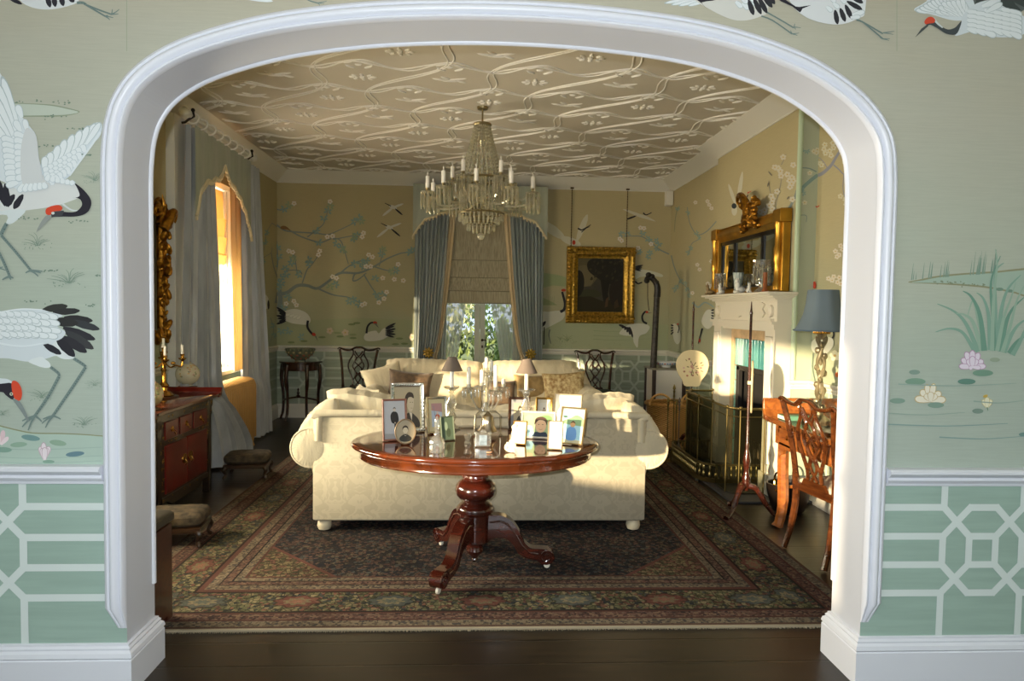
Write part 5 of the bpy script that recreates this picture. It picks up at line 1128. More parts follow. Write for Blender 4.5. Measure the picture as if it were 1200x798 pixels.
# curtains of the left window
PX_ = XL + .19
def side_drape(label, ya0, yb0, ya1, yb1, x1, folds, yw, zbot=.03):
    m = MB()
    def path(u, v):
        x = PX_ - .03 + (x1 - PX_) * min(1, v / .74) * (u if v < .74 else max(u, sstep(u / .35) * sstep((v - .74) / .08)))
        k = min(1, v / .73) ** 1.3; f = sstep((v - .73) / .27)
        a_, b_ = ya0 + (yw[0] - ya0) * k, yb0 + (yw[1] - yb0) * k
        return (x, (a_ + (ya1 - a_) * f) + ((b_ + (yb1 - b_) * f) - (a_ + (ya1 - a_) * f)) * u)
    drape(m, path, lambda u: 3.26, lambda u: zbot, folds, lambda v: .022 + .02 * v, 36)
    t = thing('curtain', label, 'curtain', (PX_, (ya0 + yb0) / 2, 0), 0, 'blue grey silk curtains at the left window'); m.build('drape', SILK, t, world=True); return t
c1 = side_drape('blue grey silk curtain nearest the red cabinet, its hem spreading on the floor', 6.50, 7.06, 6.36, 7.55, -2.45, 6, (6.36, 6.72))
c2 = side_drape('blue grey silk curtain at the far side of the left window, beside the ribbed radiator', 7.94, 8.54, 8.06, 8.66, -2.58, 6, (8.0, 8.58))
l = MB(); drape(l, lambda u, v: (PX_ - .05, 7.66 + .12 * v + (.46 - .1 * v) * u), lambda u: 3.2, lambda u: .86, 3, .014, 30); l.build('lining', translucent('curtain_lining', '#dccba4', .35, '#e8cf9c'), c2, world=True)
pelmet('grey green scalloped silk pelmet hanging from the pole at the left window', lambda u: (PX_ + .05, 6.50 + 1.55 * u), 80, (1, 0), 3.245, edge([(0, 2.42), (.03, 2.52), (.06, 2.66), (.12, 2.73), (.18, 2.80), (.24, 2.80), (.30, 2.86), (.36, 2.86), (.42, 2.93), (.46, 3.03), (.5, 2.96), (.56, 2.88), (.64, 2.86), (.70, 2.80), (.76, 2.78), (.80, 2.70), (.86, 2.66), (.90, 2.56), (.95, 2.48), (1, 2.34)]))
# pole with rings and brackets
pt = thing('curtain_pole', 'white curtain pole with rings above the left window', 'curtain pole', (PX_ + .07, 7.45, 3.30))
m = MB(); m.bar((PX_ + .07, 6.26, 3.295), (PX_ + .07, 8.06, 3.295), .022, 12); m.build('pole', M_WHITE2, pt, world=True)
for y in (6.22, 8.10):
    m = MB(); m.ell((PX_ + .07, y, 3.295), .042, .05, .042); m.ell((PX_ + .07, y + (.05 if y < 7 else -.05), 3.295), .03, .015, .03); m.build('finial', M_WHITE2, pt, world=True)
for i in range(8):
    y = 6.42 + i * .2; m = MB(); m.tube([(PX_ + .07 + .05 * math.cos(a), y + .012 * math.sin(a), 3.285 + .05 * math.sin(a)) for a in [2 * PI * k / 18 for k in range(19)]], .0085, 6); m.build('ring', mat('#e9e6dc', .3), pt, world=True)
for y in (6.36, 7.96):
    m = MB(); m.tube([(PX_ - .01, y, 3.23), (PX_ + .02, y, 3.235), (PX_ + .05, y, 3.26), (PX_ + .10, y, 3.29), (PX_ + .09, y, 3.335)], .011, 8); m.ell((PX_ + .09, y, 3.345), .018); m.build('bracket', mat('#2c241c', .4, .8), pt, world=True)
# radiator
rt = thing('radiator', 'ribbed golden brown column radiator under the left window', 'radiator', (-2.68, 7.25, 0)); RM = mat('#b58a4c', .35, .2, var=.06, vscale=10)
for i in range(22):
    y = 6.80 + i * .052; m = MB()
    m.prism([(-2.80, .10), (-2.80, .70), (-2.775, .76), (-2.73, .785), (-2.60, .785), (-2.545, .76), (-2.52, .70), (-2.52, .10)], lambda u, v, w_: Vector((u, w_, v)), y, y + .036)
    m.build('column', RM, rt, world=True, bevel=.01)
m = MB(); m.bar((-2.66, 6.79, .16), (-2.66, 7.92, .16), .028, 10); m.bar((-2.66, 6.79, .70), (-2.66, 7.92, .70), .028, 10); m.build('header_pipe', RM, rt, world=True)
for y in (6.83, 7.88):
    m = MB(); m.lathe([(.03, 0), (.035, .01), (.02, .04), (.03, .11)], (-2.56, y, 0), 10); m.build('foot', RM, rt, world=True)
    m = MB(); m.lathe([(.03, 0), (.035, .01), (.02, .04), (.03, .11)], (-2.76, y, 0), 10); m.build('foot', RM, rt, world=True)
# ---- garden behind the French window
gd = MB(); gd.use(mat('#8f9a5e', .9, var=.15, vscale=1)); gd.box((-14, YB + .35, -.3), (14, 40, -.14)); gd.use(mat('#c3bd9c', .9)); gd.box((-4, YB + .35, -.14), (4, 13.2, -.10)); struct(gd.build('ground_outside', smooth=False))
def bush(name, label, c, rx, ry, rz, col, seed, n=900):
    rnd = random.Random(seed); m = MB()
    for i in range(n):
        u = rnd.uniform(-1, 1); a = rnd.uniform(0, 2 * PI); q = math.sqrt(1 - u * u); k = rnd.uniform(.75, 1.03)
        p = Vector((c[0] + rx * k * q * math.cos(a), c[1] + ry * k * q * math.sin(a), c[2] + rz * k * u)); s = rnd.uniform(.05, .13)
        e = Euler((rnd.uniform(0, 6), rnd.uniform(0, 6), rnd.uniform(0, 6))).to_matrix()
        m.use(mat(rnd.choice(col), .6)); m.add([p + e @ Vector((-s, 0, 0)), p + e @ Vector((0, -s * .5, 0)), p + e @ Vector((s, 0, 0)), p + e @ Vector((0, s * .5, .02))], [(0, 1, 2, 3)])
    t = thing(name, label, 'plant', (c[0], c[1], -.14)); m.build('foliage', None, t, world=True, smooth=False)
    k = MB(); k.tube([(c[0], c[1], -.14), (c[0] + .05, c[1], c[2] * .6), (c[0], c[1], c[2])], [.09, .07, .03]); k.build('stem', mat('#4d3b28', .9), t, world=True); return t
G_ = ['#5f7f3c', '#6f9148', '#86a356', '#4a6a30', '#94b065']
bush('tree', 'pale leafy tree seen in the left pane of the back window', (-1.6, 18.5, 2.3), 1.9, 1.3, 1.9, ['#8e9a72', '#a3ab84', '#78875e', '#b3b892'], 2, 2600)
bush('tree', 'bright green leafy tree seen through the right pane of the back window', (1.6, 22.5, 2.3), 2.3, 1.4, 2.3, G_, 3, 3200)
bush('bush', 'low dark green hedge bush outside the back window', (.2, 15.8, .35), 2.6, .55, .75, ['#46582e', '#5a6d38', '#6e7f45', '#3b4b27'], 4, 1800)
bush('bush', 'thin climbing shrub just outside the right pane of the back window', (.42, 10.9, .75), .12, .15, .65, G_, 5, 160)
# ================================================================== furniture on the left
REDL = mat('#5e120e', .28, var=.25, vscale=5, coat=.5); BLKL = wood('#120d09', '#2b1d10', .3, .6, 5); GOLDP = mat('#8a6a34', .4, .6)
BRASS = mat('#b98a3c', .22, 1); GILT = mat('#94661f', .34, .9, var=.35, vscale=25, bump=.6, bscale=30); SILV = mat('#c9c4b8', .16, 1)
# ---- lacquer coffer (long axis along Y)
ct = thing('lacquer_cabinet', 'black and red lacquer cabinet with upturned red ends against the left wall', 'cabinet', (-2.53, 5.46, 0))
X0, X1, Y0, Y1 = -2.80, -2.23, 4.86, 6.04
m = MB(); m.cbox((X0, Y0, .805), (X1, Y1, .835), .006); m.build('top', wood('#3a1c12', '#5a2a1a', .18, .8, 4, (8, 1, 8)), ct, world=True)
for y, s in ((Y0, -1), (Y1, 1)):
    m = MB(); m.prism([(0, 0), (.05, .0), (.075, .03), (.085, .075), (.07, .08), (.045, .045), (0, .03)], lambda u, v, w_, y=y, s=s: Vector((w_, y + s * (u - .03), .80 + v)), X0, X1); m.build('upturned_end', REDL, ct, world=True, bevel=.003)
m = MB(); bx0, bx1, by0, by1 = X0 + .03, X1 - .05, Y0 + .17, Y1 - .17
m.cbox((bx0, by0, .14), (bx1, by1, .805), .004); m.build('body', BLKL, ct, world=True)
for x in (bx0, bx1 - .05):
    for y in (Y0 + .10, Y1 - .15): m = MB(); m.cbox((x, y, 0), (x + .055, y + .055, .805), .006); m.build('leg', BLKL, ct, world=True)
fx = bx1
for k, (ya, yb) in enumerate(((by0 + .05, by0 + .26), (by0 + .30, by0 + .51), (by0 + .55, by1 - .03))):
    d = MB(); d.cbox((fx - .01, ya, .60), (fx + .012, yb, .735), .004); do = d.build('drawer', REDL, ct, world=True)
    h = MB(); yc = (ya + yb) / 2; h.lathe([(.001, 0), (.022, .001), (.022, .005), (.001, .006)], (0, 0, 0), 12, M=Matrix.Rotation(PI / 2, 3, 'Y')); h.v = [v + Vector((fx + .012, yc, .67)) for v in h.v]
    h.tube([(fx + .02, yc, .668), (fx + .035, yc - .015, .65), (fx + .035, yc, .63), (fx + .035, yc + .015, .65), (fx + .02, yc, .668)], .003, 6); h.build('drawer_pull', BRASS, do, world=True)
for k, (ya, yb) in enumerate(((by0 + .05, (by0 + by1) / 2 - .005), ((by0 + by1) / 2 + .005, by1 - .03))):
    d = MB(); d.cbox((fx - .01, ya, .20), (fx + .012, yb, .56), .004); do = d.build('door', REDL, ct, world=True)
    h = MB(); yc = yb - .05 if k == 0 else ya + .05; h.lathe([(.001, 0), (.04, .001), (.04, .005), (.001, .006)], (0, 0, 0), 16, M=Matrix.Rotation(PI / 2, 3, 'Y')); h.v = [v + Vector((fx + .012, yc, .40)) for v in h.v]
    h.tube([(fx + .02, yc, .395), (fx + .035, yc, .37), (fx + .02, yc, .35)], .004, 6); h.build('lock_plate', BRASS, do, world=True)
for y, s in ((by0, -1), (by1, 1)):         # pierced spandrels under the overhang
    m = MB(); m.prism([(0, .80), (.13, .80), (.125, .74), (.10, .72), (.10, .67), (.07, .64), (.06, .58), (.03, .55), (.03, .48), (0, .45)], lambda u, v, w_, y=y, s=s: Vector((fx - .02 + w_, y + s * u, v)), 0, .02); so = m.build('spandrel', BLKL, ct, world=True)
    g = MB()
    for i, (u, v) in enumerate(((.03, .76), (.07, .77), (.05, .71), (.03, .65), (.07, .69), (.02, .59), (.10, .76), (.015, .52))): g.tube([(fx + .002, y + s * (u + .014 * math.cos(a)), v + .014 * math.sin(a)) for a in [k * .7 for k in range(8)]], .003, 5)
    g.build('gilt_scroll', GOLDP, so, world=True)
g = MB()
rnd = random.Random(9)
for i in range(46):
    y = rnd.choice([rnd.uniform(by0, by0 + .04), rnd.uniform(by1 - .025, by1)]) if i % 2 else rnd.uniform(by0, by1); z = rnd.uniform(.2, .78) if i % 2 else rnd.choice([.578, .765, .16])
    g.tube([(fx + .004, y + .008 * math.cos(a), z + .010 * math.sin(a)) for a in [k * .8 for k in range(rnd.randint(4, 7))]], .0022, 4)
g.build('gilt_decoration', GOLDP, ct, world=True)
m = MB(); m.prism([(by0, .14), (by0 + .1, .14), (by0 + .16, .10), (by1 - .16, .10), (by1 - .1, .14), (by1, .14), (by1, .18), (by0, .18)], lambda u, v, w_: Vector((w_, u, v)), fx - .02, fx + .004); m.build('apron', BLKL, ct, world=True)
# ---- brass candelabra
def candelabra(x, y, z, rz):
    t = thing('candelabra', 'brass five arm candelabra with white candles standing on the red lacquer cabinet', 'candelabra', (x, y, z), rz)
    m = MB(); m.lathe([(.075, 0), (.078, .008), (.06, .02), (.05, .035), (.03, .045), (.026, .07), (.04, .085), (.03, .10), (.018, .115), (.016, .20), (.022, .215), (.014, .23), (.016, .30), (.026, .315), (.018, .33), (.012, .34)], seg=20, lobes=8, lamp=.05); m.build('stem', BRASS, t)
    def top(px, py, pz):
        c = MB(); c.lathe([(.006, -.03), (.012, -.02), (.03, -.008), (.032, 0), (.014, .004), (.012, .012), (.018, .03), (.016, .034)], (px, py, pz), 14); c.build('candle_cup', BRASS, t)
        c = MB(); c.lathe([(.0105, .02), (.0105, .105), (.006, .11), (.001, .111)], (px, py, pz), 10); c.build('candle', mat('#e9e4d6', .5), t)
    top(0, 0, .365)
    for k in range(4):
        a = k * PI / 2; d = Vector((math.cos(a), math.sin(a), 0)); m = MB(); m.tube(crom([d * .015 + Vector((0, 0, .27)), d * .05 + Vector((0, 0, .235)), d * .09 + Vector((0, 0, .25)), d * .13 + Vector((0, 0, .24)), d * .14 + Vector((0, 0, .285))], 5), .006, 7)
        m.ell(d * .07 + Vector((0, 0, .27)), .02, .006, .014, 8, 5, M=Matrix.Rotation(a, 3, 'Z')); m.build('arm', BRASS, t); top(d.x * .14, d.y * .14, .31)
    return t
PC = onZ(192, 464, .845); candelabra(PC.x, PC.y, .845, .5)
m = MB(); m.lathe([(.11, 0), (.115, .005), (.11, .010), (.001, .010)], (PC.x, PC.y, .835), 28); tag(m.build('stand', wood('#2a140c', '#45200f', .3, .5), loc=(PC.x, PC.y, .835)), 'round dark wooden stand under the brass candelabra', 'stand')
def moon_vase(name, label, x, y, col, r=.105):
    t = thing(name, label, 'vase', (x, y, .835))
    m = MB(); m.lathe([(.08, 0), (.085, .004), (.08, .012), (.05, .014)], seg=28); m.build('stand', wood('#2a140c', '#45200f', .3, .5), t)
    m = MB(); m.use(mat(col, .25, coat=.4)); m.lathe([(.035, .012), (.04, .018)] + [(max(.022, r * math.cos(a)), .018 + r + r * math.sin(a)) for a in [-1.2 + i * .2 for i in range(14)]] + [(.03, .018 + 2 * r), (.034, .024 + 2 * r), (.028, .024 + 2 * r)], seg=32)
    rnd = random.Random(3)
    for i in range(26):
        a = rnd.uniform(-2.6, .4); b = rnd.uniform(-.2, 1.0); n = Vector((math.cos(a) * math.cos(b), math.sin(a) * math.cos(b), math.sin(b)))
        m.use(mat(rnd.choice(['#9aa27c', '#b98f80', '#7f8a66', '#c9a56a']), .4)); m.ell(n * (r + .0) + Vector((0, 0, .018 + r)), .004, .011, .007, 7, 4, M=n.to_track_quat('X', 'Z').to_matrix())
    m.build('body', None, t); return t
moon_vase('moon_vase', 'cream round vase painted with flowers at the far end of the red lacquer cabinet', *onZ(220, 453, .84).xy, '#cfc6aa')
moon_vase('moon_vase', 'round painted vase half hidden by the arch at the near end of the lacquer cabinet', *onZ(174, 480, .84).xy, '#c2b890', .10)
# ---- carved gilt mirror on the left wall
mt = thing('gilt_mirror', 'tall carved gilt mirror on the left wall above the red cabinet, seen edge on', 'mirror', (XL, 5.80, 1.24))
m = MB(); m.cbox((XL + .01, 5.41, 1.36), (XL + .018, 6.17, 2.40), .001); m.build('glass', mat('#cfd2cf', .03, 1), mt, world=True)
m = MB(); rnd = random.Random(12)
def rim(t):    # around the frame
    w_, h_ = .86 / 2, 1.10 / 2; P4 = [(-w_, -h_), (-w_, h_), (w_, h_), (w_, -h_)]; k = int(t * 4) % 4; f = t * 4 - int(t * 4); a, b = P4[k], P4[(k + 1) % 4]
    return 5.79 + a[0] + (b[0] - a[0]) * f, 1.88 + a[1] + (b[1] - a[1]) * f
m.tube([(XL + .05, *rim(i / 80)) for i in range(81)], .035, 8)
for i in range(150):
    t = i / 150; y, z = rim(t); s = rnd.uniform(.02, .05)
    m.ell((XL + .06 + rnd.uniform(0, .06), y + rnd.uniform(-.045, .045), z + rnd.uniform(-.045, .045)), s * .7, s * .55, s * 1.3, 8, 5, M=Euler((rnd.uniform(-.8, .8), rnd.uniform(-.6, .6), 0)).to_matrix())
for y, z, s in [(y_ + .25, z_, s_) for y_, z_, s_ in ((5.98, 2.38, .09), (6.02, 2.28, .07), (5.9, 2.46, .07), (5.98, 2.1, .06), (5.97, 1.85, .06), (5.98, 1.6, .06), (5.9, 1.30, .07), (5.54, 2.52, .10), (5.4, 2.46, .08), (5.7, 2.46, .08))]:
    m.tube([(XL + .07, y + s * math.cos(a) * (1 - a / 9), z + s * math.sin(a) * (1 - a / 9)) for a in [k * .55 for k in range(13)]], [.022 * (1 - k / 18) for k in range(13)], 7)
m.build('carved_frame', GILT, mt, world=True)
# bird crest at the side
m = MB(); m.tube(crom([(XL + .09, 6.18, 2.26), (XL + .12, 6.23, 2.36), (XL + .14, 6.27, 2.42), (XL + .13, 6.33, 2.41), (XL + .12, 6.35, 2.33)], 4), [.045, .05, .052, .05, .048, .045, .042, .038, .034, .032, .03, .028, .026, .022, .018, .012, .004], 10)
m.tube(crom([(XL + .07, 6.18, 2.30), (XL + .09, 6.20, 2.44), (XL + .09, 6.17, 2.56)], 4), [.04, .035, .03, .025, .02, .015, .012, .008, .003], 8); m.build('carved_bird', GILT, mt, world=True)
# ---- footstools
def stool(label, x, y, rz, w=.40, d=.30):
    t = thing('footstool', label, 'footstool', (x, y, 0), rz, None); nd = mat('#544530', .9, var=.5, vscale=22, hex2='#2f2719')
    m = MB(); m.cbox((-w / 2, -d / 2, .13), (w / 2, d / 2, .24), .03); m.build('cushion', nd, t, sub=1)
    m = MB(); m.cbox((-w / 2 + .01, -d / 2 + .01, .10), (w / 2 - .01, d / 2 - .01, .14), .005); m.build('seat_rail', wood('#1d120b', '#3a2413', .3, .6), t)
    for sx in (-1, 1):
        for sy in (-1, 1):
            a, b = sx * (w / 2 - .04), sy * (d / 2 - .04); m = MB(); m.tube(crom([(a, b, .12), (a + sx * .025, b + sy * .025, .09), (a + sx * .01, b + sy * .01, .045), (a + sx * .03, b + sy * .03, .008)], 4), [.022, .024, .024, .022, .019, .017, .014, .013, .012, .013, .016, .014, .006], 8); m.build('leg', wood('#1d120b', '#3a2413', .3, .6), t)
    return t
stool('small needlework footstool beyond the red cabinet, beside the spreading curtain', -2.13, 6.45, .1)
stool('small needlework footstool in front of the near end of the red cabinet', -2.0, 4.62, .1)
# ---- dark wooden seat at the bottom left behind the arch
t = thing('hall_chest', 'dark wooden chest with a pale upholstered top just behind the left jamb of the arch', 'chest', (-1.72, 3.36, 0))
m = MB(); m.cbox((-1.96, 3.20, .03), (-1.535, 3.50, .50), .006); m.build('body', wood('#2a120b', '#47200f', .3, .6, 4), t, world=True)
m = MB(); m.cbox((-1.97, 3.19, .50), (-1.525, 3.51, .56), .014); m.build('top_cushion', mat('#3f3624', .9), t, world=True)
for x in (-1.93, -1.565):
    for y in (3.23, 3.47): m = MB(); m.cbox((x - .03, y - .03, 0), (x + .03, y + .03, .04), .004); m.build('foot', wood('#2a120b', '#47200f', .3, .6, 4), t, world=True)
# ---- demilune table and bowl
DW = wood('#24100a', '#45200f', .25, .7, 5)
dt = thing('side_table', 'dark half round side table in the left back corner under a painted bowl', 'table', (-2.50, 9.83, 0))
hp = lambda r, n=24, yo=0: [(r * math.cos(PI + PI * i / n), yo + r * math.sin(PI + PI * i / n)) for i in range(n + 1)]
m = MB(); m.prism(hp(.30), lambda u, v, w_: Vector((u, v, w_)), .80, .825); m.build('top', DW, dt, bevel=.006)
m = MB(); m.prism(hp(.265, yo=-.01), lambda u, v, w_: Vector((u, v, w_)), .70, .80); m.build('apron', DW, dt)
for a in (180, 238, 302, 360):
    x, y = .255 * math.cos(R(a)), .255 * math.sin(R(a)) - .02; o = Vector((math.cos(R(a)), math.sin(R(a)), 0))
    m = MB(); m.tube(crom([Vector((x, y, .78)), Vector((x, y, .70)) + o * .008, Vector((x, y, .58)) + o * .015, Vector((x, y, .35)) - o * .01, Vector((x, y, .12)) - o * .005, Vector((x, y, .03)) + o * .02, Vector((x, y, .0)) + o * .025], 4), [.03] * 5 + [.027] * 6 + [.02] * 7 + [.017] * 4 + [.02, .022, .02], 8); m.build('leg', DW, dt)
m = MB(); 
m.tube(crom([(-.25, -.03, .26), (-.15, -.12, .30), (0, -.16, .325), (.15, -.12, .30), (.25, -.03, .26)], 6), .013, 8); m.lathe([(.02, 0), (.03, .02), (.012, .035), (.022, .06), (.01, .085), (.016, .11), (.001, .13)], (0, -.16, .325), 12); m.build('stretcher', DW, dt)
def bowl_mesh(r, h, foot=.35):
    return [(r * foot, 0), (r * foot * 1.02, .015), (r * foot, .022), (r * .62, .05 * h / .15), (r * .86, .09 * h / .15), (r * .97, .13 * h / .15), (r, h), (r * .97, h), (r * .93, .13 * h / .15), (r * .8, .09 * h / .15), (r * .55, .055 * h / .15), (.001, .045 * h / .15)]
bt = MB(); bt.use(mat('#8f8a6c', .25, var=.3, vscale=18, coat=.4, hex2='#5f6a58')); bt.lathe(bowl_mesh(.205, .185), seg=40)
rnd = random.Random(21)
for ring_, (r_, z_, cc, n) in enumerate(((.168, .095, '#8f4f38', 12), (.193, .135, '#b9a877', 14), (.203, .17, '#7c8060', 22), (.12, .048, '#a0583c', 10))):
    for i in range(n):
        a = 2 * PI * i / n; bt.use(mat(cc, .4)); bt.ell((r_ * math.cos(a), r_ * math.sin(a), z_), .02 if ring_ < 2 else .012, .006, .014, 8, 4, M=Matrix.Rotation(a + PI / 2, 3, 'Z'))
tag(bt.build('bowl', loc=(0, 0, 0)), 'large painted porcelain bowl on the half round table in the left corner', 'bowl').location = (-2.47, 9.66, .826)
# ---- dining chairs
def chip_chair(label, loc, rz, wd, seatm, group=None):
    t = thing('dining_chair', label, 'chair', loc, rz, group)
    # seat faces -y; back at +y
    W, H, SH_ = .56, 1.04, .45
    m = MB(); m.prism([(-.28, -.22), (.28, -.22), (.22, .20), (-.22, .20)], lambda u, v, w_: Vector((u, v, w_)), .40, .455); m.build('seat_frame', wd, t, bevel=.004)
    m = MB(); m.rings([[Vector((u * k, v * k - .005, z)) for u, v in [(-.262, -.205), (.262, -.205), (.205, .19), (-.205, .19)]] for z, k in ((.45, 1), (.468, .98), (.480, .9), (.485, .7))]); m.build('seat', seatm, t, bevel=.01)
    for s in (-1, 1):
        m = MB(); m.tube(crom([(s * .25, -.19, .43), (s * .257, -.197, .36), (s * .25, -.19, .2), (s * .24, -.18, .06), (s * .25, -.20, .015), (s * .25, -.20, .0)], 4), [.034] * 4 + [.033, .030, .028, .026] + [.024, .022, .02, .018, .017, .017, .018, .022, .026, .028, .028, .026, .022], 10); m.build('front_leg', wd, t)
        m = MB(); ps = crom([(s * .215, .27, .0), (s * .205, .235, .12), (s * .20, .205, .3), (s * .205, .20, .45), (s * .215, .215, .62), (s * .235, .245, .82), (s * .262, .275, .97), (s * .268, .28, 1.0)], 4)
        m.tube(ps, [.022 if p_.z < .2 else .025 if p_.z < .5 else .021 for p_ in ps], 8, flat=.85); m.build('rear_leg', wd, t)
    yb_ = lambda z: .20 + .08 * max(0, (z - .45) / .55) ** 1.3
    m = MB(); pts = crom([(-.30, 0, 1.01), (-.27, 0, 1.03), (-.20, 0, 1.005), (-.12, 0, 1.0), (-.05, 0, 1.035), (0, 0, 1.04), (.05, 0, 1.035), (.12, 0, 1.0), (.20, 0, 1.005), (.27, 0, 1.03), (.30, 0, 1.01)], 4)
    m.tube([(p_.x, yb_(p_.z), p_.z - .01) for p_ in pts], [.013 + .012 * min(1, (.30 - abs(p_.x)) / .1) for p_ in pts], 8, flat=.6); m.build('top_rail', wd, t)
    m = MB(); m.prism([(-.13, .45), (.13, .45), (.10, .50), (-.10, .50)], lambda u, v, w_: Vector((u, yb_(v) + w_, v)), -.012, .012)
    def rib(pp, r=.011): m.tube([(p_.x, yb_(p_.z), p_.z) for p_ in crom([(a, 0, b) for a, b in pp], 5)], r, 7, flat=.8)
    for s in (-1, 1):
        rib([(s * .075, .50), (s * .07, .56), (s * .11, .66), (s * .14, .76), (s * .125, .84), (s * .085, .91), (s * .075, .97), (s * .10, 1.0)], .014)
        rib([(s * .03, .50), (-s * .035, .60), (s * .05, .72), (-s * .05, .83), (s * .02, .92), (s * .055, .975), (s * .03, .93), (0, .90)])
        rib([(s * .075, .56), (s * .025, .66), (s * .08, .77), (s * .03, .87), (s * .07, .94)])
    m.build('splat', wd, t); return t
WB_ = wood('#2c130c', '#4a2113', .25, .7, 5)
chip_chair('dark carved back dining chair with dark green seat beside the half round table', (-1.68, 9.50, 0), 0, WB_, mat('#26352a', .85))
chip_chair('dark carved back dining chair with dark green seat below the gilt framed painting', (1.70, 9.50, 0), 0, WB_, mat('#26352a', .85))
OR_ = wood('#3a1c0d', '#5c3216', .2, .9, 4)
chip_chair('red brown carved back chair with cream seat drawn up to the wooden desk', (2.40, 4.31, .013), R(98), OR_, mat('#d8cdb2', .8))
# ================================================================== right side of the room
# ---- fireplace
fp = thing('fireplace', 'cream carved mantelpiece with turquoise tiles around a black hearth on the right wall', 'fireplace', (BX, 6.35, 0))
MC = mat('#dcd5c2', .4); Yc = 6.34
def FX(u, v, w_): return Vector((w_, u, v))
m = MB()
for s, (a, b) in ((1, (7.03, 7.235)), (-1, (5.726, 5.93))):
    m.cbox((2.545, a, .0), (BX, b, 1.50), .004); m.cbox((2.525, a - .012, 0), (BX, b + .012, .20), .005); m.cbox((2.53, a + .035, .28), (2.55, b - .035, 1.40), .008)
    m.build('jamb', MC, fp, world=True, bevel=.003); m = MB()
m = MB(); m.cbox((2.565, 5.93, 1.44), (BX, 7.03, 1.50), .004); m.cbox((2.555, 5.72, 1.50), (BX, 7.24, 1.72), .004)
m.prism([(5.716, 1.46), (7.243, 1.46), (7.243, 1.515), (5.716, 1.515)], FX, 2.53, BX); m.prism([(5.70, 1.505), (7.26, 1.505), (7.26, 1.53), (5.70, 1.53)], FX, 2.505, BX)
m.prism([(6.00, 1.56), (6.40, 1.56), (6.48, 1.575), (6.56, 1.56), (6.94, 1.56), (6.99, 1.60), (6.94, 1.64), (6.99, 1.68), (6.92, 1.70), (6.02, 1.70), (5.95, 1.68), (6.00, 1.64), (5.95, 1.60)], FX, 2.54, 2.56)
for yy in (5.83, 7.13):
    m.prism([(yy + .055 * math.cos(a * PI / 8), 1.62 + .055 * math.sin(a * PI / 8)) for a in range(16)], FX, 2.53, 2.56); m.ell((2.53, yy, 1.62), .012, .035, .035)
    m.prism([(yy - .07, 1.50), (yy + .07, 1.50), (yy + .05, 1.555), (yy - .05, 1.555)], FX, 2.525, 2.56)
m.build('frieze', MC, fp, world=True, bevel=.003)
m = MB()
for z0, z1, o in ((1.70, 1.72, .0), (1.72, 1.735, .025), (1.735, 1.75, .05), (1.75, 1.765, .085), (1.765, 1.785, .115)): m.box((2.548 - o, 5.712 - o * .6, z0), (BX, 7.24 + o, z1))
m.build('mantel_shelf', MC, fp, world=True, bevel=.003)
m = MB(); m.use(mat('#bfa27c', .6, var=.15, vscale=14)); m.box((2.66, 6.955, 0), (BX + .02, 7.03, 1.44)); m.box((2.66, 5.93, 0), (BX + .02, 6.01, 1.44)); m.box((2.66, 6.01, 1.345), (BX + .02, 6.955, 1.44)); m.build('stone_slip', None, fp, world=True, bevel=.002)
m = MB(); rnd = random.Random(4)
TL = ['#4f8f8d', '#5c9c99', '#6aa8a4', '#458382', '#74afa9']
for i in range(13):
    y = 6.015 + i * .0722; m.use(mat(rnd.choice(TL), .15, coat=.5)); m.cbox((2.672, y, 1.065), (2.70, y + .067, 1.342), .003)
for y in (6.87, 6.02):
    for k in range(7): m.use(mat(rnd.choice(TL), .15, coat=.5)); m.cbox((2.672, y, .0 + k * .152), (2.70, y + .08, .147 + k * .152), .003)
m.build('tile', None, fp, world=True)
m = MB(); m.use(mat('#1a1714', .6)); m.cbox((2.66, 6.80, 0), (2.70, 6.87, 1.06), .004); m.cbox((2.66, 6.09, 0), (2.70, 6.13, 1.06), .004); m.cbox((2.66, 6.09, 1.02), (2.70, 6.87, 1.07), .004); m.build('iron_insert', None, fp, world=True)
hs = MB(); hs.use(mat('#3a3a3c', .45, var=.3, vscale=4)); hs.cbox((2.14, 5.55, .0), (BX + .38, 7.30, .022), .004); struct(hs.build('trim_7'))
gt = thing('fire_grate', 'iron fire basket of logs inside the black hearth', 'grate', (2.86, 6.48, .022))
for k in range(7): m = MB(); m.bar((2.80 - .04 * math.sin(k / 6 * PI), 6.13 + k * .1, .06), (2.78 - .04 * math.sin(k / 6 * PI), 6.13 + k * .1, .34), .009); m.build('bar', mat('#1c1a18', .5, .8), gt, world=True)
for z in (.08, .32): m = MB(); m.tube([(2.80 - .04 * math.sin(k / 6 * PI), 6.13 + k * .1, z) for k in range(7)], .011); m.build('rail', mat('#1c1a18', .5, .8), gt, world=True)
for y in (6.2, 6.7): m = MB(); m.bar((2.80, y, .022), (2.80, y, .1), .012); m.build('leg', mat('#1c1a18', .5, .8), gt, world=True)
for k, (a, b, r_) in enumerate((((2.86, 6.16, .16), (2.87, 6.78, .17), .055), ((2.99, 6.16, .15), (2.99, 6.78, .15), .06), ((2.88, 6.18, .28), (2.93, 6.72, .28), .052), ((2.95, 6.26, .39), (2.91, 6.70, .385), .045))):
    m = MB(); m.tube([Vector(a), (Vector(a) + Vector(b)) / 2 + Vector((.01, 0, .01)), Vector(b)], [r_, r_ * 1.05, r_ * .92], 10); tag(m.build('log', mat('#5b4c3c', .9, var=.5, vscale=14, bump=.5), loc=a), 'split log piled in the fire basket inside the hearth', 'log', 'logs in the fire basket')
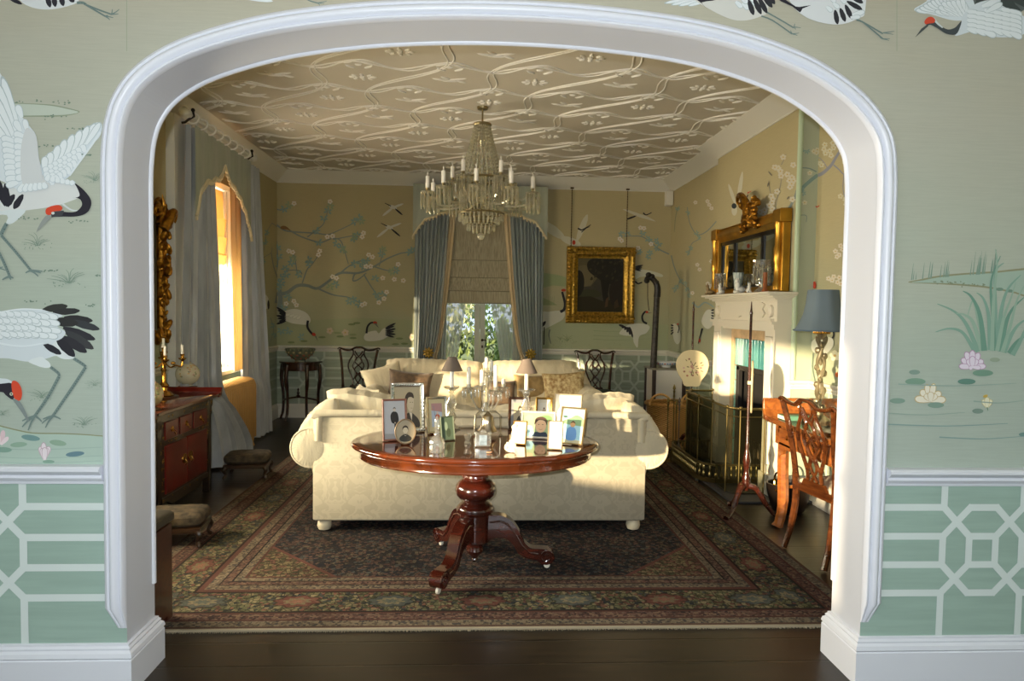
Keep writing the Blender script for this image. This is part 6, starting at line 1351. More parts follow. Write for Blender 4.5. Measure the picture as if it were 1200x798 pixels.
# ---- fender and spark guard
BRD = mat('#75673f', .32, .95); DKI = mat('#2a2a22', .4, .8)
ft = thing('fender', 'pierced brass and steel fender on the hearth edge in front of the fireplace', 'fender', (2.12, 6.6, 0))
path = [(2.62, 7.30), (2.20, 7.30), (2.11, 7.22), (2.075, 7.10), (2.075, 6.32), (2.11, 6.20), (2.20, 6.12), (2.62, 6.12)]
def ribb(m, path, z0, z1, t): mould(m, path, [(0, z0), (t, z0), (t, z1), (0, z1)], side=1)
m = MB(); ribb(m, path, .03, .055, .035); ribb(m, path, .055, .07, .02); m.build('base_rail', BRD, ft, world=True)
m = MB(); ribb(m, path, .185, .205, .022); m.build('top_rail', BRD, ft, world=True)
L_ = []; pv = [Vector((*p, 0)) for p in path]
for a, b in zip(pv, pv[1:]):
    n = max(1, int((b - a).length / .045)); L_ += [a.lerp(b, i / n) for i in range(n)]
m = MB()
for p in L_: m.lathe([(.006, .06), (.015, .08), (.018, .10), (.012, .12), (.007, .13), (.014, .15), (.012, .17), (.006, .19)], (p.x + .012, p.y, 0), 8)
m.build('pierced_gallery', BRD, ft, world=True)
for p in ((2.08, 7.1), (2.08, 6.3), (2.6, 6.13), (2.6, 7.29)): m = MB(); m.lathe([(.02, 0), (.028, .01), (.02, .035)], (p[0] + .02, p[1], 0), 10); m.build('foot', DKI, ft, world=True)
MESH = clear_mat('wire_mesh', '#4a4632', gloss=.0, rough=.5, tint='#ecece4', dif=.06)
gt2 = thing('spark_guard', 'wire mesh spark guard with brass top rail standing before the fire', 'fire guard', (2.25, 6.3, .022))
gp = [(2.505, 7.12), (2.28, 7.12), (2.20, 7.02), (2.20, 5.86), (2.28, 5.76), (2.50, 5.76)]; GZ = .76
for a, b in zip(gp, gp[1:]):
    m = MB(); m.add([(*a, .03), (*b, .03), (*b, GZ), (*a, GZ), ], [(0, 1, 2, 3)]); d = (Vector(b) - Vector(a)); n_ = Vector((-d.y, d.x)).normalized() * .003
    m = MB(); m.rings([[Vector((a[0], a[1], .03)), Vector((b[0], b[1], .03)), Vector((b[0] + n_.x, b[1] + n_.y, .03)), Vector((a[0] + n_.x, a[1] + n_.y, .03))], [Vector((a[0], a[1], GZ)), Vector((b[0], b[1], GZ)), Vector((b[0] + n_.x, b[1] + n_.y, GZ)), Vector((a[0] + n_.x, a[1] + n_.y, GZ))]])
    m.build('mesh_panel', MESH, gt2, world=True, smooth=False)
m = MB(); m.tube([(x, y, GZ + .01) for x, y in gp], .011, 8); m.tube([(x, y, .70) for x, y in gp], .005, 6); m.build('top_rail', BRD, gt2, world=True)
m = MB(); m.tube([(x, y, .03) for x, y in gp], .006, 6); m.build('bottom_wire', DKI, gt2, world=True)
for x, y in gp[1:-1] + [(2.19, 6.6), (2.19, 6.2), (2.50, 5.76), (2.505, 7.12)]: m = MB(); m.bar((x, y, .024), (x, y, GZ), .007); m.ell((x, y, GZ + .02), .014); m.build('upright', BRD, gt2, world=True)
# ---- pole screens
def pole_screen(label, x, y, z0, h, bz, face, yaw, wd):
    t = thing('pole_screen', label, 'screen', (x, y, z0), yaw)
    m = MB(); m.lathe([(.028, .26), (.034, .30), (.022, .33), (.018, .36), (.026, .40), (.03, .44), (.02, .50), (.012, .53), (.016, .56), (.011, .58), (.010, h - .10), (.013, h - .09), (.008, h - .07), (.003, h)], seg=12); m.build('pole', wd, t)
    m = MB(); m.lathe([(.02, .20), (.034, .24), (.03, .28)], seg=12); m.build('collar', wd, t)
    for k in range(3):
        a = 2 * PI * k / 3 + .5; d = Vector((math.cos(a), math.sin(a), 0)); m = MB(); m.tube(crom([d * .02 + Vector((0, 0, .24)), d * .08 + Vector((0, 0, .22)), d * .15 + Vector((0, 0, .11)), d * .21 + Vector((0, 0, .04)), d * .26 + Vector((0, 0, .018))], 4), [.024] * 5 + [.022] * 4 + [.018] * 4 + [.016] * 2 + [.02, .024], 8); m.build('leg', wd, t)
    ol = [(0, -.19), (.075, -.185), (.10, -.12), (.14, -.06), (.168, .02), (.16, .10), (.11, .17), (.04, .20), (-.04, .20), (-.11, .17), (-.16, .10), (-.168, .02), (-.14, -.06), (-.10, -.12), (-.075, -.185)]
    ol = [(p_.x, p_.y) for p_ in crom([(a, b, 0) for a, b in ol], 3, True)]
    m = MB(); m.use(face); m.prism(ol, lambda u, v, w_: Vector((u, w_, bz + v)), -.030, -.016)
    P = Paint(m, lambda u, v: Vector((u, -.030, bz + v)), (0, -1, 0), .00004)
    rnd = random.Random(2)
    for i in range(34):
        a = rnd.uniform(0, 2 * PI); r_ = rnd.uniform(0, .10); u, v = r_ * math.cos(a), r_ * math.sin(a) * 1.1 + .01
        if rnd.random() < .5: P.leaf(u, v, u + .03 * math.cos(a), v + .03 * math.sin(a), .012, rnd.choice(['#7c7a58', '#8f8463', '#6f6a50']))
        else: P.ell(u, v, .012, .011, rnd.choice(['#b08a80', '#a3705f', '#c0a196', '#8f6a5e']))
    bo_ = m.build('banner', None, t, smooth=False)
    m = MB(); m.tube([(u, -.023, bz + v) for u, v in ol] + [(ol[0][0], -.023, bz + ol[0][1])], .007, 6); m.cbox((-.012, -.02, bz + .02), (.012, .012, bz + .05), .003); m.build('banner_rim', mat('#cbbd93', .5), bo_)
    return t
BW_ = wood('#2a100a', '#4c2114', .25, .7, 5)
p = onY(811, 432, 7.42); pole_screen('pole screen with flower embroidered cream banner facing the sofa, beside the log basket', p.x, p.y, .0, 1.72, p.z, mat('#cdc09a', .8), -.25, BW_)
p = onZ(873, 604, 0); pole_screen('tall pole screen with its cream banner turned edge on, in front of the fireplace', p.x, p.y, .0, 1.69, 1.02, mat('#d8cfae', .8), R(67), BW_)
# ---- fire tools on a stand
tt = thing('companion_set', 'brass and steel fire tools on a stand beside the fender', 'fire tools', (*onZ(788, 541, 0).xy, .0)); px_, py_ = tt.location.x, tt.location.y
def tool(name, dx, dy, h, end, lean=0):
    m = MB(); m.lathe([(.005, .12), (.006, h - .12), (.011, h - .10), (.008, h - .07), (.013, h - .04), (.006, h - .03), (.017, h - .015), (.013, h), (.004, h + .03)], (dx, dy, 0), 8)
    if end == 'shovel': m.prism([(-.05, .02), (.05, .02), (.06, .12), (.02, .17), (-.02, .17), (-.06, .12)], lambda u, v, w_: Vector((dx + u, dy + w_, v)), -.004, .004)
    if end == 'brush': m.lathe([(.02, .01), (.045, .03), (.03, .15), (.012, .19)], (dx, dy, 0), 12)
    if end == 'base': m.lathe([(.10, 0), (.10, .012), (.03, .025), (.01, .05), (.006, .12)], (dx, dy, 0), 20); m.tube([(-.06, 0, h - .14), (.06, 0, h - .14)], .006); m.tube([(0, -.06, h - .14), (0, .06, h - .14)], .006)
    m.build(name, BRD if end != 'brush' else mat('#6b6158', .4, .6), tt)
tool('stand', 0, 0, .80, 'base'); tool('poker', -.06, .01, .66, 'poker'); tool('shovel', .01, -.06, .64, 'shovel'); tool('brush', .06, .0, .66, 'brush')
# ---- log basket
WK = None
def wicker():
    m, nt, b = base_mat('wicker', .55); L = nt.links; tc = node(nt, 'ShaderNodeTexCoord'); g = node(nt, 'ShaderNodeMapping'); L.new(tc.outputs['UV'], g.inputs[0])
    sx = node(nt, 'ShaderNodeSeparateXYZ'); L.new(tc.outputs['Object'], sx.inputs[0])
    at = node(nt, 'ShaderNodeMath', operation='ARCTAN2'); L.new(sx.outputs[1], at.inputs[0]); L.new(sx.outputs[0], at.inputs[1])
    s1 = node(nt, 'ShaderNodeMath', operation='MULTIPLY'); s1.inputs[1].default_value = 30; L.new(at.outputs[0], s1.inputs[0]); s2 = node(nt, 'ShaderNodeMath', operation='SINE'); L.new(s1.outputs[0], s2.inputs[0])
    z1 = node(nt, 'ShaderNodeMath', operation='MULTIPLY'); z1.inputs[1].default_value = 260; L.new(sx.outputs[2], z1.inputs[0]); z2 = node(nt, 'ShaderNodeMath', operation='SINE'); L.new(z1.outputs[0], z2.inputs[0])
    mu = node(nt, 'ShaderNodeMath', operation='MULTIPLY'); L.new(s2.outputs[0], mu.inputs[0]); L.new(z2.outputs[0], mu.inputs[1])
    r = ramp(nt, [(.0, '#7c5424'), (.5, '#a87836'), (1, '#c29650')]); mr = node(nt, 'ShaderNodeMapRange'); mr.inputs[1].default_value = -1; L.new(mu.outputs[0], mr.inputs[0]); L.new(mr.outputs[0], r.inputs[0]); L.new(r.outputs[0], b.inputs['Base Color'])
    bm = node(nt, 'ShaderNodeBump', i_Strength=.6, i_Distance=.004); L.new(mu.outputs[0], bm.inputs['Height']); L.new(bm.outputs[0], b.inputs['Normal']); return m
WK = wicker(); bx_, by_ = 2.36, 8.05
kt = thing('log_basket', 'large wicker log basket with two loop handles behind the fire tools', 'basket', (bx_, by_, 0))
m = MB(); m.lathe([(.001, .0), (.25, .0), (.27, .02), (.30, .25), (.325, .48), (.33, .50), (.315, .50), (.285, .25), (.25, .04), (.001, .03)], seg=48, sy=.8); m.build('body', WK, kt)
m = MB(); m.tube([(.328 * math.cos(a), .262 * math.sin(a), .505 + .004 * math.sin(20 * a)) for a in [2 * PI * i / 60 for i in range(61)]], .020, 8); m.build('rim', mat('#b2813e', .5, var=.2, vscale=60), kt)
for s in (-1, 1):
    m = MB(); m.tube([(s * .2 + .13 * math.cos(a), -.16 + (.08 if s > 0 else 0), .50 + .13 * math.sin(a)) for a in [PI * i / 14 for i in range(15)]], .013, 8); m.build('handle', mat('#c79a55', .5, var=.2, vscale=60), kt)
# ---- white panelled cabinet with bowl and black carved staff
wt = thing('white_cabinet', 'small dark framed cabinet with white panels in the right back corner', 'cabinet', (2.52, 8.98, 0)); DF = mat('#3a2a22', .5)
x0, x1, y0, y1, hh = 2.30, 2.74, 8.80, 9.25, .86
m = MB(); m.cbox((x0 + .02, y0 + .02, .04), (x1 - .02, y1 - .02, hh - .02), .003); m.build('panel', mat('#e4dfd2', .5), wt, world=True)
for x in (x0, x1 - .045):
    for y in (y0, y1 - .045): m = MB(); m.cbox((x, y, 0), (x + .045, y + .045, hh - .01), .004); m.build('corner_post', DF, wt, world=True)
m = MB(); m.cbox((x0 - .01, y0 - .01, hh - .025), (x1 + .01, y1 + .01, hh), .005); m.build('top', mat('#8e8a7a', .5), wt, world=True)
m = MB(); m.use(mat('#dfe3e2', .2, coat=.5)); m.lathe(bowl_mesh(.15, .075, .4), seg=36)
for i in range(26):
    a = 2 * PI * i / 26; m.use(mat('#4a6f9c' if i % 3 else '#a8503c', .3)); m.ell((.138 * math.cos(a), .138 * math.sin(a), .052), .014, .005, .009, 8, 4, M=Matrix.Rotation(a + PI / 2, 3, 'Z'))
o = m.build('bowl'); o.location = (2.52, 8.98, hh + .001); tag(o, 'shallow blue and white china bowl on the white panelled cabinet', 'bowl')
pb_ = onY(765.5, 431, 8.88); pt_ = onY(770, 345, 8.88)
st = thing('carved_staff', 'tall black speckled staff with a curled top standing on the white cabinet corner', 'staff', (pb_.x, 8.88, hh)); BKS = mat('#1c1714', .5, var=.9, vscale=30, hex2='#5a5040')
kk = lambda px, py: onY(px, py, 8.88)
base = Vector((pb_.x, 8.88, hh)); m = MB(); P_ = [base, base.lerp(kk(770, 345), .5), kk(770, 345)]; m.tube(crom([tuple(v) for v in P_], 10), [.042 - .0002 * i for i in range(21)], 14); m.build('shaft', mat('#17110e', .55, var=.8, vscale=22, hex2='#3f372c'), st, world=True)
cur = crom([tuple(kk(*q)) for q in ((770, 348), (770.5, 337), (767, 329), (761, 325), (757, 328))], 6); m = MB(); m.tube(cur, [.046 - .0007 * i for i in range(len(cur))], 12)
for q in ((760, 322), (758, 329), (764, 324), (769, 331)): m.ell(tuple(kk(*q)), .04, .05, .035, 10, 6)
m.build('curled_head', mat('#17120f', .5), st, world=True)
m = MB(); m.tube([kk(759, 331), kk(759, 350), kk(760.5, 364)], .005); m.build('hanging_cord', mat('#3a2c20', .8), st, world=True)
# ---- gilt framed painting hung on chains
GO = mat('#a98638', .34, .85, var=.4, vscale=30, bump=.6, bscale=40)
pt2 = thing('framed_painting', 'dark landscape painting in a wide carved gilt frame hung on the back wall', 'painting', (1.775, YB, 1.41))
px0, px1, pz0, pz1 = onY(664.5, 300, YB - .06).x, onY(745, 300, YB - .06).x, onY(700, 379, YB - .06).z, onY(700, 289, YB - .06).z
fw = .17; pf = [(0, .0), (0, .035), (.02, .06), (.045, .075), (.065, .06), (.085, .05), (.11, .058), (.13, .045), (.15, .03), (.165, .025), (fw, .012)]
m = MB(); cs = [(px0, pz0, 1, 1), (px1, pz0, -1, 1), (px1, pz1, -1, -1), (px0, pz1, 1, -1), (px0, pz0, 1, 1)]
m.rings([[Vector((x + sx * d, YB - .01 - h, z + sz * d)) for d, h in pf] for x, z, sx, sz in cs], close=False, caps=False)
rnd = random.Random(8)
for k in range(4):
    x, z, sx, sz = cs[k]; x2, z2, sx2, sz2 = cs[k + 1]
    for c in range(22):
        t = (c + .5) / 22; cx, cz = x + (x2 - x) * t, z + (z2 - z) * t; inx = (sx if abs(x - x2) < .01 else 0); inz = (sz if abs(z - z2) < .01 else 0)
        for d, s_ in ((.03, .022), (.11, .016)): m.ell((cx + inx * d, YB - .075, cz + inz * d), s_, .014, s_ * rnd.uniform(.7, 1.2), 8, 5)
    for a in range(7): m.ell((x + sx * (.07 + .045 * math.cos(a)), YB - .08, z + sz * (.07 + .045 * math.sin(a))), .035, .018, .025, 8, 5)
m.build('gilt_frame', GO, pt2, world=True)
m = MB(); m.use(mat('#2c2719', .5, var=.3, vscale=6)); m.box((px0 + .15, YB - .022, pz0 + .15), (px1 - .15, YB - .018, pz1 - .15))
W__, H__ = px1 - px0 - .3, pz1 - pz0 - .3; P = Paint(m, lambda u, v: Vector((px0 + .15 + u * W__, YB - .022, pz0 + .15 + v * H__)), (0, -1, 0), .00008)
P.poly([(0, .45), (0, 1), (.55, 1), (.5, .7), (.3, .48)], '#575038'); P.poly([(0, .5), (0, .8), (.2, .85), (.35, .7), (.3, .5)], '#655c42', 3); P.poly([(0, .36), (.2, .42), (.45, .40), (.5, .3), (0, .25)], '#35361f', 3)
P.poly([(.02, .3), (0, .72), (.1, .74), (.16, .6), (.14, .4)], '#1c1a12', 3)
P.poly([(.25, .75), (.22, .9), (.35, .98), (.6, 1), (.9, .97), (1, .8), (1, .45), (.8, .5), (.6, .55), (.45, .62)], '#1d1b13', 4); P.poly([(.5, .6), (.55, .3), (.6, .1), (.7, .1), (.66, .35), (.7, .6)], '#181610'); P.poly([(0, 0), (0, .28), (.3, .3), (.6, .2), (1, .35), (1, 0)], '#26220f'); P.poly([(.7, .5), (1, .6), (1, .2), (.75, .15)], '#211c14', 3)
P.poly([(.62, .25), (.68, .3), (.66, .12), (.6, .1)], '#4a3520'); P.poly([(.8, .2), (.86, .26), (.9, .12), (.8, .08)], '#3c2d1a')
for i in range(30): P.ell(rnd.uniform(.25, 1), rnd.uniform(.55, .97), .035, .02, rnd.choice(['#2a2819', '#24211a', '#322e1c']), rnd.uniform(0, 90), 7)
m.build('canvas', None, pt2, world=True, smooth=False)
for x in (1.335, 2.145):
    m = MB(); n = 44
    for i in range(n): z = pz1 - .02 + (3.36 - pz1) * i / n; m.ell((x, YB - .022, z + .01), .0075 if i % 2 else .005, .005, .012, 6, 4)
    m.cbox((x - .025, YB - .04, 3.35), (x + .025, YB - .005, 3.375), .004); m.build('hanging_chain', mat('#57452c', .5, .6), pt2, world=True)
# ---- overmantel mirror
OG = mat('#b98a34', .3, .85, var=.15, vscale=8); om = thing('overmantel_mirror', 'wide gilt mirror with a shell and scroll crest standing on the mantelpiece', 'mirror', (2.66, 6.66, 1.786))
a0, a1, z0, z1 = 5.80, 7.52, 1.79, 2.46
m = MB(); m.box((2.672, a0 + .05, z0 + .04), (2.69, a1 - .05, z1 - .04)); m.build('backboard', mat('#2a2218', .8), om, world=True)
for y in (a0, a1 - .13):
    m = MB(); m.cbox((2.62, y, z0), (2.69, y + .13, z1), .006); m.lathe([(.001, z0 + .02), (.038, z0 + .02), (.038, z0 + .08), (.03, z0 + .1), (.03, z0 + .25), (.037, z0 + .27), (.037, z0 + .38), (.03, z0 + .40), (.03, z1 - .12), (.037, z1 - .10), (.037, z1 - .06), (.001, z1 - .06)], (2.61, y + .065, 0), 14)
    m.cbox((2.585, y - .015, z1 - .07), (2.69, y + .145, z1 + .05), .006); m.build('gilt_column', OG, om, world=True)
m = MB(); m.prism([(2.69, z1 - .10), (2.64, z1 - .10), (2.625, z1 - .07), (2.60, z1 - .05), (2.595, z1 - .01), (2.61, z1 + .02), (2.59, z1 + .03), (2.69, z1 + .03)], lambda u, v, w_: Vector((u, w_, v)), a0 + .12, a1 - .12); m.build('top_rail', OG, om, world=True, bevel=.002)
m = MB(); m.cbox((2.63, a0 + .12, z0), (2.69, a1 - .12, z0 + .06), .005); m.build('bottom_rail', OG, om, world=True)
m = MB()
for a, b, c, d in ((a0 + .13, z0 + .06, a1 - .13, z0 + .085), (a0 + .13, z1 - .135, a1 - .13, z1 - .10), (a0 + .13, z0 + .06, a0 + .16, z1 - .1), (a1 - .16, z0 + .06, a1 - .13, z1 - .1), (a0 + .50, z0 + .06, a0 + .53, z1 - .1), (a1 - .53, z0 + .06, a1 - .50, z1 - .1)): m.box((2.65, a, b), (2.672, c, d))
m.build('black_slip', mat('#17130f', .35), om, world=True)
m = MB(); m.box((2.668, a0 + .14, z0 + .07), (2.6715, a1 - .14, z1 - .12)); m.build('glass', mat('#cdd0c8', .02, 1), om, world=True, smooth=False)
m = MB(); yc, zc = 6.42, z1 + .05; rnd = random.Random(6)
for i in range(11):
    a = R(-20 + i * 22); m.tube(crom([(2.60, yc, zc - .05), (2.57, yc + .06 * math.cos(a), zc + .05 * math.sin(a)), (2.56, yc + .13 * math.cos(a), zc + .10 * math.sin(a) - .02), (2.58, yc + .16 * math.cos(a), zc + .13 * math.sin(a) - .04)], 3), [.02, .024, .028, .03, .03, .028, .026, .022, .018, .012], 7)
m.tube(crom([(2.57, yc + .02, zc + .02), (2.55, yc + .06, zc + .14), (2.54, yc + .13, zc + .22), (2.54, yc + .21, zc + .24), (2.55, yc + .27, zc + .19), (2.56, yc + .25, zc + .15)], 4), [.05, .052, .05, .046, .042, .04, .036, .034, .032, .03, .028, .026, .024, .022, .02, .018, .016, .014, .012, .01, .006], 9)
for i in range(60): m.ell((2.57 + rnd.uniform(-.02, .02), yc + rnd.uniform(-.17, .2), zc + rnd.uniform(-.12, .16)), .03, rnd.uniform(.012, .04), rnd.uniform(.012, .035), 8, 5, M=Euler((rnd.uniform(-1, 1), 0, 0)).to_matrix())
m.build('carved_crest', GILT, om, world=True)
# ---- ornaments on the mantel shelf
CRY = clear_mat('crystal', '#ffffff', gloss=.22, rough=.03, tint='#eeeee6', dif=.07)
MZ = 1.786
def lustre(label, y, s, x=2.52):
    t = thing('glass_lustre', label, 'ornament', (x, y, MZ)); m = MB(); m.lathe([(.045 * s, 0), (.048 * s, .01 * s), (.02 * s, .03 * s), (.012 * s, .06 * s), (.022 * s, .09 * s), (.014 * s, .12 * s), (.03 * s, .15 * s), (.055 * s, .19 * s), (.058 * s, .22 * s), (.05 * s, .22 * s), (.02 * s, .16 * s)], seg=16, lobes=8, lamp=.06); m.build('stem', CRY, t)
    for k in range(10):
        a = 2 * PI * k / 10; m = MB(); m.lathe([(.001, 0), (.007 * s, -.012 * s), (.006 * s, -.10 * s), (.009 * s, -.115 * s), (.001, -.135 * s)], (.055 * s * math.cos(a), .055 * s * math.sin(a), .19 * s), 6); m.build('prism', CRY, t)
lustre('glass lustre with hanging prisms at the far end of the mantel shelf', 7.02, 1.0); lustre('large glass lustre with prisms near the right end of the mantel shelf', 5.98, 1.3); lustre('smaller glass lustre beside the large one on the mantel shelf', 6.14, 1.0, 2.60)
t = thing('beaker_vase', 'grey green marbled beaker vase in the middle of the mantel shelf', 'vase', (2.50, 6.48, MZ)); m = MB(); m.lathe([(.035, 0), (.04, .01), (.034, .04), (.036, .10), (.045, .16), (.052, .20), (.047, .20), (.03, .1), (.001, .05)], seg=20, lobes=10, lamp=.04); m.build('body', mat('#7c8f88', .25, var=.4, vscale=20, hex2='#c7cdc4', coat=.4), t)
def critter(name, label, y, s, x=2.47, col='#e0ddd2', rz=0):
    m = MB(); q = Matrix.Rotation(rz, 3, 'Z')
    f = lambda a, b, c: q @ Vector((a * s, b * s, c * s))
    m.ell(f(0, 0, .03), .045 * s, .03 * s, .03 * s, M=q); m.ell(f(-.03, 0, .06), .022 * s, .022 * s, .035 * s, M=q); m.ell(f(-.035, 0, .098), .02 * s, .018 * s, .018 * s, M=q)
    for e in (-1, 1): m.lathe([(.007 * s, 0), (.001, .02 * s)], f(-.033, e * .010, .108), 6); m.ell(f(-.045, e * .015, .012), .016 * s, .009 * s, .012 * s)
    m.tube([f(.04, 0, .02), f(.06, .02, .03), f(.05, .035, .04)], .006 * s); tag(m.build(name, mat(col, .3), loc=(0, 0, 0)), label, 'figurine').location = (x, y, MZ)
critter('cat_figurine', 'white sitting cat figurine beside the marbled vase on the mantel', 6.33, 1.15, rz=.3); critter('animal_figurine', 'small white animal figurine near the far end of the mantel shelf', 6.83, .9, rz=.6); critter('animal_figurine', 'small white reclining animal figurine between cat and large lustre on the mantel', 6.13, .75, 2.465, rz=1.4); critter('animal_figurine', 'small brown animal figurine at the far left end of the mantel shelf', 7.17, .95, col='#8d7650')
m = MB(); m.lathe([(.03, 0), (.03, .012), (.017, .03), (.017, .17), (.001, .172)], seg=14); o = m.build('candle_holder', mat('#8a4c24', .4)); o.location = (2.49, 5.83, MZ); tag(o, 'reddish brown candle in a short holder at the near end of the mantel', 'candle')
# ---- desk against the near recess
OD = wood('#7a4220', '#a8642c', .25, .8, 4, (6, 1, 6)); dk = thing('desk', 'orange brown wooden altar style desk with upturned ends against the right wall', 'desk', (2.52, 4.40, 0))
dx0, dx1, dy0, dy1, dz = 2.22, 2.80, 3.62, 5.10, .815
m = MB(); m.cbox((dx0, dy0, dz - .04), (dx1, dy1, dz), .005); m.build('top', OD, dk, world=True)
for y, s in ((dy0, -1), (dy1, 1)): m = MB(); m.prism([(-.01, -.03), (.03, -.03), (.05, .03), (.055, .10), (.045, .135), (.03, .13), (.03, .05), (-.01, .0)], lambda u, v, w_, y=y, s=s: Vector((w_, y + s * u, dz + v)), dx0 - .01, dx1); m.build('upturned_end', OD, dk, world=True, bevel=.004)
m = MB(); m.cbox((dx0 + .04, dy0 + .10, dz - .19), (dx1 - .02, dy1 - .08, dz - .04), .004); m.build('body', OD, dk, world=True)
for k in range(3):
    ya = dy0 + .18 + k * .40; d = MB(); d.cbox((dx0 + .032, ya, dz - .17), (dx0 + .045, ya + .34, dz - .06), .003); do = d.build('drawer', OD, dk, world=True)
    h = MB(); h.tube([(dx0 + .03, ya + .14, dz - .10), (dx0 + .015, ya + .15, dz - .125), (dx0 + .015, ya + .19, dz - .125), (dx0 + .03, ya + .20, dz - .10)], .004); h.build('drawer_pull', BRASS, do, world=True)
for x in (dx0 + .05, dx1 - .09):
    for y in (dy0 + .13, dy1 - .17):
        m = MB(); m.tube(crom([(x + .03, y + .03, dz - .1), (x + .03, y + .03, .45), (x + .035, y + .025, .2), (x + .02, y + .03, .06), (x + .0, y + .03, .0)], 4), [.042] * 9 + [.038] * 4 + [.036, .038, .042, .046], 8); m.build('leg', OD, dk, world=True)
for y, s in ((dy1 - .13, -1), (dy0 + .13, 1)):
    m = MB(); m.prism([(0, .79), (.20, .63), (.17, .60), (.12, .62), (.09, .57), (.04, .55), (0, .48)], lambda u, v, w_, y=y, s=s: Vector((dx0 + .04 + w_, y + s * u, v)), 0, .02); m.build('spandrel', OD, dk, world=True)
    m = MB(); m.bar((dx0 + .08, y, .30), (dx1 - .06, y, .30), .014); m.build('stretcher', OD, dk, world=True)
pts = [(.0, .70), (.02, .68), (.0, .66), (-.02, .68)]
bk = thing('book', 'green bound book with white pages lying at the far end of the desk', 'book', (2.36, 4.92, dz)); m = MB(); m.cbox((-.10, -.07, .0), (.10, .07, .035), .003); m.build('cover', mat('#5f8f74', .5), bk); m = MB(); m.box((-.102, -.066, .005), (-.08, .066, .030)); m.build('pages', mat('#e6e2d4', .8), bk)
m = MB(); m.lathe([(.001, 0), (.15, 0), (.17, .02), (.16, .022), (.145, .008), (.001, .008)], seg=40, sy=1.3); o = m.build('tray', mat('#2a2018', .3, coat=.5)); o.location = (2.42, 4.32, dz + .001); tag(o, 'dark oval tray on the desk behind the chair back', 'tray')
# desk lamp
lb = onZ(964, 492, dz); lt = thing('table_lamp', 'sculpted branch table lamp with a blue pleated shade standing on the desk', 'lamp', (2.51, 4.86, dz)); LM = mat('#8f8468', .35, .6, var=.3, vscale=14)
m = MB(); m.lathe([(.075, 0), (.08, .012), (.06, .03), (.03, .05), (.02, .09)], seg=20, lobes=7, lamp=.08); m.build('base', LM, lt)
m = MB(); rnd = random.Random(15)
for s in (0, PI): m.tube([(.022 * math.cos(t * 3.2 + s) * (1 + .3 * math.sin(t * 5)), .022 * math.sin(t * 3.2 + s), .06 + t * .2) for t in [i * .1 for i in range(29)]], [.014 + .004 * math.sin(i) for i in range(29)], 8)
for i in range(12): z = .1 + i * .042; a = i * 2.1; m.ell((.03 * math.cos(a), .03 * math.sin(a), z), .022, .012, .026, 8, 5, M=Matrix.Rotation(a, 3, 'Z'))
m.lathe([(.01, .60), (.03, .62), (.045, .66), (.03, .68), (.01, .69)], seg=12); m.build('stem', LM, lt)
m = MB(); sp = [(.192, .665), (.188, .672), (.160, .72), (.135, .78), (.118, .86), (.108, .955), (.104, .962), (.104, .955), (.114, .86), (.131, .78), (.156, .72), (.186, .668)]
m.lathe(sp, seg=64, lobes=8, lamp=.02); m.build('lamp_shade', mat('#6a7a84', .7), lt)
m = MB(); m.tube([(.193 * math.cos(a), .193 * math.sin(a), .666) for a in [2 * PI * i / 40 for i in range(41)]], .006, 6); m.build('shade_trim', mat('#56697a', .6), lt)
m = MB()
for k in range(20): a = 2 * PI * k / 20; m.ell((.05 * math.cos(a), .05 * math.sin(a), .66), .012, .012, .02, 6, 4)
m.build('gallery', BRASS, lt)
# small brass scuttle handle / ring behind the desk leg
sc = thing('coal_scuttle', 'dark coal scuttle with brass ring handles on the floor beyond the desk', 'scuttle', (2.52, 5.32, 0)); m = MB(); m.lathe([(.10, 0), (.13, .02), (.17, .16), (.18, .24), (.165, .24), (.14, .06), (.001, .04)], seg=24, sy=.8); m.build('body', mat('#231a14', .4, .5), sc)
for s in (-1, 1): m = MB(); m.tube([(s * .14 + .0, -.10 + .055 * math.cos(a), .27 + .075 * math.sin(a)) for a in [2 * PI * i / 20 for i in range(21)]], .008, 6); m.build('ring_handle', BRASS, sc)
# ================================================================== chandelier
ch = thing('chandelier', 'crystal chandelier with white candle tubes hanging in front of the back window', 'chandelier', (.02, 6.5, ZC)); cx, cy = .02, 6.5
BRC = mat('#8c7f5c', .3, .8)
CH2 = clear_mat('chandelier_crystal', '#fffbe8', gloss=.14, rough=.05, tint='#d9d6c4', dif=.16)
def W(x, y, z): return Vector((cx + x, cy + y, z))
m = MB(); m.bar(W(0, 0, 2.32), W(0, 0, ZC - .01), .008); m.lathe([(.05, -.02), (.055, 0)], W(0, 0, ZC), 16); m.build('rod', BRC, ch, world=True)
def ringm(r, z, w_=.01, m_=BRC): m = MB(); m.tube([W(r * math.cos(a), r * math.sin(a), z) for a in [2 * PI * i / 36 for i in range(37)]], w_, 6); m.build('ring', m_, ch, world=True)
ringm(.075, 3.325, .014); ringm(.205, 2.82, .012); ringm(.21, 2.50, .009); ringm(.13, 2.41, .007); 
m = MB(); m.lathe([(.001, 3.12), (.03, 3.13), (.045, 3.17), (.02, 3.22), (.012, 3.3)], W(0, 0, 0), 14); m.lathe([(.001, 2.6), (.05, 2.62), (.07, 2.68), (.04, 2.74), (.06, 2.80), (.03, 2.86), (.02, 3.0)], W(0, 0, 0), 16); m.build('stem', CH2, ch, world=True)
for k in range(24):      # bead strands from crown to ring
    a = 2 * PI * k / 24; m = MB()
    for i in range(17):
        t = i / 16; r = .072 + (.205 - .072) * (t ** 1.15); z = 3.32 + (2.83 - 3.32) * t; m.ell(W(r * math.cos(a), r * math.sin(a), z), .0095, .0095, .016, 6, 4)
    m.build('bead_strand', CH2, ch, world=True)
def drop(m, p, l, r=.009): m.lathe([(.001, 0), (r * .8, -.006), (r * .55, -.012), (r * .9, -.022), (r, -l * .8), (.001, -l)], p, 5)
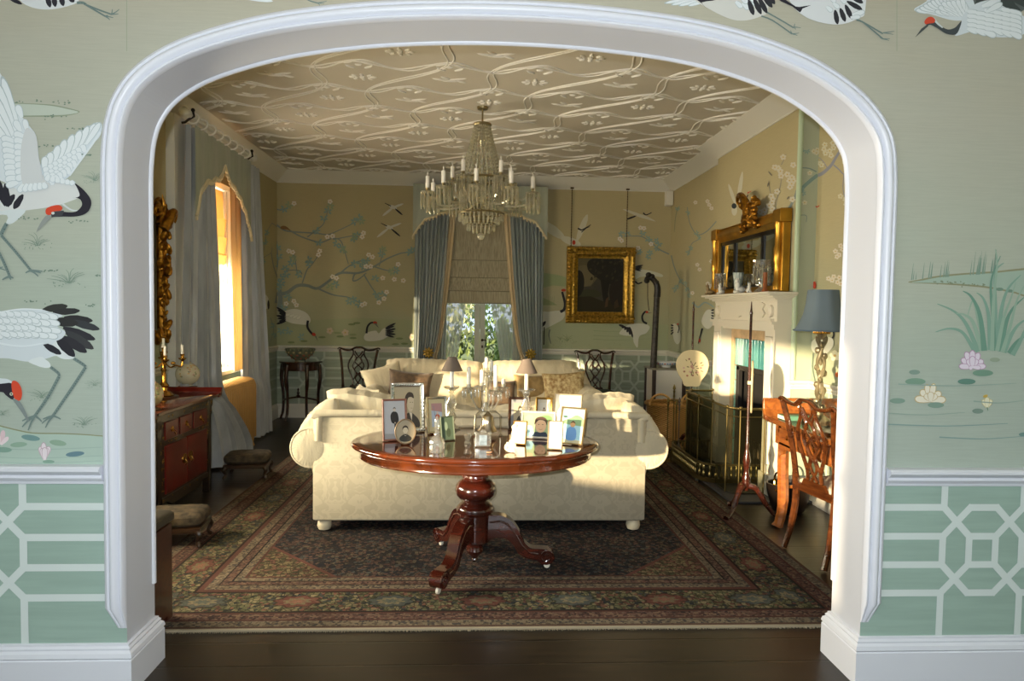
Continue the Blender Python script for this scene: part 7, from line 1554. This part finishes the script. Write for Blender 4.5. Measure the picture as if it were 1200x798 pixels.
# basket tiers
for (r, z, l, n, nm) in ((.205, 2.815, .30, 36, 'long'), (.21, 2.49, .07, 30, 's'), (.17, 2.46, .07, 26, 's'), (.13, 2.40, .07, 20, 's'), (.08, 2.37, .06, 12, 's')):
    m = MB()
    for k in range(n): a = 2 * PI * k / n; drop(m, W(r * math.cos(a), r * math.sin(a), z), l, .011)
    m.build('prism_tier', CH2, ch, world=True)['kind'] = 'stuff'
m = MB(); m.ell(W(0, 0, 2.285), .035, seg=20, rg=12); m.build('ball_finial', CH2, ch, world=True)
def arm(a, r, zp, zc):
    d = Vector((math.cos(a), math.sin(a), 0)); q = lambda rr, z: Vector((cx, cy, 0)) + d * rr + Vector((0, 0, z))
    m = MB(); m.tube(crom([q(.10, 2.64), q(.2, 2.58 + (zp - 2.68) * .3), q(r * .7, 2.56 + (zp - 2.68) * .5), q(r * .95, 2.60 + (zp - 2.68)), q(r, zp)], 6), .010, 7); ao = m.build('arm', CH2, ch, world=True)
    m = MB(); m.lathe([(.008, -.012), (.06, .0), (.068, .008), (.055, .006), (.012, .0)], q(r, zp), 18, lobes=9, lamp=.07); m.build('drip_pan', CH2, ao, world=True)
    m = MB(); m.lathe([(.012, .0), (.016, .02), (.010, .03), (.016, .045), (.013, .05)], q(r, zp), 10); m.build('candle_cup', BRC, ao, world=True)
    m = MB(); m.lathe([(.019, .045), (.019, .15), (.004, .152), (.003, .16), (.007, .175), (.001, .195)], q(r, zp), 12); m.build('candle_tube', mat('#f0ece2', .4), ao, world=True)
    m = MB()
    for k in range(9): t = 2 * PI * k / 9; drop(m, q(r, zp + .002) + Vector((.06 * math.cos(t), .06 * math.sin(t), 0)), .15, .010)
    m.build('pan_prisms', CH2, ao, world=True)['kind'] = 'stuff'
for k in range(10): arm(2 * PI * (k + .35) / 10, .51, 2.665, 0)
for k in range(5): arm(2 * PI * (k + .1) / 5 + .2, .29, 2.80, 0)
for k in range(10):      # swags between arms
    a0_, a1_ = 2 * PI * (k + .35) / 10, 2 * PI * (k + 1.35) / 10; m = MB()
    for i in range(13):
        t = i / 12; a = a0_ + (a1_ - a0_) * t; r = .47; m.ell(W(r * math.cos(a), r * math.sin(a), 2.68 - .09 * math.sin(PI * t)), .0075, .0075, .009, 6, 4)
    m.build('bead_swag', CH2, ch, world=True)
# ================================================================== objects on the round table
TT = TZ + .0035
def skin(P, kind, w, h, rnd=None):
    if kind == 'man':          # head and shoulders, half turned
        sh = .08 * w; f0 = P.f; P.poly([(-w / 2, -h / 2), (w / 2, -h / 2), (w / 2, h / 2), (-w / 2, h / 2)], '#b9ab8c')
        P.f = lambda u, v: f0(u + sh, v)
        P.poly([(-.32 * w, -.5 * h), (.36 * w, -.5 * h), (.36 * w, -.32 * h), (.2 * w, -.2 * h), (.02 * w, -.12 * h), (-.2 * w, -.22 * h)], '#4a443c', 3); P.poly([(-.02 * w, -.12 * h), (.10 * w, -.14 * h), (.08 * w, -.34 * h)], '#d8cdb4')
        P.poly([(-.10 * w, .02 * h), (-.12 * w, .2 * h), (0, .3 * h), (.14 * w, .26 * h), (.17 * w, .1 * h), (.14 * w, -.02 * h), (.06 * w, -.12 * h), (-.03 * w, -.08 * h)], '#cfc0a2', 4)
        P.poly([(-.16 * w, .12 * h), (-.17 * w, .26 * h), (-.04 * w, .37 * h), (.13 * w, .34 * h), (.17 * w, .22 * h), (.06 * w, .25 * h), (-.06 * w, .22 * h), (-.11 * w, .08 * h)], '#4a4036', 4)
        P.ell(.03 * w, .12 * h, .02 * w, .008 * h, '#3d352c'); P.ell(.12 * w, .12 * h, .018 * w, .008 * h, '#3d352c'); P.stroke([(.04 * w, -.02 * h), (.12 * w, -.025 * h)], .01 * h, .006 * h, '#8c6f5c'); P.f = f0
    elif kind == 'standing':
        P.poly([(-w / 2, -h / 2), (w / 2, -h / 2), (w / 2, h / 2), (-w / 2, h / 2)], '#b9b9ba'); P.poly([(-w / 2, -h / 2), (w / 2, -h / 2), (w / 2, -h * .38), (-w / 2, -h * .36)], '#9d9c9a')
        P.poly([(-.16 * w, -.05 * h), (-.2 * w, .1 * h), (-.12 * w, .2 * h), (0, .22 * h), (.14 * w, .18 * h), (.2 * w, .02 * h), (.16 * w, -.12 * h), (.06 * w, -.1 * h), (-.06 * w, -.1 * h)], '#33302e', 3); P.poly([(-.02 * w, -.08 * h), (.14 * w, -.08 * h), (.14 * w, -.42 * h), (.0, -.42 * h)], '#3a3634')
        P.ell(0, .27 * h, .075 * w, .055 * h, '#c4b6a6'); P.poly([(-.08 * w, .28 * h), (0, .34 * h), (.08 * w, .28 * h), (0, .31 * h)], '#332c28', 3); P.ell(.02 * w, -.08 * h, .03 * w, .02 * h, '#c4b6a6')
    elif kind == 'lady':
        P.ell(0, 0, w / 2, h / 2, '#a79a80', 0, 40); P.poly([(-.32 * w, -.28 * h), (-.1 * w, -.12 * h), (.1 * w, -.12 * h), (.34 * w, -.28 * h), (.2 * w, -.42 * h), (-.2 * w, -.42 * h)], '#3c3a34', 3)
        P.ell(0, .06 * h, .13 * w, .15 * h, '#cdbfa2'); P.poly([(-.15 * w, .06 * h), (-.14 * w, .2 * h), (0, .27 * h), (.14 * w, .2 * h), (.15 * w, .06 * h), (.1 * w, .14 * h), (0, .18 * h), (-.1 * w, .14 * h)], '#453b32', 3); P.ell(-.05 * w, .07 * h, .018 * w, .008 * h, '#3d352c'); P.ell(.05 * w, .07 * h, .018 * w, .008 * h, '#3d352c'); P.stroke([(-.03 * w, -.02 * h), (.03 * w, -.02 * h)], .01 * h, .008 * h, '#8a6a58'); P.stroke([(-.06 * w, -.14 * h), (0, -.18 * h), (.06 * w, -.14 * h)], .012 * h, .012 * h, '#d6cbb2')
    elif kind == 'swing':
        P.poly([(-w / 2, -h / 2), (w / 2, -h / 2), (w / 2, h / 2), (-w / 2, h / 2)], '#b4c0cc'); P.poly([(-w / 2, .2 * h), (w / 2, .12 * h), (w / 2, h / 2), (-w / 2, h / 2)], '#b98f8a'); P.ell(.05 * w, -.08 * h, .22 * w, .12 * h, '#c06048'); P.ell(.05 * w, .08 * h, .1 * w, .06 * h, '#dcc3ac'); P.stroke([(-.3 * w, .4 * h), (-.1 * w, -.3 * h)], .02 * h, .02 * h, '#7f8c9c')
    elif kind == 'face':
        P.poly([(-w / 2, -h / 2), (w / 2, -h / 2), (w / 2, h / 2), (-w / 2, h / 2)], '#9fb489'); P.poly([(-w / 2, -h / 2), (-w * .1, -h / 2), (-w * .2, -.05 * h), (-w / 2, 0)], '#9ec4cf'); P.ell(-.3 * w, .3 * h, .14 * w, .12 * h, '#d8b592'); P.ell(.25 * w, .28 * h, .2 * w, .15 * h, '#6f8f5c')
        P.poly([(-.2 * w, -.5 * h), (.36 * w, -.5 * h), (.26 * w, -.3 * h), (-.1 * w, -.3 * h)], '#2f3a4c'); P.ell(.08 * w, -.03 * h, .18 * w, .3 * h, '#dcb894'); P.poly([(-.12 * w, 0), (-.1 * w, .26 * h), (.08 * w, .36 * h), (.26 * w, .26 * h), (.28 * w, 0), (.2 * w, .18 * h), (.0, .2 * h)], '#4a3428', 3)
        for s in (-1, 1): P.ell((.08 + s * .065) * w, .02 * h, .022 * w, .015 * h, '#33281f')
        P.stroke([(.02 * w, -.17 * h), (.08 * w, -.2 * h), (.14 * w, -.17 * h)], .015 * h, .015 * h, '#9c5a4a')
    elif kind == 'beach':
        P.poly([(-w / 2, -h / 2), (w / 2, -h / 2), (w / 2, h / 2), (-w / 2, h / 2)], '#c9dfe6'); P.poly([(-w / 2, .12 * h), (-w * .1, .24 * h), (.1 * w, .32 * h), (.3 * w, .3 * h), (w / 2, .2 * h), (w / 2, 0), (-w / 2, 0)], '#7f9f78', 2); P.poly([(-w / 2, .05 * h), (w / 2, .0), (w / 2, -.4 * h), (-w / 2, -.4 * h)], '#a3cfe0'); P.poly([(-w / 2, -.38 * h), (w / 2, -.42 * h), (w / 2, -h / 2), (-w / 2, -h / 2)], '#c9c3a0')
        P.poly([(-.22 * w, -.4 * h), (-.2 * w, -.1 * h), (0, -.02 * h), (.2 * w, -.12 * h), (.2 * w, -.4 * h)], '#6f9fd6', 3); P.ell(.02 * w, .05 * h, .12 * w, .09 * h, '#c79a6c'); P.poly([(-.1 * w, .07 * h), (.02 * w, .16 * h), (.15 * w, .07 * h), (.02 * w, .1 * h)], '#5c4430', 2); P.ell(-.36 * w, .26 * h, .12 * w, .035 * h, '#4c6f5c'); P.stroke([(-.36 * w, .26 * h), (-.37 * w, .1 * h)], .012 * h, .012 * h, '#5c5040')
    elif kind == 'sketch':
        P.poly([(-w / 2, -h / 2), (w / 2, -h / 2), (w / 2, h / 2), (-w / 2, h / 2)], '#dcdad2'); P.stroke([(-.25 * w, -.2 * h), (-.05 * w, .1 * h), (.15 * w, .3 * h), (.2 * w, .0), (.0, -.3 * h)], .02 * h, .01 * h, '#b7b4ac'); P.ell(.05 * w, .12 * h, .12 * w, .07 * h, '#cfc6b8')
    elif kind == 'small':
        P.poly([(-w / 2, -h / 2), (w / 2, -h / 2), (w / 2, h / 2), (-w / 2, h / 2)], '#e2dccc'); P.ell(0, -.05 * h, .2 * w, .22 * h, '#9c8f80'); P.ell(0, .12 * h, .11 * w, .08 * h, '#cdb59a'); P.ell(0, .18 * h, .1 * w, .05 * h, '#5c4a3c')
    elif kind == 'green':
        P.poly([(-w / 2, -h / 2), (w / 2, -h / 2), (w / 2, h / 2), (-w / 2, h / 2)], '#4c5c48'); P.ell(-.1 * w, .1 * h, .15 * w, .2 * h, '#7f8f76'); P.ell(.1 * w, -.2 * h, .2 * w, .2 * h, '#38442f')
    else:
        P.poly([(-w / 2, -h / 2), (w / 2, -h / 2), (w / 2, h / 2), (-w / 2, h / 2)], '#e6e2d8')
PG = clear_mat('picture_glass', gloss=.05, rough=.01)
def frame(label, px, py, w, h, fw, yaw, lean, fm, kind, mount=0, ornate=0, oval=0, z=TT, fm2=None):
    b = onZ(px, py, z); t = thing('photo_frame', label, 'photo frame', (b.x, b.y, z), R(yaw))
    Q = Matrix.Rotation(R(-lean), 4, 'X'); tr = lambda v: Q @ Vector(v)
    m = MB(); d = .013
    if oval:
        N = 44; rr = [(0, 0), (0, -d), (fw * .4, -d * 1.4), (fw, -d * .6), (fw, 0)]
        m.rings([[tr(((w / 2 - q) * math.cos(a), y, h / 2 + (h / 2 - q) * math.sin(a))) for q, y in rr] for a in [2 * PI * i / N for i in range(N + 1)]], close=True, caps=False)
    else:
        rr = [(0, .004), (0, -d), (fw * .25, -d * 1.25), (fw * .7, -d), (fw, -d * .5), (fw, .0)]
        cs = [(-w / 2, 0, 1, 1), (w / 2, 0, -1, 1), (w / 2, h, -1, -1), (-w / 2, h, 1, -1), (-w / 2, 0, 1, 1)]
        m.rings([[tr((x + sx * q, y, zz + sz * q)) for q, y in rr] for x, zz, sx, sz in cs], close=True, caps=False)
        if ornate:
            n = int((2 * w + 2 * h) / .02)
            for i in range(n):
                s = i / n * 4; k = int(s) % 4; f = s - int(s); x = cs[k][0] + (cs[k + 1][0] - cs[k][0]) * f; zz = cs[k][1] + (cs[k + 1][1] - cs[k][1]) * f
                ix = (1 if x < 0 else -1) * fw * .45 if k % 2 else 0; iz = 0 if k % 2 else (1 if zz < h / 2 else -1) * fw * .45
                m.ell(tr((x + ix, -d * 1.2, zz + iz)), .007, .004, .006, 7, 4)
    m.build('frame', fm, t)
    m = MB(); m.use(mat('#4b4338', .9))
    if oval: m.rings([[tr(((w / 2 - fw * .6) * math.cos(a), y, h / 2 + (h / 2 - fw * .6) * math.sin(a))) for a in [2 * PI * i / 40 for i in range(40)]] for y in (.003, -.003)])
    else: m.rings([[tr(p) for p in ((-w / 2 + fw * .5, y, fw * .5), (w / 2 - fw * .5, y, fw * .5), (w / 2 - fw * .5, y, h - fw * .5), (-w / 2 + fw * .5, y, h - fw * .5))] for y in (.003, -.003)])
    P = Paint(m, lambda u, v: tr((u, -.003, h / 2 + v)), tr((0, -1, 0)), .00003); iw, ih = w - 2 * fw, h - 2 * fw
    if mount: P.poly([(-iw / 2, -ih / 2), (iw / 2, -ih / 2), (iw / 2, ih / 2), (-iw / 2, ih / 2)], mount if isinstance(mount, str) else '#cfc4a6'); iw *= .68; ih *= .74
    skin(P, kind, iw, ih); m.build('photograph', None, t, smooth=False)
    m = MB(); m.rings([[tr(p) for p in ((-.02, .003, h * .7), (.02, .003, h * .7), (.03, h * .32 * 1.0, .0 + h * .32 * math.tan(R(lean)) * 0 + .004), (-.03, h * .32, .004))], [tr(p) for p in ((-.02, .006, h * .7), (.02, .006, h * .7), (.03, h * .32 + .003, .004), (-.03, h * .32 + .003, .004))]])
    for i, v in enumerate(m.v): pass
    # keep the strut's foot on the table
    m2 = MB(); top = tr((0, .004, h * .7)); foot_ = Vector((0, top.y + h * .22, .001))
    m2.rings([[top + Vector((-.018, 0, 0)), top + Vector((.018, 0, 0)), foot_ + Vector((.025, 0, 0)), foot_ + Vector((-.025, 0, 0))], [top + Vector((-.018, .003, -.002)), top + Vector((.018, .003, -.002)), foot_ + Vector((.025, .003, 0)), foot_ + Vector((-.025, .003, 0))]])
    m2.build('strut', mat('#3a332c', .8), t); return t
SIL = mat('#cfcabb', .2, 1); GLD = mat('#c09a4e', .28, .9); PWD = wood('#8a5a4a', '#a87460', .35, .4)
frame('large ornate silver frame with sepia portrait of a dark haired person, tallest on the left', 478, 506, .215, .315, .026, 12, 12, SIL, 'man', ornate=1)
frame('pink brown wooden frame with a photograph of a standing figure, leftmost on the round table', 463, 516.5, .148, .25, .012, 16, 12, PWD, 'standing')
frame('small oval frame with a sepia portrait, in front of the pink brown frame', 475, 521, .125, .150, .008, 8, 12, mat('#b9a184', .3, .6), 'lady', oval=1)
frame('silver and gold frame with a wide cream mount around a small colour picture', 513, 508, .135, .235, .016, 18, 14, SIL, 'swing', mount='#cbbd92')
frame('small dark green frame standing behind the glass decanter', 525, 516, .085, .145, .006, 24, 14, mat('#55604e', .4), 'green')
frame('dark wooden frame with a gold slip, upright at the back right of the crystal candelabra', 608, 503, .145, .215, .018, -6, 9, wood('#2e1c12', '#4a2e1c', .3, .5), 'man', mount='#8f8f90')
frame('narrow gilt frame with a cream mount, just behind the landscape photograph frame', 637, 499, .115, .195, .014, -10, 10, GLD, 'small', mount='#ded5bd')
frame('pale blank looking large frame standing behind the seaside photograph, catching the sun', 664, 500, .195, .225, .008, -20, 14, mat('#cdbb98', .4), 'blank')
frame('wide frame with a colour photograph of a smiling face outdoors', 630, 514, .215, .17, .012, -12, 18, mat('#e0ddd6', .3, .3), 'face')
frame('small gold edged frame leaning at the left of the face photograph', 608, 521, .085, .14, .007, -18, 16, GLD, 'sketch')
frame('slim silver frame with a pale sketch, foremost on the right', 650, 527, .088, .165, .007, -14, 14, mat('#b8a88a', .3, .7), 'sketch')
frame('large gilt edged frame with a blue seaside photograph, rightmost on the round table', 668, 521, .155, .225, .010, -26, 20, mat('#c7ae80', .3, .7), 'beach')
# --- crystal pieces
def candle_lamp(label, px, py, h0):
    b = onZ(px, py, TT); t = thing('candle_lamp', label, 'candlestick', (b.x, b.y, TT))
    m = MB(); m.lathe([(.055, 0), (.058, .008), (.03, .022), (.016, .04), (.024, .06), (.03, .085), (.016, .11), (.022, .14), (.034, .17), (.02, .20), (.014, .23), (.024, .25), (.02, .26)], seg=16, lobes=8, lamp=.05); m.build('glass_stem', CRY, t)
    m = MB(); m.lathe([(.016, .255), (.05, .27), (.055, .28), (.045, .275), (.014, .265)], seg=20, lobes=10, lamp=.06); m.build('drip_pan', CRY, t)
    m = MB(); m.lathe([(.013, .265), (.0125, .40), (.004, .402), (.001, .41)], seg=12); m.build('candle', mat('#efe9da', .5), t)
    m = MB(); m.lathe([(.07, .385), (.028, .475), (.026, .476), (.067, .385)], seg=48, lobes=24, lamp=.012); m.build('lamp_shade', mat('#6f6257', .85), t)
    m = MB(); m.tube([(.014, 0, .39), (.03, 0, .43), (.03, 0, .46)], .002, 5); m.tube([(-.014, 0, .39), (-.03, 0, .43), (-.03, 0, .46)], .002, 5); m.build('shade_carrier', BRASS, t); return t
candle_lamp('glass candle lamp with a pleated grey shade, left of the crystal candelabra', 529, 502, 0)
candle_lamp('glass candle lamp with a pleated grey shade, behind the frames on the right', 616, 506, 0)
b = onZ(569, 503, TT); t = thing('crystal_candelabra', 'crystal candelabra with tall white candles at the centre of the round table', 'candelabra', (b.x, b.y, TT))
m = MB(); m.lathe([(.06, 0), (.065, .01), (.03, .03), (.015, .05), (.028, .08), (.035, .12), (.018, .16), (.026, .2), (.016, .24), (.012, .38)], seg=16, lobes=8, lamp=.06); m.build('stem', CRY, t)
rnd = random.Random(31)
for k, (dx, dy, z, hl) in enumerate(((0, 0, .38, .095), (-.115, .0, .27, .14), (.06, -.07, .26, .17), (.115, .03, .27, .06), (.035, .06, .34, .11), (-.03, -.08, .29, .11))):
    if k: m = MB(); m.tube(crom([(0, 0, .18), (dx * .4, dy * .4, .13), (dx * .85, dy * .85, z - .05), (dx, dy, z)], 5), .006, 7); m.build('arm', CRY, t)
    m = MB(); m.lathe([(.01, -.03), (.02, -.02), (.012, -.008), (.04, 0), (.044, .008), (.014, .004), (.016, .03), (.012, .03)], (dx, dy, z), 16, lobes=8, lamp=.08); m.build('drip_pan', CRY, t)
    m = MB(); m.lathe([(.0135, .01), (.013, hl), (.004, hl + .003), (.001, hl + .01)], (dx, dy, z), 12); m.build('candle', mat('#efe9da', .5), t)
    for q in range(6): a = q * PI / 3; m = MB(); drop(m, (dx + .038 * math.cos(a), dy + .038 * math.sin(a), z), .065, .007); m.build('crystal_drop', CRY, t)
b = onZ(571, 507, TT); t = thing('table_bell', 'silver bell hanging in a slim metal stand in front of the crystal candelabra', 'bell', (b.x, b.y - .10, TT))
m = MB(); m.lathe([(r_ * 1.28, z_ * 1.22) for r_, z_ in [(.05, 0), (.048, .004), (.036, .02), (.030, .05), (.027, .075), (.015, .088), (.004, .092), (.006, .1), (.001, .104), (.02, .08), (.028, .02), (.046, .002)]], (0, 0, .03), 28); m.build('bell', mat('#a79c88', .22, 1), t)
m = MB(); m.tube([(-.082, 0, .0), (-.078, 0, .13), (-.05, 0, .155), (0, 0, .15), (.05, 0, .155), (.078, 0, .13), (.082, 0, .0)], .0045, 7); m.lathe([(.012, 0), (.006, .012)], (-.082, 0, 0), 10); m.lathe([(.012, 0), (.006, .012)], (.082, 0, 0), 10); m.build('stand', mat('#8f8872', .3, 1), t)
b = onZ(512, 530, TT); t = thing('glass_decanter', 'small cut glass decanter with a tall stopper near the front edge of the table', 'decanter', (b.x, b.y, TT))
m = MB(); m.lathe([(.038, 0), (.04, .01), (.042, .05), (.036, .075), (.02, .09), (.013, .10), (.013, .125), (.016, .13)], seg=18, lobes=9, lamp=.05); m.build('body', CRY, t)
m = MB(); m.lathe([(.009, .125), (.012, .14), (.016, .155), (.014, .18), (.006, .2), (.001, .205)], seg=10); m.build('stopper', CRY, t)
b = onZ(566, 524, TT); t = thing('glass_clock_frame', 'small cut glass picture frame in the middle front of the table', 'photo frame', (b.x, b.y, TT))
m = MB(); m.cbox((-.045, -.012, 0), (.045, .012, .085), .008); m.ell((-.04, 0, .08), .012); m.ell((.04, 0, .08), .012); m.ell((0, 0, .09), .018, .01, .014); m.build('glass_block', CRY, t)
m = MB(); m.box((-.022, -.0145, .015), (.022, -.0125, .072)); m.build('photograph', mat('#7f8f9c', .5, var=.3, vscale=40), t)
b = onZ(548, 520, TT); m = MB(); m.lathe([(.02, 0), (.022, .008), (.012, .02), (.02, .04), (.024, .06), (.018, .06), (.001, .03)], seg=14, lobes=7, lamp=.06); o = m.build('salt_cellar', CRY); o.location = (b.x, b.y, TT); tag(o, 'little cut glass pot left of the small glass picture frame', 'glass')
b = onZ(597, 530, TT); t = thing('table_thermometer', 'ornate cream thermometer leaning in front of the frames at the table edge', 'thermometer', (b.x, b.y, TT), R(-10)); Q = Matrix.Rotation(R(-16), 4, 'X') @ Matrix.Rotation(R(12), 4, 'Y')
m = MB(); ol = crom([(-.03, .01, 0), (0, .0, 0), (.03, .01, 0), (.034, .035, 0), (.018, .05, 0), (.016, .12, 0), (.024, .14, 0), (.012, .16, 0), (0, .165, 0), (-.012, .16, 0), (-.024, .14, 0), (-.016, .12, 0), (-.018, .05, 0), (-.034, .035, 0)], 3, True)
m.prism([(p_.x, p_.y) for p_ in ol], lambda u, v, w_: Q @ Vector((u, w_, v)), -.006, .002)
for a, z_ in ((.022, .02), (-.022, .02), (.0, .15), (.02, .045), (-.02, .045)): m.ell(Q @ Vector((a, -.008, z_)), .009, .004, .009, 8, 5)
m.build('plaque', mat('#ddd3b4', .4), t); m = MB(); m.box((-.006, -.0085, .05), (.006, -.0062, .135), M=Q); m.bar(Q @ Vector((0, -.010, .055)), Q @ Vector((0, -.010, .125)), .0018, 6); m.build('scale', mat('#f2efe6', .4), t)
m = MB(); m.tube([(0, 0, .1), (0, .045, .002)], .003, 5); m.build('strut', mat('#8a7a5a', .5), t)
b = onZ(552, 533, TT); m = MB(); m.ell((0, 0, .004), .016, .008, .004, M=None); m.ell((.012, .004, .005), .006, .005, .004); o = m.build('seashell', mat('#c99a7a', .4)); o.location = (onZ(573, 531, TT).x, onZ(573, 531, TT).y, TT); tag(o, 'tiny pinkish shell on the table near the front edge', 'shell')
# ================================================================== cushions on the sofas
def cushion(label, px, py, Y, w, h, t_, rz, rx, m_, ry=0):
    p = onY(px, py, Y); m = MB(); pillow(m, w, h, t_, Matrix.Identity(4), .06, .10, 16, seed=int(px)); o = m.build('cushion', m_); o.location = p; o.rotation_euler = (R(rx), R(ry), R(rz)); tag(o, label, 'cushion'); return o
FUR = mat('#5d4832', .75, var=.35, vscale=20, sheen=.4); BRO = mat('#8a6a3c', .7, var=.6, vscale=26, hex2='#cdbb8c')
cushion('cream cushion at the left end of the far sofa', 451, 449, 7.72, .46, .42, .15, 18, -16, M_CREAM, -14)
cushion('dark brown velvet cushion on the left of the far sofa', 480, 454, 7.62, .50, .38, .15, 6, -16, FUR, 6)
cushion('brown and gold patterned cushion at the right end of the far sofa', 661, 456, 7.66, .50, .40, .15, -10, -18, BRO, -5)
cushion('small dark cushion in the middle of the far sofa behind the crystal candelabra', 587, 461, 7.70, .34, .30, .13, 0, -16, FUR)
cushion('tan cushion in the right middle of the far sofa', 622, 455, 7.78, .40, .32, .13, 4, -14, mat('#9a8154', .7, var=.2, vscale=20, sheen=.3))
cushion('cream cushion leaning on the left arm inside the near sofa', 424, 478, 5.55, .44, .36, .14, -60, -20, M_CREAM)
for o_, n_ in ((wf, 'wall_front'), (wl, 'wall_left'), (wb, 'wall_back'), (wr, 'wall_right')): struct(o_.build(n_, smooth=False))
# ================================================================== outside, light
w = bpy.data.worlds.new('world'); S.world = w; w.use_nodes = True
bg = w.node_tree.nodes['Background']; bg.inputs[0].default_value = (.75, .86, 1, 1); bg.inputs[1].default_value = 1.3
def light(name, t, loc, energy, color, rot=None, size=None, size_y=None, **k):
    l = bpy.data.lights.new(name, t); l.energy = energy; l.color = color
    if t == 'AREA': l.shape = 'RECTANGLE'; l.size = size; l.size_y = size_y
    o = bpy.data.objects.new(name, l); COL.objects.link(o); o.location = loc
    if rot is not None: o.rotation_euler = rot
    for a, b in k.items(): setattr(l, a, b)
    return o
# low evening sun from the left, through the windows of both rooms
sd = Vector((1, 1.2, -math.hypot(1, 1.2) * math.tan(R(5.5))))
su = light('sun', 'SUN', (-20, -20, 8), 12.0, (1, .80, .52), angle=R(.9)); su.rotation_euler = sd.to_track_quat('-Z', 'Y').to_euler()
# daylight standing in the window openings
WARM = (1, .87, .64)
light('daylight_window', 'AREA', (XL - .5, 4.1, 1.35), 480, WARM, (0, R(-90), 0), 1.1, 1.8)
light('daylight_window', 'AREA', (XL - .6, 7.6, 1.9), 210, WARM, (0, R(-90), 0), 2.0, 1.4)
light('daylight_window', 'AREA', (NX0 - .3, -1.1, 1.6), 60, (.85, .93, 1), (0, R(-90), 0), 1.3, 3.6)
# the camera's flash, mounted up and to the left of the lens
light('camera_flash', 'POINT', (-.055, -.01, 1.68), 275, (.90, .95, 1), shadow_soft_size=.012)
S.view_settings.view_transform = 'Standard'; S.view_settings.look = 'None'; S.view_settings.gamma = 1; S.view_settings.use_curve_mapping = False
S.view_settings.exposure = 0
S.cycles.max_bounces = 8; S.cycles.diffuse_bounces = 4; S.cycles.glossy_bounces = 4; S.cycles.transparent_max_bounces = 24; S.cycles.transmission_bounces = 6
S.cycles.sample_clamp_indirect = 6; S.cycles.caustics_reflective = False; S.cycles.caustics_refractive = False
S.cycles.use_denoising = True
